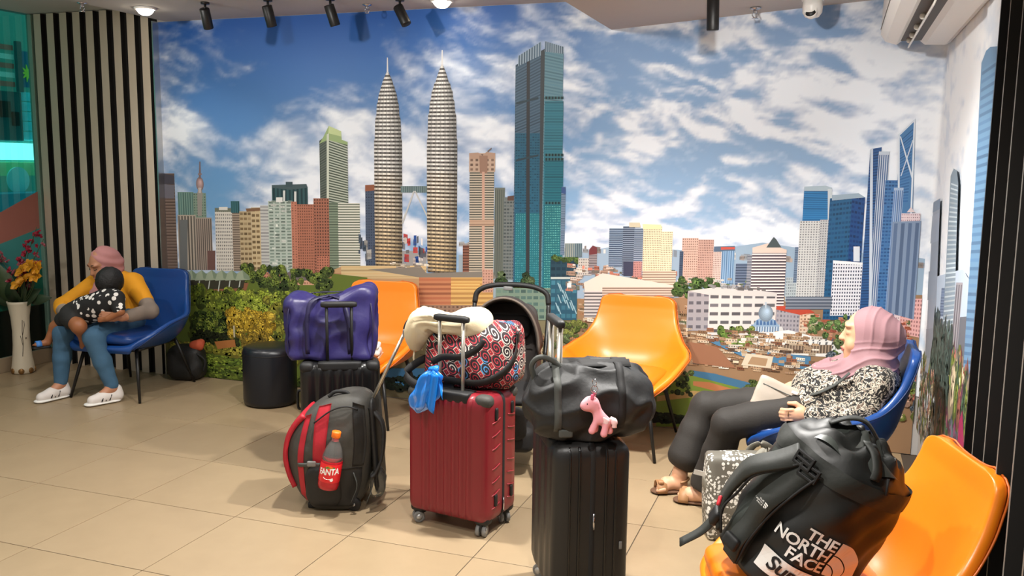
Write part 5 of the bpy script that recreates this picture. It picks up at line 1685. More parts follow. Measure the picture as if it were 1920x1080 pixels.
# black case at the back under the purple bag
b2, _ = suitcase('glossy black suitcase at the back under the purple bag', (1.33, 1.35, 0), 0.50, 0.41, 0.25, 0.615, M_blk, 8, handle=0.31, hs=0.125, htilt=0.055, ribx=0.7, pole=M_rub)
for s in (-1, 1):
    mk('corner_guard', *rbox(0.075, 0.06, 0.06, 0.026, 6), M_rub, b2, loc=(s * 0.168, -0.098, 0.592))
mk('side_handle', *tube(spline([(-0.205, -0.02, 0.45), (-0.222, -0.02, 0.44), (-0.222, -0.02, 0.36), (-0.205, -0.02, 0.35)], 5), 0.007, 8), M_rub, b2)

# purple shopper
M_purp = mat('purple_nylon', (42, 36, 90), 0.42, var=0.12, vscale=7, bump=0.25, bscale=18)
M_purp2 = mat('purple_piping', (28, 23, 62), 0.5)


def soft(w, d, h, amp, scale, seed, bulge=0.02, top=0.0):
    def f(P, N):
        P = P.copy()
        q = np.stack([1 - (2 * P[:, i] / (w, d, h)[i]) ** 2 for i in range(3)], 1).clip(0, 1)
        b = np.sqrt(q[:, 0] * q[:, 2]) * np.abs(N[:, 1]) + np.sqrt(q[:, 1] * q[:, 2]) * np.abs(N[:, 0]) + np.sqrt(q[:, 0] * q[:, 1]) * np.abs(N[:, 2])
        P += N * (bulge * b)[:, None]
        P += N * (amp * (crumple(P, scale, seed) - 0.5))[:, None]
        P += 0.35 * amp * np.stack([wob(P, scale * 0.6, seed + 1), wob(P, scale * 0.7, seed + 2), wob(P, scale * 0.5, seed + 3)], 1)
        if top:
            k = np.clip((P[:, 2] / h + 0.5), 0, 1)
            P[:, 1] *= 1 - top * k ** 2
        return P
    return f


def sag(z0):
    def g(P):
        P[:, 2] = np.maximum(P[:, 2], z0)
        return P
    return g


pb = thing('shopping_bag', 'purple nylon zip bag strapped on top of the rear black suitcase', 'bag', (1.27, 1.378, 0.617), 0.42)
pb.scale = (0.95, 1, 1.0)
f0 = soft(0.47, 0.24, 0.33, 0.030, 17, 0, 0.014, 0.18)


def pdisp(P, N):
    P = f0(P, N)
    P[:, 2] += 0.022 * np.sin(P[:, 0] * 16 - 1.2) * np.clip(P[:, 2] / 0.165, 0, 1) + 0.03 * np.clip(P[:, 0] / 0.235, -1, 1) * np.clip(P[:, 2] / 0.165, 0, 1)
    P[:, 2] = np.maximum(P[:, 2], -0.163)
    return P


o = mk('body', *rbox(0.47, 0.24, 0.33, (0.045, 0.05, 0.03), disp=pdisp, nseg=(52, 26, 36)), M_purp, pb, loc=(0, 0, 0.165))
for s in (-1, 1):
    mk('piping', *tube(spline([(s * 0.225, -0.118, 0.02), (s * 0.232, -0.122, 0.12), (s * 0.228, -0.112, 0.24), (s * 0.215, -0.08, 0.315)], 6), 0.0045, 6), M_purp2, pb)
for y in (-0.07,):
    mk('carry_strap', *strap(spline([(-0.12, -0.14, 0.04), (-0.12, -0.145, 0.20), (-0.10, -0.12, 0.31), (-0.02, -0.075, 0.335), (0.06, -0.10, 0.32), (0.10, -0.135, 0.22), (0.11, -0.142, 0.04)], 6), 0.024, 0.004, (1, 0, 0.001)), M_purp2, pb)
mk('zip', *strap(spline([(-0.2, 0.0, 0.322), (-0.08, -0.01, 0.345), (0.06, 0.0, 0.35), (0.2, 0.0, 0.372)], 5), 0.014, 0.004, (0, 1, 0)), M_purp2, pb)
mk('tag', *box(-0.262, -0.238, -0.03, 0.0, 0.255, 0.29), mat('white_care_label', (215, 214, 206), 0.7), pb, smooth=False)

# patterned weekender on the burgundy case
def tribal(nt, co):
    sp = nd(nt, 'ShaderNodeSeparateXYZ')
    nt.links.new(co, sp.inputs[0])
    u = mth(nt, 'MULTIPLY', mth(nt, 'ADD', sp.outputs[0], mth(nt, 'MULTIPLY', sp.outputs[1], 0.6)), 19.0)
    v = mth(nt, 'MULTIPLY', mth(nt, 'ADD', sp.outputs[2], mth(nt, 'MULTIPLY', sp.outputs[0], 0.35)), 18.0)
    fu = mth(nt, 'ABSOLUTE', mth(nt, 'SUBTRACT', mth(nt, 'FRACT', u), 0.5))
    fv = mth(nt, 'ABSOLUTE', mth(nt, 'SUBTRACT', mth(nt, 'FRACT', v), 0.5))
    dia = mth(nt, 'ADD', fu, fv)
    # scroll lines: distorted rings around cell corners
    cu = mth(nt, 'SUBTRACT', 0.5, fu)
    cv = mth(nt, 'SUBTRACT', 0.5, fv)
    rr = mth(nt, 'SQRT', mth(nt, 'ADD', mth(nt, 'MULTIPLY', cu, cu), mth(nt, 'MULTIPLY', cv, cv)))
    an = mth(nt, 'ARCTAN2', mth(nt, 'SUBTRACT', mth(nt, 'FRACT', mth(nt, 'ADD', v, 0.5)), 0.5), mth(nt, 'SUBTRACT', mth(nt, 'FRACT', mth(nt, 'ADD', u, 0.5)), 0.5))
    ring = mth(nt, 'GREATER_THAN', mth(nt, 'SINE', mth(nt, 'ADD', mth(nt, 'MULTIPLY', rr, 25.0), an)), 0.58)
    vo = nd(nt, 'ShaderNodeTexVoronoi')
    vo.inputs['Scale'].default_value = 16
    nt.links.new(co, vo.inputs['Vector'])
    sc = nd(nt, 'ShaderNodeSeparateColor')
    nt.links.new(vo.outputs['Color'], sc.inputs[0])
    pick = mixc(nt, mth(nt, 'GREATER_THAN', sc.outputs[0], 0.52), (214, 204, 190), (176, 46, 58))
    pick = mixc(nt, mth(nt, 'GREATER_THAN', sc.outputs[1], 0.86), pick, (70, 140, 196))
    base = (30, 14, 20)
    c = mixc(nt, ring, base, pick)
    c = mixc(nt, mth(nt, 'LESS_THAN', dia, 0.36), c, (24, 12, 16))
    c = mixc(nt, mth(nt, 'LESS_THAN', dia, 0.32), c, (206, 190, 176))
    c = mixc(nt, mth(nt, 'LESS_THAN', dia, 0.27), c, (160, 30, 42))
    c = mixc(nt, mth(nt, 'LESS_THAN', dia, 0.13), c, (40, 12, 18))
    return mixc(nt, mth(nt, 'LESS_THAN', dia, 0.07), c, (216, 70, 66))


M_trib = mat_print('woven_scroll_print', tribal, 0.75)
tb = thing('weekender_bag', 'red and white scroll patterned weekender bag on the burgundy suitcase', 'bag', (2.235, 1.02, 0.647), 0.12)
f1 = soft(0.40, 0.27, 0.255, 0.010, 13, 2, 0.022, 0.25)


def tdisp(P, N):
    P = f1(P, N)
    P[:, 2] = np.maximum(P[:, 2], -0.126)
    P[:, 2] += 0.03 * np.clip(P[:, 0] / 0.2, -1, 1) * np.clip(P[:, 2] / 0.13, 0, 1)
    return P


mk('body', *rbox(0.40, 0.27, 0.255, (0.05, 0.07, 0.05), disp=tdisp, nseg=(32, 20, 20)), M_trib, tb, loc=(0, 0, 0.127))
for y in (-0.155,):
    mk('webbing', *strap(spline([(0.205, -0.05, 0.26), (0.21, -0.10, 0.16), (0.16, -0.162, 0.085), (0.06, -0.172, 0.04), (-0.10, -0.165, 0.045)], 7), 0.032, 0.004, lambda i: (0, -0.3, 1)), M_zip, tb)
    mk('handle', *strap(spline([(-0.16, -0.16, 0.12), (-0.10, -0.175, 0.15), (-0.02, -0.18, 0.155), (0.05, -0.17, 0.19), (0.08, -0.15, 0.23)], 7), 0.03, 0.004, lambda i: (0, -0.2, 1)), M_zip, tb)
mk('buckle', *rbox(0.012, 0.03, 0.05, 0.004, 5), M_rub, tb, loc=(0.212, -0.06, 0.235))
mk('shoulder_strap', *strap(spline([(-0.19, 0.0, 0.12), (-0.26, -0.06, 0.09), (-0.30, -0.11, 0.045), (-0.24, -0.15, 0.012), (-0.15, -0.14, 0.006), (-0.06, -0.145, 0.012)], 7), 0.035, 0.005, lambda i: (0, 0.4, 1)), M_zip, tb)

# neck pillow on the trolley handle
M_pil = mat('cream_fleece', (222, 206, 172), 0.85, var=0.05, bump=0.12, bscale=60)
npw = thing('neck_pillow', 'cream neck pillow slung over the burgundy suitcase handle', 'pillow', (2.10, 0.93, 0.88))
pts = spline([(-0.155, 0.06, -0.085), (-0.135, 0.035, -0.02), (-0.09, 0.01, 0.045), (-0.045, -0.012, 0.065), (0.005, -0.01, 0.055), (0.055, 0.0, 0.05), (0.115, 0.03, 0.05), (0.165, 0.07, 0.045), (0.195, 0.10, 0.02)], 7)
rr = [p[0] for p in spline([(0.032,), (0.060,), (0.066,), (0.046,), (0.047,), (0.050,), (0.072,), (0.076,), (0.034,)], 7)]
V, F = tube(pts, rr, 28)
V = np.array(V)
ctr = np.repeat(np.array(pts), 28, 0)
dirn = V - ctr
ang = np.arctan2(dirn[:, 2], dirn[:, 1])
tt = np.repeat(np.arange(len(pts)) / len(pts), 28)
pin = np.exp(-((tt - 0.42) / 0.17) ** 2)
V = ctr + dirn * (1 + 0.20 * pin * np.sin(ang * 9 + tt * 8) + 0.03 * np.sin(ang * 4 + tt * 30))[:, None]
mk('cushion', V.tolist(), F, M_pil, npw)
mk('snap_tab', *rbox(0.03, 0.02, 0.035, 0.008, 6), M_grey, npw, loc=(-0.20, 0.05, -0.02))
mk('cord', *tube(spline([(-0.155, 0.05, -0.10), (-0.15, 0.03, -0.13), (-0.145, 0.03, -0.15)], 4), 0.005, 6), M_pil, npw)

# blue plastic carrier tied to the pole
def plastic():
    m = bpy.data.materials.new('blue_plastic_film')
    m.use_nodes = True
    b = m.node_tree.nodes['Principled BSDF']
    b.inputs['Base Color'].default_value = lin((24, 128, 226))
    b.inputs['Roughness'].default_value = 0.22
    b.inputs['Transmission Weight'].default_value = 0.15
    b.inputs['Subsurface Weight'].default_value = 0.0
    return m


bb = thing('plastic_bag', 'small blue plastic bag tied to the burgundy suitcase handle', 'plastic bag', (2.135, 0.79, 0.665), -0.06)


def bagfn(u, v):
    a = u * 2 * PI
    r = np.interp(v, [0, 0.12, 0.35, 0.6, 0.85, 1.0], [0.012, 0.040, 0.052, 0.054, 0.046, 0.004])
    z = 0.085 - 0.205 * v
    x = -0.075 * v ** 1.2
    f = 1 + 0.20 * math.sin(a * 5 + v * 3) * (1 - v * 0.5) + 0.10 * math.sin(a * 9 - v * 9) + 0.07 * math.sin(a * 3 + v * 14)
    return (x + r * f * math.cos(a) * 1.1, r * 0.55 * f * math.sin(a) - 0.02, z)


M_plast = plastic()
mk('pouch', *grid(bagfn, 60, 30, closed_u=True), M_plast, bb)
mk('knot', *rbox(0.045, 0.035, 0.035, 0.016, 8, disp=lambda P, N: P + N * (0.006 * wob(P, 90))[:, None]), M_plast, bb, loc=(0.002, -0.012, 0.085))
mk('loop_ear', *grid(lambda u, v: (0.012 + 0.040 * v + 0.016 * (u - 0.5), -0.03 - 0.01 * math.sin(v * 3 + u * 5), 0.08 - 0.02 * v - 0.10 * v * u), 8, 10), M_plast, bb)
o = mk('tail', *grid(lambda u, v: (-0.005 + 0.05 * u - 0.025 * v, -0.052 + 0.008 * math.sin(u * 7), 0.075 - 0.165 * v * (0.75 + 0.35 * u)), 10, 12), M_plast, bb)
o.modifiers.new('thickness', 'SOLIDIFY').thickness = 0.002

# ------------------------------------------------------------------ wheeled backpack seen from its side
M_bpg = mat('charcoal_ripstop', (62, 60, 55), 0.6, var=0.12, vscale=8, bump=0.2, bscale=25)
M_bpk = mat('black_ripstop', (24, 23, 22), 0.6, var=0.12, bump=0.25, bscale=25)
M_bpr = mat('crimson_ripstop', (170, 24, 40), 0.55, var=0.1, bump=0.15, bscale=25)
PX = [(600, 938), (575, 926), (560, 905), (548, 872), (542, 835), (548, 800), (566, 770), (590, 745), (622, 726), (655, 717), (686, 719), (702, 735), (707, 775), (706, 830), (700, 885), (686, 925), (660, 938)]
out = [((a - 622) / 402.0, (942 - b) / 402.0) for a, b in PX]
out = spline(out + [out[0]], 4)[:-1]
cx_, cz_ = np.mean([p[0] for p in out]), np.mean([p[1] for p in out])
bp_ = thing('wheeled_backpack', 'red and charcoal wheeled backpack standing in front of the black suitcase', 'backpack', (1.52, 0.94, 0), 0.34)
RINGS = 13
V, F = [], []
nO = len(out)
for j in range(RINGS):
    t = -1 + 2 * j / (RINGS - 1)
    k = (1 - abs(t) ** 3.2) ** (1 / 2.4) if abs(t) < 1 else 0.0
    k = 0.80 + 0.20 * k if abs(t) < 0.999 else 0.80
    for (a, b) in out:
        V.append((cx_ + (a - cx_) * k, t * 0.135, cz_ + (b - cz_) * k if b > 0.03 else max(b, 0.012)))
for j in range(RINGS - 1):
    for i in range(nO):
        i2 = (i + 1) % nO
        F.append((j * nO + i, j * nO + i2, j * nO + nO + i2, j * nO + nO + i))
# side caps as concentric rings so the flanks bulge
for side, base in ((-1, 0), (1, (RINGS - 1) * nO)):
    prev = [base + i for i in range(nO)]
    for q in range(1, 9):
        f = 1 - q / 8.0
        cur = []
        for i in range(nO):
            p = V[base + i]
            x, z = cx_ + (p[0] - cx_) * f, cz_ + (p[2] - cz_) * f
            y = side * (0.135 + 0.035 * (1 - f ** 2.2) + 0.007 * float(crumple(np.array([[x, side, z]]), 26, 1)[0] - 0.5))
            cur.append(len(V))
            V.append((x, y, z))
        for i in range(nO):
            i2 = (i + 1) % nO
            F.append((prev[i], cur[i], cur[i2], prev[i2]) if side < 0 else (prev[i2], cur[i2], cur[i], prev[i]))
        prev = cur
V = np.array(V)


me_o = mk('body', V.tolist(), F, M_bpg, bp_)
from mathutils.bvhtree import BVHTree


def bvh_of(V, F):
    return BVHTree.FromPolygons([tuple(v) for v in V], [tuple(f) for f in F])


def drape(tree, cols, d, off, far=1.0, fallback=None):
    """cols: rows of 2-D points (x, z); cast along +y or -y and lay a sheet on the surface"""
    V, F = [], []
    n = len(cols[0])
    for row in cols:
        for x, z in row:
            h = tree.ray_cast(Vector((x, -far * d, z)), Vector((0, d, 0)))
            y = h[0].y if h[0] is not None else fallback
            V.append((x, y - d * off, z))
    for j in range(len(cols) - 1):
        for i in range(n - 1):
            a = j * n + i
            F.append((a, a + 1, a + n + 1, a + n) if d > 0 else (a + n, a + n + 1, a + 1, a))
    k = len(V)
    V += [(x, y + d * off * 0.9, z) for x, y, z in V]
    m = len(cols)
    for j in range(m - 1):
        for e in (0, n - 1):
            a = j * n + e
            F.append((a, a + n, a + n + k, a + k))
    for i in range(n - 1):
        for e in (0, (m - 1) * n):
            F.append((e + i, e + i + 1, e + i + 1 + k, e + i + k))
    return V, F


BPT = bvh_of(V, F)


def band(pl, pr, n=14, k=5):
    L = spline(pl, n // (len(pl) - 1) + 1)
    Rr = spline(pr, n // (len(pl) - 1) + 1)
    q = lambda p: ((p[0] - 622) / 402.0, (942 - p[1]) / 402.0)
    return [[q((L[i][0] + (Rr[i][0] - L[i][0]) * t / k, L[i][1] + (Rr[i][1] - L[i][1]) * t / k)) for t in range(k + 1)] for i in range(len(L))]


for d in (1, -1):
    mk('side_stripe', *drape(BPT, band([(608, 738), (602, 770), (598, 850)], [(632, 731), (628, 770), (620, 850)]), d, 0.004, fallback=-0.13 * d), M_bpr, bp_)
    mk('side_stripe', *drape(BPT, band([(582, 757), (569, 830), (572, 920)], [(594, 752), (581, 830), (583, 924)]), d, 0.004, fallback=-0.11 * d), M_bpr, bp_)
    mk('lower_panel', *drape(BPT, band([(590, 853), (588, 890), (592, 930)], [(690, 853), (686, 890), (672, 930)], 14, 9), d, 0.004, fallback=-0.13 * d), M_bpk, bp_)
    mk('back_gusset', *drape(BPT, band([(672, 728), (676, 800), (672, 850)], [(694, 735), (698, 800), (692, 850)]), d, 0.004, fallback=-0.12 * d), M_bpk, bp_)
fp_o = [((a - 622) / 402.0, (942 - b) / 402.0) for a, b in spline([(558, 896), (548, 872), (541, 838), (546, 803), (560, 776), (578, 757)], 5)]
fV, fF = [], []
for j, t in enumerate(np.linspace(-1, 1, 9)):
    kk = (1 - abs(t) ** 4) ** 0.5
    for (a, b) in fp_o:
        fV.append((a + 0.004 - 0.008 * kk, t * 0.122, b))
nF = len(fp_o)
for j in range(8):
    for i in range(nF - 1):
        fF.append((j * nF + i, j * nF + i + 1, j * nF + nF + i + 1, j * nF + nF + i))
fo = mk('front_pocket', fV, fF, M_bpr, bp_)
sm_ = fo.modifiers.new('thickness', 'SOLIDIFY')
sm_.thickness = 0.022
sm_.offset = 0
mk('back_panel', *rbox(0.03, 0.24, 0.46, (0.014, 0.03, 0.05), 10), M_bpk, bp_, loc=(0.222, 0, 0.31), rot=(0, -0.06, 0))
ph = mk('trolley_handle', *rbox(0.034, 0.10, 0.05, 0.014, 8), M_rub, bp_, loc=(0.375, -0.02, 0.885), rot=(0, 0.35, 0))
for s in (-1, 1):
    mk('pole', *tube([(0.192, s * 0.035 - 0.02, 0.50), (0.37, s * 0.035 - 0.02, 0.875)], 0.0075, 8), M_pole, bp_)
for s in (-1, 1):
    w_ = mk('wheel', *xf(lathe([(0.001, -0.012), (0.03, -0.012), (0.034, -0.006), (0.034, 0.006), (0.03, 0.012), (0.001, 0.012)], 22), T(0.125, s * 0.12, 0.034, PI / 2)), M_rub, bp_)
    mk('hub', *xf(lathe([(0.001, -0.014), (0.008, -0.014), (0.008, 0.014), (0.001, 0.014)], 12), T(0.125, s * 0.12, 0.034, PI / 2)), M_hub, w_)
    mk('kick_foot', *box(-0.10, -0.04, s * 0.09 - 0.015, s * 0.09 + 0.015, 0.002, 0.03, 0.006), M_rub, bp_)
mk('mesh_pocket', *rbox(0.17, 0.045, 0.20, (0.05, 0.02, 0.06), 12), M_bpk, bp_, loc=(-0.01, -0.155, 0.135), rot=(0.05, 0, 0))
mk('compression_strap', *strap(spline([(-0.13, -0.155, 0.235), (-0.07, -0.178, 0.243), (-0.02, -0.18, 0.245)], 5), 0.018, 0.003, (0, 0, 1)), M_web, bp_)
mk('buckle', *rbox(0.042, 0.012, 0.026, 0.005, 5), M_grey, bp_, loc=(-0.06, -0.182, 0.25))
mk('zip', *tube(spline([(0.15, -0.135, 0.50), (0.10, -0.158, 0.52), (0.03, -0.16, 0.50), (-0.05, -0.162, 0.44)], 6), 0.004, 6), M_zip, bp_)
mk('grab_handle', *tube(spline([(0.0, -0.06, 0.54), (0.03, -0.06, 0.565), (0.08, -0.06, 0.565), (0.10, -0.06, 0.55)], 6), 0.009, 8), M_zip, bp_)
mk('shoulder_strap', *strap(spline([(0.20, -0.08, 0.50), (0.262, -0.10, 0.42), (0.262, -0.11, 0.28), (0.235, -0.12, 0.20), (0.21, -0.13, 0.17)], 6), 0.05, 0.014, (0, 1, 0)), M_bpk, bp_)
mk('strap_tail', *strap(spline([(0.225, -0.125, 0.19), (0.215, -0.14, 0.12), (0.19, -0.15, 0.05)], 5), 0.018, 0.003, (0, 1, 0)), M_web, bp_)
mk('strap_tail', *strap(spline([(0.13, -0.15, 0.20), (0.15, -0.17, 0.14), (0.12, -0.17, 0.06)], 5), 0.016, 0.003, (0, 1, 0)), M_web, bp_)
M_clear = mat('clear_plastic', (200, 200, 190), 0.1, trans=0.9, var=0)
ob = mk('rain_cover', *rbox(0.075, 0.05, 0.15, (0.03, 0.02, 0.05), 10, disp=lambda P, N: P + N * (0.008 * wob(P, 50))[:, None]), M_clear, bp_, loc=(0.235, -0.09, 0.13))

# bottle in the mesh pocket
M_pet = mat('clear_bottle', (225, 225, 220), 0.06, trans=0.9, var=0)
M_soda = mat('red_soft_drink', (176, 18, 34), 0.15, var=0.05)
M_lab = mat('red_label_film', (222, 30, 40), 0.35, var=0.03)
M_ocap = mat('orange_cap', (240, 116, 26), 0.4, var=0.03)
M_wht = mat('white_print', (240, 238, 232), 0.5, var=0.0)
M_grn = mat('green_print', (70, 130, 60), 0.5, var=0)
bt = thing('drink_bottle', 'bottle of red soft drink with orange cap in the backpack side pocket', 'bottle', (1.597, 0.768, 0.135), (0.03, 0.17, 0.34))
bt.scale = (1.3, 1.3, 1.3)
mk('bottle', *lathe([(0.0375, 0.112), (0.036, 0.125), (0.028, 0.155), (0.016, 0.178), (0.013, 0.184), (0.013, 0.20)], 28), M_pet, bt)
mk('drink', *lathe([(0.025, 0.0), (0.036, 0.006), (0.038, 0.02), (0.038, 0.108), (0.0372, 0.114)], 28), M_soda, bt)
lb_ = mk('label_band', *lathe([(0.0385, 0.035), (0.0388, 0.036), (0.0388, 0.103), (0.0385, 0.104)], 32, cap=False), M_lab, bt)
mk('cap', *lathe([(0.001, 0.195), (0.0155, 0.195), (0.0165, 0.197), (0.0165, 0.214), (0.015, 0.217), (0.001, 0.217)], 24), M_ocap, bt)


def text_mesh(body, size, shear=0.0, align='CENTER', spacing=1.0, bold=0.0):
    cu = bpy.data.curves.new('lettering', 'FONT')
    cu.body = body
    cu.size = size
    cu.shear = shear
    cu.align_x = align
    cu.space_character = spacing
    cu.offset = bold
    cu.resolution_u = 3
    ob = bpy.data.objects.new('lettering', cu)
    COL.objects.link(ob)
    dg = bpy.context.evaluated_depsgraph_get()
    me = ob.evaluated_get(dg).to_mesh()
    V = [tuple(v.co) for v in me.vertices]
    F = [tuple(p.vertices) for p in me.polygons]
    ob.evaluated_get(dg).to_mesh_clear()
    bpy.data.objects.remove(ob, do_unlink=True)
    bpy.data.curves.remove(cu)
    return V, F


def on_bottle(x, z, a0=-1.57, r=0.0396):
    a = a0 + x / r
    return (r * math.cos(a), r * math.sin(a), z)


tv, tf = text_mesh('FANTA', 0.026, 0.0, 'CENTER', 0.92, 0.0008)
mk('lettering', [on_bottle(v[0], v[1] * 1.25 + 0.066 + 0.12 * v[0], r=0.0400) for v in tv], tf, M_wht, lb_, smooth=False)
mk('leaf_mark', [on_bottle(a, b, r=0.0398) for a, b in [(-0.02, 0.088), (-0.008, 0.096), (0.006, 0.092), (0.018, 0.097), (0.022, 0.090), (0.008, 0.086), (-0.008, 0.088)]], [tuple(range(7))], M_grn, lb_, smooth=False)
mk('orange_mark', [on_bottle(0.0 + 0.013 * math.cos(t), 0.094 + 0.006 * math.sin(t), r=0.0397) for t in np.linspace(0, 6.1, 14)], [tuple(range(14))], M_ocap, lb_, smooth=False)
mk('white_mark', [on_bottle(0.0 + 0.018 * math.cos(t), 0.055 + 0.007 * math.sin(t), r=0.0397) for t in np.linspace(PI, 2 * PI, 12)], [tuple(range(12))], M_wht, lb_, smooth=False)
mk('white_dot', [on_bottle(0.014 + 0.006 * math.cos(t), 0.048 + 0.006 * math.sin(t), r=0.0398) for t in np.linspace(0, 6.1, 12)], [tuple(range(12))], M_wht, lb_, smooth=False)

# ------------------------------------------------------------------ duffel on the black case, with charm
df = thing('duffel_bag', 'crumpled black duffel bag lying on the front black suitcase', 'duffel bag', (2.925, 0.43, 0.657), 0.42)
f2 = soft(0.42, 0.29, 0.25, 0.034, 19, 1, 0.02, 0.12)


def ddisp(P, N):
    P = f2(P, N)
    P[:, 2] *= 1 - 0.10 * np.clip(-P[:, 0] / 0.23, 0, 1)
    P[:, 2] = np.maximum(P[:, 2], -0.122)
    return P


DV, DF = rbox(0.42, 0.29, 0.25, (0.12, 0.11, 0.105), disp=ddisp, nseg=(48, 34, 30))
mk('body', DV, DF, M_nyl, df, loc=(0, 0, 0.123))
DT = bvh_of([(x, y, z + 0.123) for x, y, z in DV], DF)


def around(x, lo=-0.9, hi=2.6, n=22, off=0.006, dx=0.0):
    pts = []
    for a in np.linspace(lo, hi, n):
        d = Vector((0, -math.cos(a), math.sin(a)))
        h = DT.ray_cast(Vector((x + dx * a, 0, 0.12)) + d * 0.6, -d)
        if h[0] is not None:
            pts.append(tuple(h[0] + d * off))
    return pts


for x in (-0.13, 0.10):
    mk('webbing_strap', *strap(around(x, -0.5, 2.4), 0.026, 0.004, (1, 0, 0)), M_web if x < 0 else M_zip, df)
mk('carry_handle', *tube(spline([(-0.20, -0.03, 0.20), (-0.215, -0.05, 0.27), (-0.18, -0.06, 0.30), (-0.12, -0.05, 0.27), (-0.11, -0.05, 0.235)], 7), 0.010, 8), M_web, df)
mk('zip', *strap(around(0.0, 1.2, 1.9, 6, 0.004, 0.0), 0.30, 0.003, (1, 0, 0)), M_zip, df)
mk('strap_adjuster', *rbox(0.05, 0.012, 0.03, 0.005, 6), M_web, df, loc=(-0.10, -0.15, 0.04))

M_plush = mat('pink_plush', (236, 158, 166), 0.8, var=0.05, bump=0.1, bscale=90)
M_plush2 = mat('pale_pink_plush', (246, 206, 206), 0.8, var=0.05)
M_hotpink = mat('deep_pink_plush', (214, 92, 120), 0.8)
ch = thing('plush_charm', 'small pink plush horse charm hanging on the black duffel', 'charm', (3.005, 0.262, 0.785), 0.25)
B = Body()
B.ell((-0.022, 0, 0.030), (0.030, 0.026, 0.028), k=0.01).ell((-0.040, -0.004, 0.022), (0.020, 0.019, 0.017), k=0.012)
B.cap((-0.004, 0, 0.012), (0.012, 0, -0.022), 0.018, 0.021, 0.012).cap((0.012, 0, -0.022), (0.034, 0, -0.034), 0.021, 0.018, 0.012)
for a, b in (((-0.002, -0.010, -0.028), (-0.016, -0.014, -0.064)), ((-0.002, 0.012, -0.028), (-0.006, 0.014, -0.066)), ((0.034, -0.010, -0.034), (0.026, -0.014, -0.074)), ((0.036, 0.012, -0.034), (0.046, 0.014, -0.070))):
    B.cap(a, b, 0.010, 0.013, 0.008)
V, F = B.mesh(0.003)
fast('body', relax(V, F, 1), F, M_plush, ch)
for s in (-1, 1):
    mk('ear', *rbox(0.012, 0.010, 0.022, 0.005, 5), M_hotpink, ch, loc=(-0.014 + 0.004 * s, s * 0.016, 0.058), rot=(0.2 * s, 0.1, 0))
mk('eye', *rbox(0.006, 0.005, 0.011, 0.0025, 5), M_rub, ch, loc=(-0.034, -0.0225, 0.032))
mk('tail', *tube(spline([(0.046, 0, -0.022), (0.060, -0.004, -0.030), (0.062, -0.006, -0.052)], 5), [0.010] * 4 + [0.012] * 4 + [0.009] * 3, 10), M_plush2, ch)
mk('saddle_patch', *rbox(0.030, 0.010, 0.022, 0.005, 6), M_plush2, ch, loc=(0.028, -0.0165, -0.026), rot=(0, 0.5, 0))
for k, z in enumerate((0.068, 0.084, 0.106)):
    r = (0.010, 0.012, 0.014)[k]
    mk('key_ring', *tube([(-0.012 + r * math.cos(a) * (1 if k % 2 else 0.5), r * math.cos(a) * (0.3 if k % 2 else -0.8), z + r * math.sin(a)) for a in np.linspace(0, 2 * PI, 18)], 0.0019, 6), M_chrome, ch)

# ------------------------------------------------------------------ stroller behind the suitcases
M_str = mat('brown_black_canvas', (46, 40, 37), 0.75, var=0.1, bump=0.1, bscale=80)
M_strd = mat('black_canvas', (22, 20, 20), 0.8, var=0.1, bump=0.1, bscale=80)
M_pipe = mat('taupe_piping', (92, 80, 70), 0.7)
sr = thing('stroller', 'dark brown baby stroller behind the burgundy suitcase', 'stroller', (2.11, 1.74, 0), 0.22)
sr.scale = (1.04, 1.04, 1.02)


def hood(u, v):
    a = PI * u                      # left to right over the top
    b = 0.10 + 1.30 * v             # front rim to back
    r = 0.185
    return (-r * math.cos(a), 0.02 + 0.20 * math.sin(b) - 0.06 * (1 - v), 0.60 + (0.30 * math.sin(a) ** 0.8) * (0.50 + 0.50 * math.cos(b - 0.3)) + 0.02)


ho = mk('hood', *grid(hood, 28, 12), M_str, sr)
ho.modifiers.new('thickness', 'SOLIDIFY').thickness = 0.012
mk('hood_piping', *tube([hood(i / 28, 0.0) for i in range(29)], 0.007, 8), M_pipe, sr)
mk('seat_back', *rbox(0.32, 0.05, 0.46, (0.07, 0.022, 0.07), 12, disp=lambda P, N: P + N * (0.008 * wob(P, 14))[:, None]), M_str, sr, loc=(0, 0.12, 0.64), rot=(-0.25, 0, 0))
mk('head_pad', *rbox(0.26, 0.04, 0.13, (0.05, 0.018, 0.05), 10), M_strd, sr, loc=(0, 0.095, 0.745), rot=(-0.25, 0, 0))
mk('seat_cushion', *rbox(0.33, 0.28, 0.06, (0.06, 0.06, 0.028), 10), M_strd, sr, loc=(0, -0.06, 0.42), rot=(0.12, 0, 0))
mk('seam', *tube([(-0.13, 0.075, 0.66), (0, 0.07, 0.655), (0.13, 0.075, 0.66)], 0.003, 6), M_strd, sr)
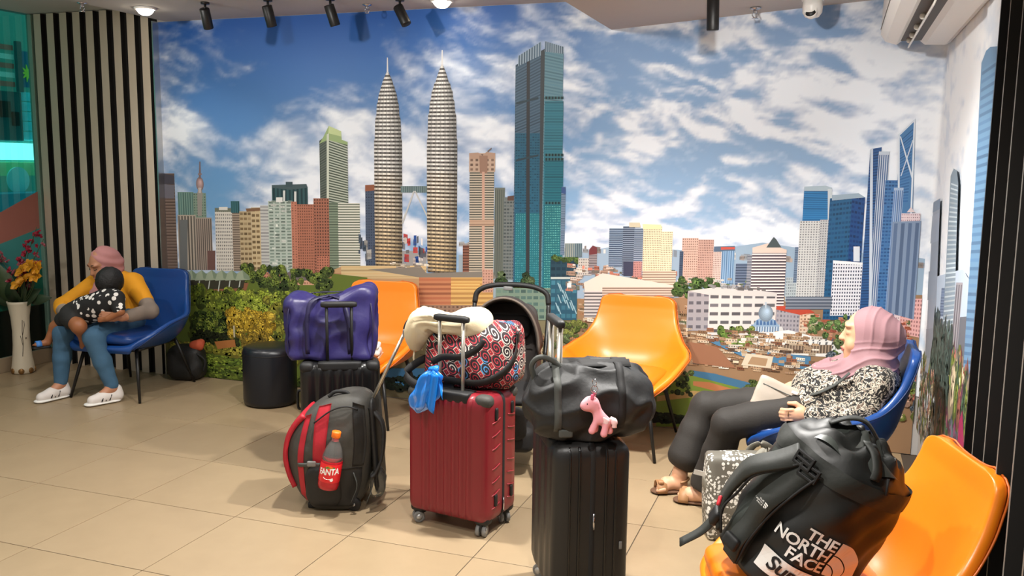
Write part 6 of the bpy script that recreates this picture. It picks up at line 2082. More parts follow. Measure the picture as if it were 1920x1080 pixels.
for s in (-1, 1):
    mk('side_wing', *rbox(0.03, 0.30, 0.20, (0.013, 0.05, 0.05), 8), M_strd, sr, loc=(s * 0.175, -0.02, 0.52), rot=(0.1, 0, 0))
    mk('frame_leg', *tube([(s * 0.20, 0.20, 0.60), (s * 0.22, -0.28, 0.08)], 0.011, 10), M_black, sr)
    mk('frame_leg', *tube([(s * 0.19, -0.10, 0.46), (s * 0.23, 0.26, 0.08)], 0.011, 10), M_black, sr)
    mk('push_arm', *tube(spline([(s * 0.20, 0.16, 0.56), (s * 0.205, 0.26, 0.74), (s * 0.205, 0.30, 0.84)], 6), 0.012, 10), M_black, sr)
    for y in (-0.28, 0.26):
        w_ = mk('wheel', *xf(lathe([(0.06, -0.016), (0.075, -0.014), (0.08, 0.0), (0.075, 0.014), (0.06, 0.016), (0.06, -0.016)], 26, cap=False), T(s * 0.235, y, 0.08, 0, PI / 2)), M_rub, sr)
        mk('hub', *xf(lathe([(0.001, -0.012), (0.058, -0.008), (0.058, 0.008), (0.001, 0.012)], 20), T(s * 0.235, y, 0.08, 0, PI / 2)), M_dgrey, w_)
mk('handlebar', *tube(spline([(-0.205, 0.30, 0.84), (-0.19, 0.31, 0.90), (-0.12, 0.31, 0.935), (0, 0.31, 0.945), (0.12, 0.31, 0.935), (0.19, 0.31, 0.90), (0.205, 0.30, 0.84)], 6), 0.015, 10), M_rub, sr)
mk('handle_badge', *rbox(0.05, 0.012, 0.022, 0.004, 5), M_grey, sr, loc=(-0.02, 0.293, 0.925))
mk('basket', *rbox(0.36, 0.40, 0.14, (0.05, 0.05, 0.04), 10), M_strd, sr, loc=(0, 0.0, 0.20))
mk('footrest', *rbox(0.30, 0.03, 0.20, (0.05, 0.013, 0.05), 8), M_strd, sr, loc=(0, -0.24, 0.31), rot=(0.3, 0, 0))

# ------------------------------------------------------------------ big black duffel pack on the front orange chair
M_pvc = mat('black_coated_fabric', (32, 33, 31), 0.5, var=0.15, vscale=5, bump=0.12, bscale=22)
M_pvcg = mat('grey_coated_fabric', (62, 66, 62), 0.45, var=0.1, bump=0.1, bscale=22)
M_strapn = mat('padded_strap_nylon', (40, 42, 38), 0.65, var=0.1, bump=0.1, bscale=60)
M_rtag = mat('red_tag', (196, 40, 52), 0.5)
NFR, NFL = 0.180, 0.405
nf = thing('duffel_pack', 'large black duffel backpack with white lettering standing on the front orange chair', 'backpack', (3.655, -0.09, 0.460), (0.0, 0.45, 0.05))


def nfp(phi, z, off=0.0):
    """surface of the duffel in its own axis frame; phi = -pi/2 faces the camera"""
    sq = 1 + 0.05 * math.cos(4 * phi)
    bul = 1 + 0.04 * math.sin(PI * min(1, max(0, z / NFL)))
    wr = 0.004 * math.sin(phi * 5 + z * 31) + 0.003 * math.sin(phi * 11 - z * 47)
    r = NFR * sq * bul + wr + off
    return (r * math.cos(phi), r * math.sin(phi) * 0.92, z)


def nf_floor(V):
    """the soft base flattens on the seat"""
    Mx = Matrix.Rotation(0.45, 4, 'Y')
    out = []
    for p in V:
        q = Mx @ Vector(p)
        q.z = max(q.z, 0.002)
        out.append(tuple(Mx.inverted() @ q))
    return out


V, F = grid(lambda u, v: nfp(-PI + 2 * PI * u, NFL * v), 72, 34, closed_u=True)
cn = len(V)
n_ = 72
prev = list(range(34 * n_, 35 * n_))
for k in range(1, 11):
    f = 1 - k / 10.0
    cur = []
    for i in range(n_):
        ph = -PI + 2 * PI * i / n_
        r = NFR * (0.02 + 0.98 * f)
        zz = NFL + 0.090 * (1 - f ** 2.4) + 0.010 * math.sin(ph * 7 + f * 9) * f * (1 - f) * 4 + 0.008 * math.sin(ph * 3 - f * 15)
        cur.append(len(V))
        V.append((r * math.cos(ph), r * math.sin(ph) * 0.92, zz))
    for i in range(n_):
        F.append((prev[i], prev[(i + 1) % n_], cur[(i + 1) % n_], cur[i]))
    prev = cur
F.append(tuple(prev))
F.append(tuple(reversed(range(n_))))
nb = mk('body', nf_floor(V), F, M_pvc, nf)
mk('rim_band', *grid(lambda u, v: nfp(-PI + 2 * PI * u, NFL - 0.05 + 0.055 * v, 0.004 + 0.004 * math.sin(PI * v)), 72, 4, closed_u=True), M_strapn, nf)
mk('side_panel', nf_floor(grid(lambda u, v: nfp(-2.95 + 0.62 * u, 0.01 + (NFL - 0.07) * v, 0.003), 12, 20)[0]), grid(lambda u, v: (0, 0, 0), 12, 20)[1], M_pvcg, nf)
mk('top_flap', *grid(lambda u, v: (NFR * (0.86 - 0.62 * v) * math.cos(-2.5 + 1.9 * u), NFR * (0.86 - 0.62 * v) * math.sin(-2.5 + 1.9 * u) * 0.92, NFL + 0.030 + 0.066 * v + 0.012 * math.sin(u * 9 + v * 4)), 18, 8), M_pvcg, nf)
mk('grab_handle', *strap(spline([(-0.10, -0.03, NFL + 0.075), (-0.06, -0.02, NFL + 0.112), (-0.01, 0.0, NFL + 0.12), (0.05, 0.01, NFL + 0.085)], 7), 0.04, 0.006, (0.1, 1, 0)), M_strapn, nf)
mk('daisy_loop', *strap(spline([(0.0, -0.075, NFL + 0.088), (0.03, -0.11, NFL + 0.075), (0.05, -0.14, NFL + 0.045), (0.055, -0.15, NFL + 0.02)], 5), 0.028, 0.006, (1, 0.4, 0)), M_strapn, nf)
mk('zip_pull', *tube([(0.085, -0.135, NFL + 0.04), (0.10, -0.15, NFL + 0.0)], 0.004, 6), M_zip, nf)


def nfs(pp):
    return [nfp(a, z, o_) for a, z, o_ in pp]


def radial(pp):
    return lambda i: (-math.sin(pp[i][0]), math.cos(pp[i][0]), 0)


for nm, ctrl, w in (('shoulder_strap', [(-2.35, 0.385, 0.02), (-2.55, 0.33, 0.04), (-2.85, 0.24, 0.055), (-3.0, 0.13, 0.05), (-3.0, 0.04, 0.03)], 0.066),
                    ('shoulder_strap', [(-2.10, 0.37, 0.018), (-2.22, 0.30, 0.034), (-2.36, 0.20, 0.036), (-2.46, 0.10, 0.03), (-2.48, 0.01, 0.02)], 0.062)):
    pp = spline(ctrl, 8)
    mk(nm, nf_floor(strap(nfs(pp), w, 0.014, radial(pp))[0]), strap(nfs(pp), w, 0.014, radial(pp))[1], M_strapn, nf)
    mk('strap_edge', *tube([nfp(a + w * 0.5 / NFR, z, o_ + 0.004) for a, z, o_ in pp], 0.004, 6), M_zip, nf)
for (ph, z) in ((-2.22, NFL - 0.025), (-2.08, NFL - 0.045)):
    c = nfp(ph, z, 0.028)
    ladder = join(box(-0.028, 0.028, -0.006, 0.006, 0.012, 0.02, 0.002), box(-0.028, 0.028, -0.006, 0.006, -0.004, 0.004, 0.002), box(-0.028, 0.028, -0.006, 0.006, -0.02, -0.012, 0.002), box(-0.030, -0.022, -0.006, 0.006, -0.02, 0.02, 0.002), box(0.022, 0.030, -0.006, 0.006, -0.02, 0.02, 0.002))
    mk('buckle', *xf(ladder, T(*c, 0, 0, ph + PI / 2)), M_rub, nf, smooth=False)
mk('buckle', *rbox(0.055, 0.02, 0.04, 0.008, 6), M_rub, nf, loc=nfp(-2.46, 0.06, 0.045), rot=(0, 0, -0.75))
mk('red_tag', *rbox(0.03, 0.008, 0.016, 0.003, 5), M_rtag, nf, loc=nfp(-2.92, 0.12, 0.062), rot=(0, 0.9, -1.3))
c = nfp(-2.95, 0.07, 0.05)
mk('side_release_buckle', *rbox(0.05, 0.022, 0.05, 0.008, 6), M_rub, nf, loc=c, rot=(0, 0.2, -1.3))
mk('strap_tail', *strap(spline([nfp(-2.95, 0.06, 0.05), nfp(-3.0, 0.0, 0.07), nfp(-3.05, -0.07, 0.09)], 5), 0.035, 0.004, (0.5, -0.8, 0.4)), M_strapn, nf)


def nfd(vf, x0, z0, off=0.007):
    """lay flat print (x right, y up) on the side facing the camera"""
    return [nfp(-PI / 2 - 0.12 + (x0 + v[0]) / (NFR * 1.02), z0 + v[1], off) for v in vf[0]], vf[1]


for k, w in enumerate(('THE', 'NORTH', 'FACE')):
    tm = text_mesh(w, 0.046, 0.0, 'RIGHT', 0.94, 0.0010)
    mk('lettering', *nfd(tm, 0.082, 0.200 - 0.038 * k), M_wht, nb, smooth=False)
# quarter-dome emblem of three arcs
def arcband(r0, r1, n=14):
    V, F = [], []
    for i in range(n + 1):
        a = PI / 2 * i / n
        V += [(r0 * math.sin(a), r0 * math.cos(a), 0), (r1 * math.sin(a), r1 * math.cos(a), 0)]
    for i in range(n):
        F.append((2 * i, 2 * i + 1, 2 * i + 3, 2 * i + 2))
    return V, F


for r0, r1 in ((0.002, 0.028), (0.031, 0.058), (0.061, 0.100)):
    mk('dome_emblem', *nfd(arcband(r0 * 1.12, r1 * 1.12), 0.087, 0.123), M_wht, nb, smooth=False)
bv, bf = grid(lambda u, v: (-0.125 + 0.27 * u, -0.066 + 0.066 * v, 0), 24, 4)
mk('white_box', nf_floor(nfd((bv, bf), 0.045, 0.110, 0.006)[0]), bf, M_wht, nb, smooth=False)
tm = text_mesh('Supreme', 0.062, 0.18, 'CENTER', 0.92, 0.0012)
mk('lettering', nf_floor(nfd(tm, 0.055, 0.063, 0.009)[0]), tm[1], M_zip, nb, smooth=False)
tm = text_mesh('N', 0.05, 0, 'CENTER', 1.0, 0.001)
mk('lettering', [(0.10 + v[0] * 0.6, -0.06 + v[1] * 0.7, NFL + 0.068 - 0.9 * (v[0] + abs(v[1]) * 0.2)) for v in tm[0]], tm[1], M_wht, nb, smooth=False)
for k in range(3):
    mk('strap_emblem', *[(lambda q: ([nfp(-2.33 + 0.02 + v[0] / NFR, 0.205 + v[1], 0.046) for v in q[0]], q[1]))(arcband(0.001 + 0.006 * k, 0.005 + 0.006 * k, 6))][0], M_wht, nf, smooth=False)
tm = text_mesh('THE\nNORTH\nFACE', 0.009, 0, 'RIGHT', 0.95)
mk('lettering', [nfp(-2.325 + v[0] / NFR, 0.218 + v[1] * 0.7, 0.046) for v in tm[0]], tm[1], M_wht, nf, smooth=False)

# ------------------------------------------------------------------ dotted tote by the blue chair
def dots(nt, co):
    vo = nd(nt, 'ShaderNodeTexVoronoi')
    vo.inputs['Randomness'].default_value = 0.45
    nz = nd(nt, 'ShaderNodeTexVoronoi')
    nz.inputs['Scale'].default_value = 9
    nt.links.new(co, nz.inputs['Vector'])
    vo.inputs['Scale'].default_value = 50
    nt.links.new(co, vo.inputs['Vector'])
    v2 = nd(nt, 'ShaderNodeTexVoronoi')
    v2.inputs['Scale'].default_value = 78
    nt.links.new(co, v2.inputs['Vector'])
    sc = nd(nt, 'ShaderNodeSeparateColor')
    nt.links.new(nz.outputs['Color'], sc.inputs[0])
    d = mth(nt, 'ADD', mth(nt, 'MULTIPLY', vo.outputs['Distance'], mth(nt, 'GREATER_THAN', sc.outputs[0], 0.45)), mth(nt, 'MULTIPLY', v2.outputs['Distance'], mth(nt, 'LESS_THAN', sc.outputs[0], 0.45)))
    on = mth(nt, 'MULTIPLY', mth(nt, 'LESS_THAN', d, 0.46), mth(nt, 'LESS_THAN', nz.outputs['Distance'], 0.62))
    return mixc(nt, on, (106, 102, 92), (232, 230, 222))


M_dots = mat_print('white_dot_print', dots, 0.6)
M_totes = mat('grey_cotton_webbing', (128, 124, 112), 0.75)
tt_ = thing('tote_bag', 'grey tote with white dot print on the floor beside the sleeping woman', 'tote bag', (3.43, 1.26, 0.002), 0.30)
f3 = soft(0.31, 0.17, 0.37, 0.008, 14, 3, 0.012, 0.30)


def tdisp2(P, N):
    P = f3(P, N)
    P[:, 2] = np.maximum(P[:, 2], -0.183)
    return P


mk('body', *rbox(0.31, 0.17, 0.37, (0.02, 0.03, 0.012), disp=tdisp2, nseg=(24, 14, 26)), M_dots, tt_, loc=(0, 0, 0.185))
for y in (-0.085, 0.085):
    s_ = -1 if y < 0 else 1
    mk('handle', *strap(spline([(0.035, s_ * 0.098, 0.10), (0.035, s_ * 0.094, 0.25), (0.045, s_ * 0.075, 0.365), (0.075, s_ * 0.055, 0.405), (0.115, s_ * 0.055, 0.40), (0.145, s_ * 0.07, 0.36), (0.15, s_ * 0.09, 0.22)], 6), 0.034, 0.004, (1, 0, 0.001)), M_totes, tt_)
mk('zip', *strap([(-0.15, -0.004, 0.372), (0.0, -0.002, 0.382), (0.15, 0.0, 0.374)], 0.016, 0.004, (0, 1, 0)), M_totes, tt_)
tg_ = mk('tag', *xf(box(-0.035, 0.035, -0.001, 0.001, -0.011, 0.011), T(-0.185, -0.03, 0.29, 0, 0.25, 0.1)), mat('white_woven_tag', (225, 222, 214), 0.7), tt_, smooth=False)
mk('gusset', *rbox(0.03, 0.10, 0.06, 0.012, 6), M_totes, tt_, loc=(-0.155, 0, 0.24))

# small things on the orange chair and the bag behind the blue chair
M_tis = mat('white_tissue', (232, 228, 224), 0.85, var=0.04)
ts = thing('tissue_pack', 'white crumpled tissue pack on the orange chair behind the purple bag', 'tissue', (1.08, 2.10, 0.462), 0.3)
mk('pack', *rbox(0.16, 0.10, 0.05, 0.02, 12, disp=lambda P, N: P + N * (0.008 * wob(P, 45))[:, None]), M_tis, ts, loc=(0, 0, 0.03))
mk('sheet', *rbox(0.10, 0.07, 0.04, 0.015, 12, disp=lambda P, N: P + N * (0.014 * wob(P, 60, 1))[:, None]), M_tis, ts, loc=(0.03, -0.02, 0.065))
tr_ = thing('food_tray', 'pale cardboard tray on the seat of the orange chair behind the luggage', 'tray', (1.04, 2.07, 0.452), 0.3)
M_card = mat('pale_cardboard', (214, 186, 158), 0.8)
mk('base', *box(-0.13, 0.13, -0.10, 0.10, 0.0, 0.005, 0.002), M_card, tr_, smooth=False)
for x0, x1, y0, y1 in ((-0.13, 0.13, -0.10, -0.094), (-0.13, 0.13, 0.094, 0.10), (-0.13, -0.124, -0.094, 0.094), (0.124, 0.13, -0.094, 0.094)):
    mk('side', *box(x0, x1, y0, y1, 0.005, 0.014), M_card, tr_, smooth=False)
M_rust = mat('rust_orange_cloth', (176, 76, 46), 0.8)
bh = thing('handbag', 'black bag with rust orange cloth on the floor behind the left blue chair', 'bag', (-0.78, 2.68, 0.002), 0.2)
mk('body', *rbox(0.26, 0.16, 0.25, (0.07, 0.06, 0.06), 14, disp=soft(0.26, 0.16, 0.25, 0.012, 16, 2, 0.012)), M_nyl, bh, loc=(0, 0, 0.13))
mk('cloth', *rbox(0.10, 0.09, 0.09, 0.04, 10, disp=lambda P, N: P + N * (0.012 * wob(P, 40))[:, None]), M_rust, bh, loc=(0.10, -0.02, 0.27))
mk('strap', *tube(spline([(0.06, -0.05, 0.22), (0.12, -0.06, 0.21), (0.17, -0.05, 0.16), (0.155, -0.05, 0.08)], 6), 0.008, 8), M_zip, bh)

# ------------------------------------------------------------------ people
def skin_mat(name, rgb):
    m = mat(name, rgb, 0.5, var=0.05, vscale=25)
    b = m.node_tree.nodes['Principled BSDF']
    b.inputs['Subsurface Weight'].default_value = 0.12
    b.inputs['Subsurface Radius'].default_value = (0.02, 0.008, 0.004)
    b.inputs['Subsurface Scale'].default_value = 0.3
    return m


def vnormals(V, F):
    n = np.cross(V[F[:, 2]] - V[F[:, 0]], V[F[:, 3]] - V[F[:, 1]])
    N = np.zeros_like(V)
    for i in range(4):
        np.add.at(N, F[:, i], n)
    return N / np.maximum(np.linalg.norm(N, axis=1, keepdims=True), 1e-12)


def garment(name, B, res, m, parent, folds=None, it=2, clip=None):
    V, F = B.mesh(res, clip=clip)
    V = relax(V, F, it)
    if folds is not None:
        V = V + vnormals(V, F) * folds(V)[:, None]
    o = fast(name, V - np.array(parent.location), F, m, parent)
    return o


def floral(nt, co):
    v = nd(nt, 'ShaderNodeTexVoronoi', feature='DISTANCE_TO_EDGE')
    v.inputs['Scale'].default_value = 42
    nz = nd(nt, 'ShaderNodeTexNoise')
    nz.inputs['Scale'].default_value = 30
    nz.inputs['Detail'].default_value = 5
    nz.inputs['Distortion'].default_value = 2.5
    nt.links.new(co, nz.inputs['Vector'])
    mv = nd(nt, 'ShaderNodeMix', data_type='RGBA')
    mv.inputs[0].default_value = 0.12
    nt.links.new(co, mv.inputs[6])
    nt.links.new(nz.outputs['Color'], mv.inputs[7])
    nt.links.new(mv.outputs[2], v.inputs['Vector'])
    a = mth(nt, 'GREATER_THAN', nz.outputs['Fac'], 0.545)
    b = mth(nt, 'LESS_THAN', v.outputs['Distance'], 0.16)
    c = mixc(nt, a, (26, 24, 22), (150, 140, 124))
    c = mixc(nt, mth(nt, 'MULTIPLY', b, mth(nt, 'GREATER_THAN', nz.outputs['Fac'], 0.50)), c, (206, 196, 178))
    return mixc(nt, mth(nt, 'GREATER_THAN', nz.outputs['Fac'], 0.60), c, (96, 78, 66))


M_skin1 = skin_mat('warm_skin', (214, 164, 130))
M_hij1 = mat('dusty_pink_jersey', (156, 117, 122), 0.75, var=0.05, bump=0.06, bscale=200)
M_blouse = mat_print('monochrome_leaf_print', floral, 0.8)
M_trous = mat('black_trouser_twill', (42, 38, 34), 0.75, var=0.1, bump=0.08, bscale=150)
M_tan = mat('tan_leather', (164, 120, 80), 0.55)
M_tansole = mat('brown_cork_sole', (96, 66, 44), 0.8)
M_brow = mat('dark_brow', (52, 38, 32), 0.8)
M_lip = mat('muted_rose_lip', (176, 104, 92), 0.5)

PB = (3.70, 1.66, 0.0)
w1 = thing('person', 'person asleep in a dusty pink headscarf, printed blouse and black trousers on the blue chair', 'person', PB)
Y0 = 1.66
B = Body()
B.ell((3.930, Y0, 0.893), (0.098, 0.078, 0.118), k=0.02)
B.ell((3.884, Y0, 0.808), (0.056, 0.054, 0.066), k=0.03)
B.ell((3.858, Y0, 0.764), (0.021, 0.026, 0.019), k=0.02)
B.cap((3.838, Y0, 0.905), (3.818, Y0, 0.868), 0.008, 0.012, 0.014)
B.ell((3.822, Y0, 0.862), (0.015, 0.017, 0.010), k=0.008)
for s in (-1, 1):
    B.ell((3.866, Y0 + s * 0.038, 0.842), (0.026, 0.026, 0.030), k=0.02)
    B.ell((3.848, Y0 + s * 0.030, 0.930), (0.020, 0.026, 0.012), k=0.015)
    B.ell((3.851, Y0 + s * 0.030, 0.898), (0.014, 0.018, 0.013), k=0.01)
B.ell((3.833, Y0, 0.822), (0.012, 0.022, 0.0075), k=0.008)
B.ell((3.836, Y0, 0.808), (0.012, 0.020, 0.0075), k=0.008)
B.cap((3.945, Y0, 0.80), (3.975, Y0, 0.70), 0.052, 0.056, 0.02)
B.cap((3.93, Y0, 0.66), (3.64, Y0, 0.535), 0.105, 0.105, 0.05)
for s, hip, kn, an, toe in ((-1, (3.62, 1.58, 0.505), (3.335, 1.50, 0.445), (3.235, 1.56, 0.10), (3.115, 1.565, 0.030)), (1, (3.62, 1.74, 0.505), (3.185, 1.78, 0.435), (3.085, 1.69, 0.10), (2.992, 1.645, 0.030))):
    B.chain([hip, kn, an], [0.075, 0.052, 0.034], 0.02)
    B.cap((an[0] + 0.012, an[1], 0.045), (an[0] + 0.012, an[1], 0.09), 0.031, 0.032, 0.02)
    B.chain([(an[0] + 0.005, an[1], 0.05), ((an[0] + toe[0]) / 2 - 0.01, (an[1] + toe[1]) / 2, 0.044), (toe[0] + 0.03, toe[1], 0.032)], [0.034, 0.033, 0.024], 0.02)
    dx, dy = toe[0] - an[0], toe[1] - an[1]
    L = math.hypot(dx, dy)
    ux, uy = dx / L, dy / L
    for k in range(5):
        o_ = (-0.032 + 0.016 * k) * (-s)
        ln = (0.032, 0.030, 0.027, 0.023, 0.018)[k]
        b0 = (toe[0] + 0.022 - uy * o_ * 0.9, toe[1] + ux * o_ * 0.9, 0.030)
        B.cap(b0, (b0[0] + ux * ln, b0[1] + uy * ln, 0.025), 0.0125 if k == 0 else 0.0095, 0.011 if k == 0 else 0.008, 0.004)
# near arm and hand
B.chain([(3.98, 1.49, 0.70), (3.905, 1.455, 0.545), (3.715, 1.445, 0.532)], [0.05, 0.038, 0.027], 0.02)
B.ell((3.655, 1.458, 0.527), (0.043, 0.018, 0.034), k=0.02)
for k in range(4):
    z = 0.549 - 0.0155 * k
    ln = (0.028, 0.033, 0.031, 0.024)[k]
    a = (3.625, 1.455, z)
    b_ = (3.625 - ln, 1.452, z - 0.003)
    c_ = (b_[0] - 0.020, 1.468, z - 0.006)
    d_ = (c_[0] - 0.002, 1.486, z - 0.009)
    B.chain([a, b_, c_, d_], [0.0105, 0.0095, 0.0088, 0.0075], 0.003)
B.chain([(3.672, 1.47, 0.555), (3.636, 1.476, 0.575), (3.606, 1.484, 0.572)], [0.013, 0.0115, 0.0095], 0.006)
# far arm and hand
B.chain([(3.98, 1.83, 0.70), (3.86, 1.93, 0.52), (3.67, 1.80, 0.57)], [0.05, 0.038, 0.026], 0.02)
B.ell((3.62, 1.77, 0.575), (0.042, 0.032, 0.016), k=0.02)
for k in range(4):
    yy = 1.79 - 0.017 * k
    B.chain([(3.60, yy, 0.578), (3.565, yy - 0.008, 0.578), (3.545, yy - 0.012, 0.565)], [0.0095, 0.0085, 0.0075], 0.003)
B.chain([(3.635, 1.745, 0.58), (3.605, 1.725, 0.585)], [0.011, 0.009], 0.005)
garment('body', B, 0.0045, M_skin1, w1, it=1)

B = Body()
B.cap((3.95, Y0, 0.665), (3.74, Y0, 0.585), 0.135, 0.135, 0.05)
B.ell((3.82, Y0, 0.60), (0.17, 0.175, 0.12), k=0.06)
B.cap((3.97, 1.53, 0.685), (3.97, 1.79, 0.685), 0.085, 0.085, 0.05)
B.ell((3.70, Y0, 0.545), (0.12, 0.165, 0.085), k=0.05)
B.chain([(3.975, 1.50, 0.69), (3.93, 1.465, 0.58), (3.90, 1.46, 0.545)], [0.075, 0.072, 0.066], 0.03)
B.chain([(3.90, 1.46, 0.545), (3.80, 1.45, 0.54), (3.725, 1.443, 0.532)], [0.066, 0.055, 0.050], 0.02)
B.chain([(3.975, 1.825, 0.69), (3.87, 1.92, 0.53)], [0.075, 0.068], 0.03)
B.chain([(3.87, 1.92, 0.53), (3.69, 1.81, 0.57)], [0.062, 0.048], 0.02)


def bl_f(V):
    return 0.007 * (crumple(V, 22, 1) - 0.5) + 0.003 * wob(V, 55, 2)


garment('blouse', B, 0.006, M_blouse, w1, bl_f)
cuff = mk('cuff_frill', *[(lambda g: (g[0], g[1]))(grid(lambda u, v: (3.708 + 0.024 * v, 1.443 + (0.050 + 0.005 * math.sin(u * 2 * PI * 9)) * math.cos(u * 2 * PI), 0.532 + (0.050 + 0.005 * math.sin(u * 2 * PI * 9)) * math.sin(u * 2 * PI)), 54, 3, closed_u=True))][0], M_blouse, w1)
cuff.location = tuple(-np.array(PB))
B = Body()
B.ell((3.66, Y0, 0.515), (0.15, 0.165, 0.085), k=0.05)
for s, hip, kn, an in ((-1, (3.62, 1.575, 0.508), (3.335, 1.50, 0.443), (3.255, 1.565, 0.115)), (1, (3.62, 1.745, 0.508), (3.190, 1.78, 0.435), (3.112, 1.715, 0.19))):
    B.chain([hip, kn], [0.097, 0.076], 0.04)
    B.chain([kn, ((kn[0] + an[0]) / 2, (kn[1] + an[1]) / 2, (kn[2] + an[2]) / 2), an], [0.074, 0.076, 0.090], 0.02)


def tr_f(V):
    return 0.006 * (crumple(V * np.array([1, 1, 0.6]), 17, 3) - 0.4)


garment('trousers', B, 0.007, M_trous, w1, tr_f, clip=lambda X, Y, Z: np.where(X > 3.155, 0.082 + 0.25 * (3.23 - X) - Z, np.where(Y > 1.63, 0.125 - 0.4 * (X - 3.11) - Z, -1)).clip(-1, 1))

B = Body()
B.ell((3.948, Y0, 0.898), (0.112, 0.094, 0.124), k=0.03)
B.ell((4.02, Y0, 0.875), (0.075, 0.08, 0.085), k=0.05)
B.cap((3.93, Y0, 0.80), (3.955, Y0, 0.72), 0.092, 0.108, 0.05)
B.cap((3.955, Y0 - 0.04, 0.735), (3.80, Y0 - 0.02, 0.665), 0.098, 0.075, 0.05)
B.cap((3.955, Y0 + 0.04, 0.735), (3.80, Y0 + 0.02, 0.665), 0.098, 0.075, 0.05)
B.cap((3.84, Y0 - 0.04, 0.69), (3.735, Y0 - 0.03, 0.672), 0.088, 0.052, 0.04)
B.cap((3.84, Y0 + 0.04, 0.69), (3.735, Y0 + 0.03, 0.672), 0.088, 0.052, 0.04)
B.cap((3.75, Y0 - 0.02, 0.672), (3.695, Y0, 0.664), 0.058, 0.028, 0.03)
B.cut((3.800, Y0, 0.866), (0.099, 0.098, 0.128), T(0, 0, 0, 0, -0.06), k=0.012)


def hj_f(V):
    x, y, z = V[:, 0] - 3.93, V[:, 1] - Y0, V[:, 2] - 0.86
    up = np.clip((z + 0.05) / 0.08, 0, 1)
    q = (x * 1.0 - z * 0.45) * 62 + 1.5 * np.sin(z * 17 + y * 9) + 0.8 * np.sin(x * 40)
    head = (1 - np.abs(np.sin(q))) ** 2 * 0.0055 * np.clip((x + 0.03) / 0.04, 0, 1)
    q2 = (z * 0.93 - x * 0.34) * 78 + 1.3 * np.sin(x * 21 + y * 11) + 0.7 * np.sin(z * 45)
    chest = (1 - np.abs(np.sin(q2))) ** 2 * 0.009
    return head * up + chest * (1 - up) - 0.001


garment('headscarf', B, 0.0045, M_hij1, w1, hj_f, it=2)


def at1(o):
    o.location = tuple(-np.array(PB))
    return o


for s in (-1, 1):
    at1(mk('eyelid_line', *tube(spline([(3.846, Y0 + s * 0.016, 0.893), (3.8385, Y0 + s * 0.030, 0.889), (3.847, Y0 + s * 0.046, 0.893)], 5), 0.0019, 6), M_brow, w1))
    at1(mk('eyebrow', *tube(spline([(3.836, Y0 + s * 0.014, 0.924), (3.8325, Y0 + s * 0.030, 0.931), (3.846, Y0 + s * 0.050, 0.926)], 5), [0.0022] * 4 + [0.003] * 4 + [0.0018] * 3, 6), M_brow, w1))
    mk('nostril', *rbox(0.004, 0.006, 0.004, 0.0018, 4), M_brow, w1, loc=tuple(np.array((3.815, Y0 + s * 0.008, 0.853)) - np.array(PB)))
at1(mk('lips', *join(tube(spline([(3.834, Y0 - 0.024, 0.816), (3.8215, Y0 - 0.008, 0.820), (3.8215, Y0 + 0.008, 0.820), (3.834, Y0 + 0.024, 0.816)], 5), [0.0025] + [0.0045] * 14 + [0.0025], 8),
                     tube(spline([(3.835, Y0 - 0.022, 0.811), (3.8245, Y0 - 0.008, 0.809), (3.8245, Y0 + 0.008, 0.809), (3.835, Y0 + 0.022, 0.811)], 5), [0.0025] + [0.0045] * 14 + [0.0025], 8)), M_lip, w1))
at1(mk('ring', *tube([(3.606 + 0.001, 1.4525 + 0.0125 * math.cos(a), 0.5315 + 0.0125 * math.sin(a)) for a in np.linspace(0, 2 * PI, 16)], 0.0022, 6), M_gold, w1))
# sandals
for s, an, toe in ((-1, (3.235, 1.56), (3.100, 1.565)), (1, (3.085, 1.69), (2.972, 1.642))):
    c = Vector(((an[0] + 0.03 + toe[0]) / 2, (an[1] + toe[1]) / 2, 0))
    a = math.atan2(toe[1] - an[1], toe[0] - an[0])
    L = (Vector(toe) - Vector(an)).length + 0.07

    def sole(P, N, L=L):
        P = P.copy()
        t = P[:, 0] / (L / 2)
        P[:, 1] *= 0.80 + 0.25 * np.clip(t + 0.3, 0, 1) - 0.12 * np.clip(t - 0.75, 0, 1) * 4
        return P
    so = mk('sandal', *rbox(L, 0.085, 0.018, (0.04, 0.04, 0.008), 12, disp=sole), M_tansole, w1, loc=tuple(c - Vector(PB) + Vector((0, 0, 0.011))), rot=(0, 0, a))
    mk('toe_strap', *strap([(0.045, 0.047 * math.cos(t), 0.002 + 0.052 * math.sin(t)) for t in np.linspace(0, PI, 12)], 0.05, 0.004, (1, 0, 0)), M_tan, so)
    mk('heel_strap', *tube([(-0.045 - 0.052 * math.sin(t), 0.042 * math.cos(t), 0.055 + 0.01 * math.sin(t)) for t in np.linspace(0, PI, 12)], 0.006, 8), M_tan, so)
    mk('knot', *rbox(0.03, 0.035, 0.018, 0.008, 8), M_tan, so, loc=(0.05, -0.02 * s * -1, 0.052))

# clutch on the lap
M_clutch = mat('taupe_leatherette', (172, 160, 146), 0.45, var=0.05, bump=0.1, bscale=30)
cl = thing('clutch_bag', 'taupe leatherette clutch lying on the lap of the sleeping woman', 'clutch', (3.578, 1.545, 0.558), (-0.30, 0.33, 0.0))


def cdisp(P, N):
    P = P.copy()
    P[:, 1] += np.sign(P[:, 1]) * 0.012 * np.clip(1 - (P[:, 0] / 0.12) ** 2, 0, 1) * np.clip(1 - (P[:, 2] / 0.085) ** 2, 0, 1)
    P += N * (0.004 * wob(P, 30))[:, None]
    return P


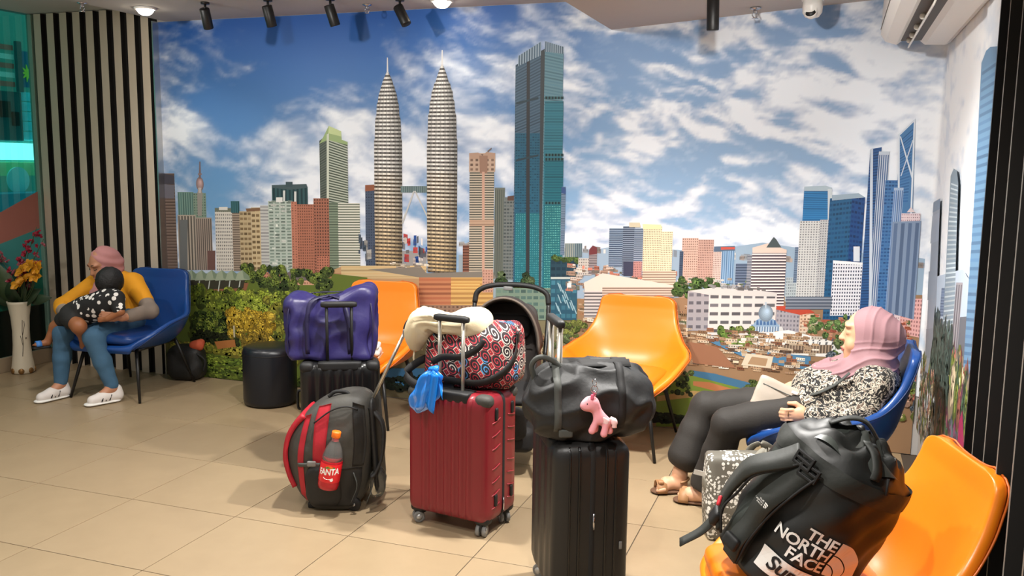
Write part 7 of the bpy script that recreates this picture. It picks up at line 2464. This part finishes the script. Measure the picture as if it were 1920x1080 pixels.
mk('pouch', *rbox(0.275, 0.035, 0.17, (0.012, 0.014, 0.012), 16, disp=cdisp), M_clutch, cl)
mk('flap_seam', *tube([(-0.115, -0.021, 0.045), (0, -0.032, 0.04), (0.115, -0.021, 0.045)], 0.0025, 6), M_web, cl)
mk('zip_tab', *rbox(0.03, 0.006, 0.014, 0.003, 5), M_wht, cl, loc=(0.03, -0.034, 0.06))
im = (Matrix.Translation((3.578, 1.545, 0.558)) @ (cl.rotation_euler.to_matrix().to_4x4())).inverted()
mk('strap', *strap([tuple(im @ Vector(p)) for p in spline([(3.66, 1.56, 0.60), (3.72, 1.50, 0.625), (3.80, 1.495, 0.675), (3.86, 1.50, 0.735)], 7)], 0.014, 0.004, lambda i: (0.2, 0.1, 1)), M_web, cl)

# ---- person in yellow on the left chair
M_skin2 = skin_mat('tan_skin', (186, 130, 98))
M_skin3 = skin_mat('brown_skin', (150, 94, 58))
M_hij2 = mat('rose_headscarf', (186, 128, 126), 0.75, var=0.05)
M_yel2 = mat('mustard_cotton', (222, 150, 18), 0.8, var=0.08, vscale=12, bump=0.1, bscale=60)
M_jean = mat('blue_denim', (62, 98, 126), 0.85, var=0.2, vscale=9, bump=0.1, bscale=180)
M_shoe = mat('white_mesh_trainer', (222, 214, 208), 0.6, var=0.05)
M_cuff2 = mat_print('grey_brown_pattern', lambda nt, co: mixc(nt, (lambda n: (nt.links.new(co, n.inputs['Vector']), n.outputs['Fac'])[1])(nd(nt, 'ShaderNodeTexNoise')), (60, 52, 48), (176, 158, 142)), 0.8)
P2 = (-1.02, 2.15, 0.0)
w2 = thing('person', 'person in mustard top, jeans and rose headscarf cradling a child', 'person', P2)
HC = np.array((-1.10, 2.235, 0.905))
fd = Vector((-0.25, -0.92, -0.35)).normalized()      # face direction
Rm = Matrix.Rotation(math.atan2(fd.y, fd.x), 4, 'Z') @ Matrix.Rotation(0.36, 4, 'Y')


def hp(x, y, z):
    return tuple(HC + np.array((Rm @ Vector((x, y, z)))[:]))


B = Body()
B.ell(HC, (0.094, 0.076, 0.115), Rm, k=0.02)
B.ell(hp(0.04, 0, -0.065), (0.055, 0.052, 0.06), Rm, k=0.03)
B.cap(hp(0.088, 0, 0.01), hp(0.106, 0, -0.028), 0.008, 0.012, 0.012)
B.ell(hp(0.082, 0, -0.095), (0.018, 0.024, 0.016), Rm, k=0.015)
B.ell(hp(0.088, 0, -0.062), (0.012, 0.022, 0.010), Rm, k=0.008)
for s in (-1, 1):
    B.ell(hp(0.062, s * 0.036, -0.035), (0.026, 0.024, 0.028), Rm, k=0.02)
    B.ell(hp(0.078, s * 0.030, 0.030), (0.02, 0.026, 0.012), Rm, k=0.015)
B.cap(hp(-0.01, 0, -0.08), (-1.07, 2.30, 0.75), 0.05, 0.055, 0.02)
B.cap((-1.07, 2.32, 0.72), (-1.02, 2.34, 0.53), 0.11, 0.12, 0.04)
B.chain([(-1.24, 2.28, 0.745), (-1.38, 2.12, 0.585), (-1.22, 1.985, 0.585)], [0.05, 0.038, 0.028], 0.02)
B.ell((-1.165, 1.965, 0.605), (0.045, 0.02, 0.036), k=0.02)
for k in range(4):
    B.chain([(-1.135, 1.95, 0.63 - 0.017 * k), (-1.085, 1.925, 0.637 - 0.018 * k), (-1.045, 1.925, 0.637 - 0.019 * k)], [0.010, 0.0095, 0.008], 0.004)
B.chain([(-1.17, 1.96, 0.64), (-1.13, 1.94, 0.665)], [0.012, 0.0095], 0.006)
B.chain([(-0.92, 2.32, 0.775), (-0.69, 2.22, 0.60), (-0.735, 2.00, 0.585)], [0.05, 0.038, 0.028], 0.02)
B.ell((-0.755, 1.955, 0.60), (0.026, 0.036, 0.038), k=0.02)
for k in range(4):
    B.chain([(-0.765, 1.93, 0.625 - 0.017 * k), (-0.805, 1.905, 0.64 - 0.018 * k), (-0.84, 1.91, 0.645 - 0.019 * k)], [0.010, 0.0095, 0.008], 0.004)
B.chain([(-0.765, 1.95, 0.635), (-0.80, 1.935, 0.66)], [0.012, 0.0095], 0.006)
for hip, kn, an, toe in (((-1.11, 2.26, 0.50), (-1.19, 1.94, 0.455), (-1.215, 1.915, 0.10), (-1.235, 1.80, 0.03)), ((-0.93, 2.26, 0.50), (-0.90, 1.90, 0.455), (-0.815, 1.965, 0.10), (-0.865, 1.85, 0.03))):
    B.chain([hip, kn, an, toe], [0.075, 0.052, 0.034, 0.026], 0.02)
garment('body', B, 0.0065, M_skin2, w2, it=1)
B = Body()
B.cap((-1.07, 2.325, 0.725), (-1.02, 2.335, 0.54), 0.135, 0.145, 0.04)
B.cap((-1.22, 2.29, 0.745), (-0.93, 2.325, 0.77), 0.07, 0.07, 0.04)
B.chain([(-1.24, 2.28, 0.745), (-1.375, 2.125, 0.60), (-1.33, 2.08, 0.59)], [0.068, 0.062, 0.058], 0.03)
B.chain([(-0.92, 2.32, 0.775), (-0.77, 2.26, 0.66)], [0.068, 0.060], 0.03)
garment('top', B, 0.008, M_yel2, w2, lambda V: 0.006 * (crumple(V, 20, 2) - 0.5))
B = Body()
B.chain([(-1.34, 2.085, 0.59), (-1.245, 2.005, 0.588)], [0.050, 0.042], 0.02)
garment('sleeve_cuff', B, 0.008, M_cuff2, w2, lambda V: 0.004 * wob(V, 30))
B = Body()
B.chain([(-0.78, 2.265, 0.665), (-0.69, 2.22, 0.60), (-0.725, 2.06, 0.588)], [0.056, 0.052, 0.042], 0.02)
garment('sleeve_cuff', B, 0.008, M_cuff2, w2, lambda V: 0.004 * wob(V, 30))
B = Body()
B.ell((-1.02, 2.30, 0.50), (0.18, 0.14, 0.09), k=0.05)
for hip, kn, an in (((-1.11, 2.26, 0.505), (-1.19, 1.94, 0.452), (-1.215, 1.915, 0.12)), ((-0.93, 2.26, 0.505), (-0.90, 1.91, 0.452), (-0.818, 1.965, 0.12))):
    B.chain([hip, kn], [0.092, 0.068], 0.04)
    B.chain([kn, tuple((np.array(kn) + np.array(an)) / 2), an], [0.067, 0.058, 0.044], 0.02)
garment('jeans', B, 0.008, M_jean, w2, lambda V: 0.004 * (crumple(V, 24, 1) - 0.4))
B = Body()
B.ell(hp(-0.022, 0, 0.008), (0.106, 0.090, 0.118), Rm, k=0.03)
B.ell(hp(-0.085, 0, -0.02), (0.055, 0.065, 0.065), Rm, k=0.04)
B.cap(hp(-0.02, 0, -0.085), (-1.075, 2.30, 0.76), 0.080, 0.098, 0.05)
B.cap((-1.09, 2.26, 0.765), (-1.12, 2.20, 0.70), 0.09, 0.06, 0.04)
B.cut(hp(0.125, 0, -0.02), (0.088, 0.082, 0.112), Rm, k=0.012)
garment('headscarf', B, 0.0065, M_hij2, w2, lambda V: 0.003 * np.sin((V[:, 0] * 0.5 + V[:, 2]) * 110))


def at2(o):
    o.location = tuple(-np.array(P2))
    return o


for s in (-1, 1):
    at2(mk('eyelid_line', *tube([hp(0.088, s * 0.016, 0.004), hp(0.092, s * 0.030, -0.001), hp(0.082, s * 0.046, 0.004)], 0.002, 6), M_brow, w2))
    at2(mk('eyebrow', *tube([hp(0.096, s * 0.014, 0.033), hp(0.096, s * 0.030, 0.039), hp(0.084, s * 0.048, 0.034)], 0.0025, 6), M_brow, w2))
at2(mk('lips', *tube([hp(0.092, -0.022, -0.066), hp(0.101, 0, -0.064), hp(0.092, 0.022, -0.066)], [0.003, 0.005, 0.003], 8), M_lip, w2))
for an, toe in (((-1.215, 1.925), (-1.24, 1.78)), ((-0.81, 1.985), (-0.87, 1.835))):
    a = math.atan2(toe[1] - an[1], toe[0] - an[0])
    c = ((an[0] + toe[0]) / 2, (an[1] + toe[1]) / 2)
    B = Body()
    u = np.array((math.cos(a), math.sin(a), 0))
    p0 = np.array((an[0], an[1], 0.045)) - u * 0.01
    B.cap(p0, p0 + (0, 0, 0.04), 0.040, 0.036, 0.02).chain([p0, p0 + u * 0.09, p0 + u * 0.165 + (0, 0, -0.010)], [0.042, 0.041, 0.034], 0.02)
    so = garment('trainer', B, 0.005, M_shoe, w2, clip=lambda X, Y, Z: (0.012 - Z))
    q = np.array(P2)
    mk('sole', *rbox(0.245, 0.088, 0.022, (0.04, 0.04, 0.01), 12), M_wht, so, loc=tuple(np.array((c[0], c[1], 0.0125)) - q + u * 0.006), rot=(0, 0, a))
    sd = np.array((-u[1], u[0], 0))
    for k in range(3):
        b0 = p0 + u * (0.05 + 0.026 * k) - q
        for sgn in (-1, 1):
            mk('side_stripe', *tube([tuple(b0 + sd * sgn * 0.042 + u * 0.018 + (0, 0, -0.018)), tuple(b0 + sd * sgn * 0.036 + (0, 0, 0.018))], 0.0045, 6), M_rub, so)
    mk('lacing', *tube([tuple(p0 - q + u * (0.055 + 0.012 * k) + sd * (0.018 if k % 2 else -0.018) + (0, 0, 0.048 - 0.0045 * k)) for k in range(6)], 0.003, 6), M_wht, so)


def skull(nt, co):
    v = nd(nt, 'ShaderNodeTexVoronoi')
    v.inputs['Scale'].default_value = 26
    nt.links.new(co, v.inputs['Vector'])
    nz = nd(nt, 'ShaderNodeTexNoise')
    nz.inputs['Scale'].default_value = 14
    nt.links.new(co, nz.inputs['Vector'])
    on = mth(nt, 'MULTIPLY', mth(nt, 'LESS_THAN', v.outputs['Distance'], 0.40), mth(nt, 'GREATER_THAN', nz.outputs['Fac'], 0.42))
    return mixc(nt, on, (18, 17, 17), (224, 220, 214))


M_shirtk = mat_print('black_white_speckle_print', skull, 0.8)
M_hair = mat('black_hair', (14, 12, 12), 0.6, var=0.2, bump=0.5, bscale=120)
M_short = mat('black_shorts', (30, 29, 28), 0.8)
M_bsand = mat('blue_sandal', (60, 120, 190), 0.5)
P3 = (-0.98, 1.94, 0.57)
kd = thing('person', 'small child with black hair lying across the lap of the seated person', 'person', P3)
B = Body()
B.ell((-0.862, 2.045, 0.815), (0.078, 0.085, 0.090), k=0.02)
B.ell((-0.905, 2.07, 0.775), (0.05, 0.05, 0.045), k=0.02)
B.cap((-0.85, 2.03, 0.75), (-0.83, 2.0, 0.71), 0.035, 0.04, 0.02)
B.cap((-0.83, 1.99, 0.68), (-1.07, 1.95, 0.60), 0.085, 0.085, 0.04)
B.chain([(-0.74, 1.97, 0.71), (-0.68, 1.93, 0.64), (-0.75, 1.89, 0.595)], [0.034, 0.027, 0.020], 0.015)
B.ell((-0.775, 1.885, 0.588), (0.022, 0.012, 0.018), k=0.01)
for k in range(4):
    B.cap((-0.785, 1.88, 0.60 - 0.008 * k), (-0.815, 1.872, 0.598 - 0.009 * k), 0.006, 0.005, 0.003)
B.chain([(-0.90, 2.06, 0.70), (-0.98, 2.10, 0.66)], [0.034, 0.028], 0.015)
B.chain([(-1.08, 1.90, 0.585), (-0.955, 1.845, 0.535), (-1.0, 1.93, 0.44), (-1.02, 1.94, 0.38)], [0.062, 0.048, 0.032, 0.026], 0.02)
B.chain([(-1.14, 1.96, 0.58), (-1.245, 1.925, 0.50), (-1.285, 1.895, 0.40)], [0.056, 0.036, 0.026], 0.02)
B.cap((-1.285, 1.89, 0.39), (-1.315, 1.83, 0.385), 0.024, 0.018, 0.01)
for k in range(4):
    B.cap((-1.303 - 0.008 * k, 1.828, 0.385), (-1.306 - 0.009 * k, 1.812, 0.383), 0.007, 0.006, 0.003)
garment('body', B, 0.006, M_skin3, kd, it=1)
B = Body()
B.ell((-0.858, 2.035, 0.825), (0.088, 0.094, 0.098), k=0.02)
B.cut((-0.945, 2.12, 0.785), (0.08, 0.08, 0.08), k=0.01)
garment('hair', B, 0.006, M_hair, kd, lambda V: 0.003 * wob(V, 90), clip=lambda X, Y, Z: 0.755 - Z)
B = Body()
B.cap((-0.825, 1.985, 0.685), (-1.0, 1.955, 0.625), 0.098, 0.098, 0.04)
B.cap((-0.74, 1.965, 0.72), (-0.90, 2.03, 0.715), 0.055, 0.055, 0.03)
B.chain([(-0.74, 1.965, 0.715), (-0.695, 1.935, 0.655)], [0.05, 0.042], 0.02)
garment('shirt', B, 0.007, M_shirtk, kd, lambda V: 0.004 * (crumple(V, 26, 2) - 0.5))
B = Body()
B.cap((-1.0, 1.955, 0.62), (-1.10, 1.945, 0.59), 0.100, 0.085, 0.04)
B.cap((-1.08, 1.90, 0.587), (-1.035, 1.878, 0.567), 0.072, 0.068, 0.02)
B.cap((-1.14, 1.96, 0.58), (-1.19, 1.945, 0.545), 0.066, 0.058, 0.02)
garment('shorts', B, 0.007, M_short, kd, lambda V: 0.004 * (crumple(V, 26, 1) - 0.5))
q = np.array(P3)
mk('sandal', *xf(rbox(0.11, 0.045, 0.018, 0.008, 8), T(*(np.array((-1.303, 1.855, 0.362)) - q), 0, 0, 1.1)), M_rub, kd)
mk('sandal_strap', *xf(strap([(0.02, 0.028 * math.cos(t), 0.012 + 0.034 * math.sin(t)) for t in np.linspace(0, PI, 10)], 0.035, 0.004, (1, 0, 0)), T(*(np.array((-1.303, 1.855, 0.362)) - q), 0, 0, 1.1 + PI)), M_bsand, kd)
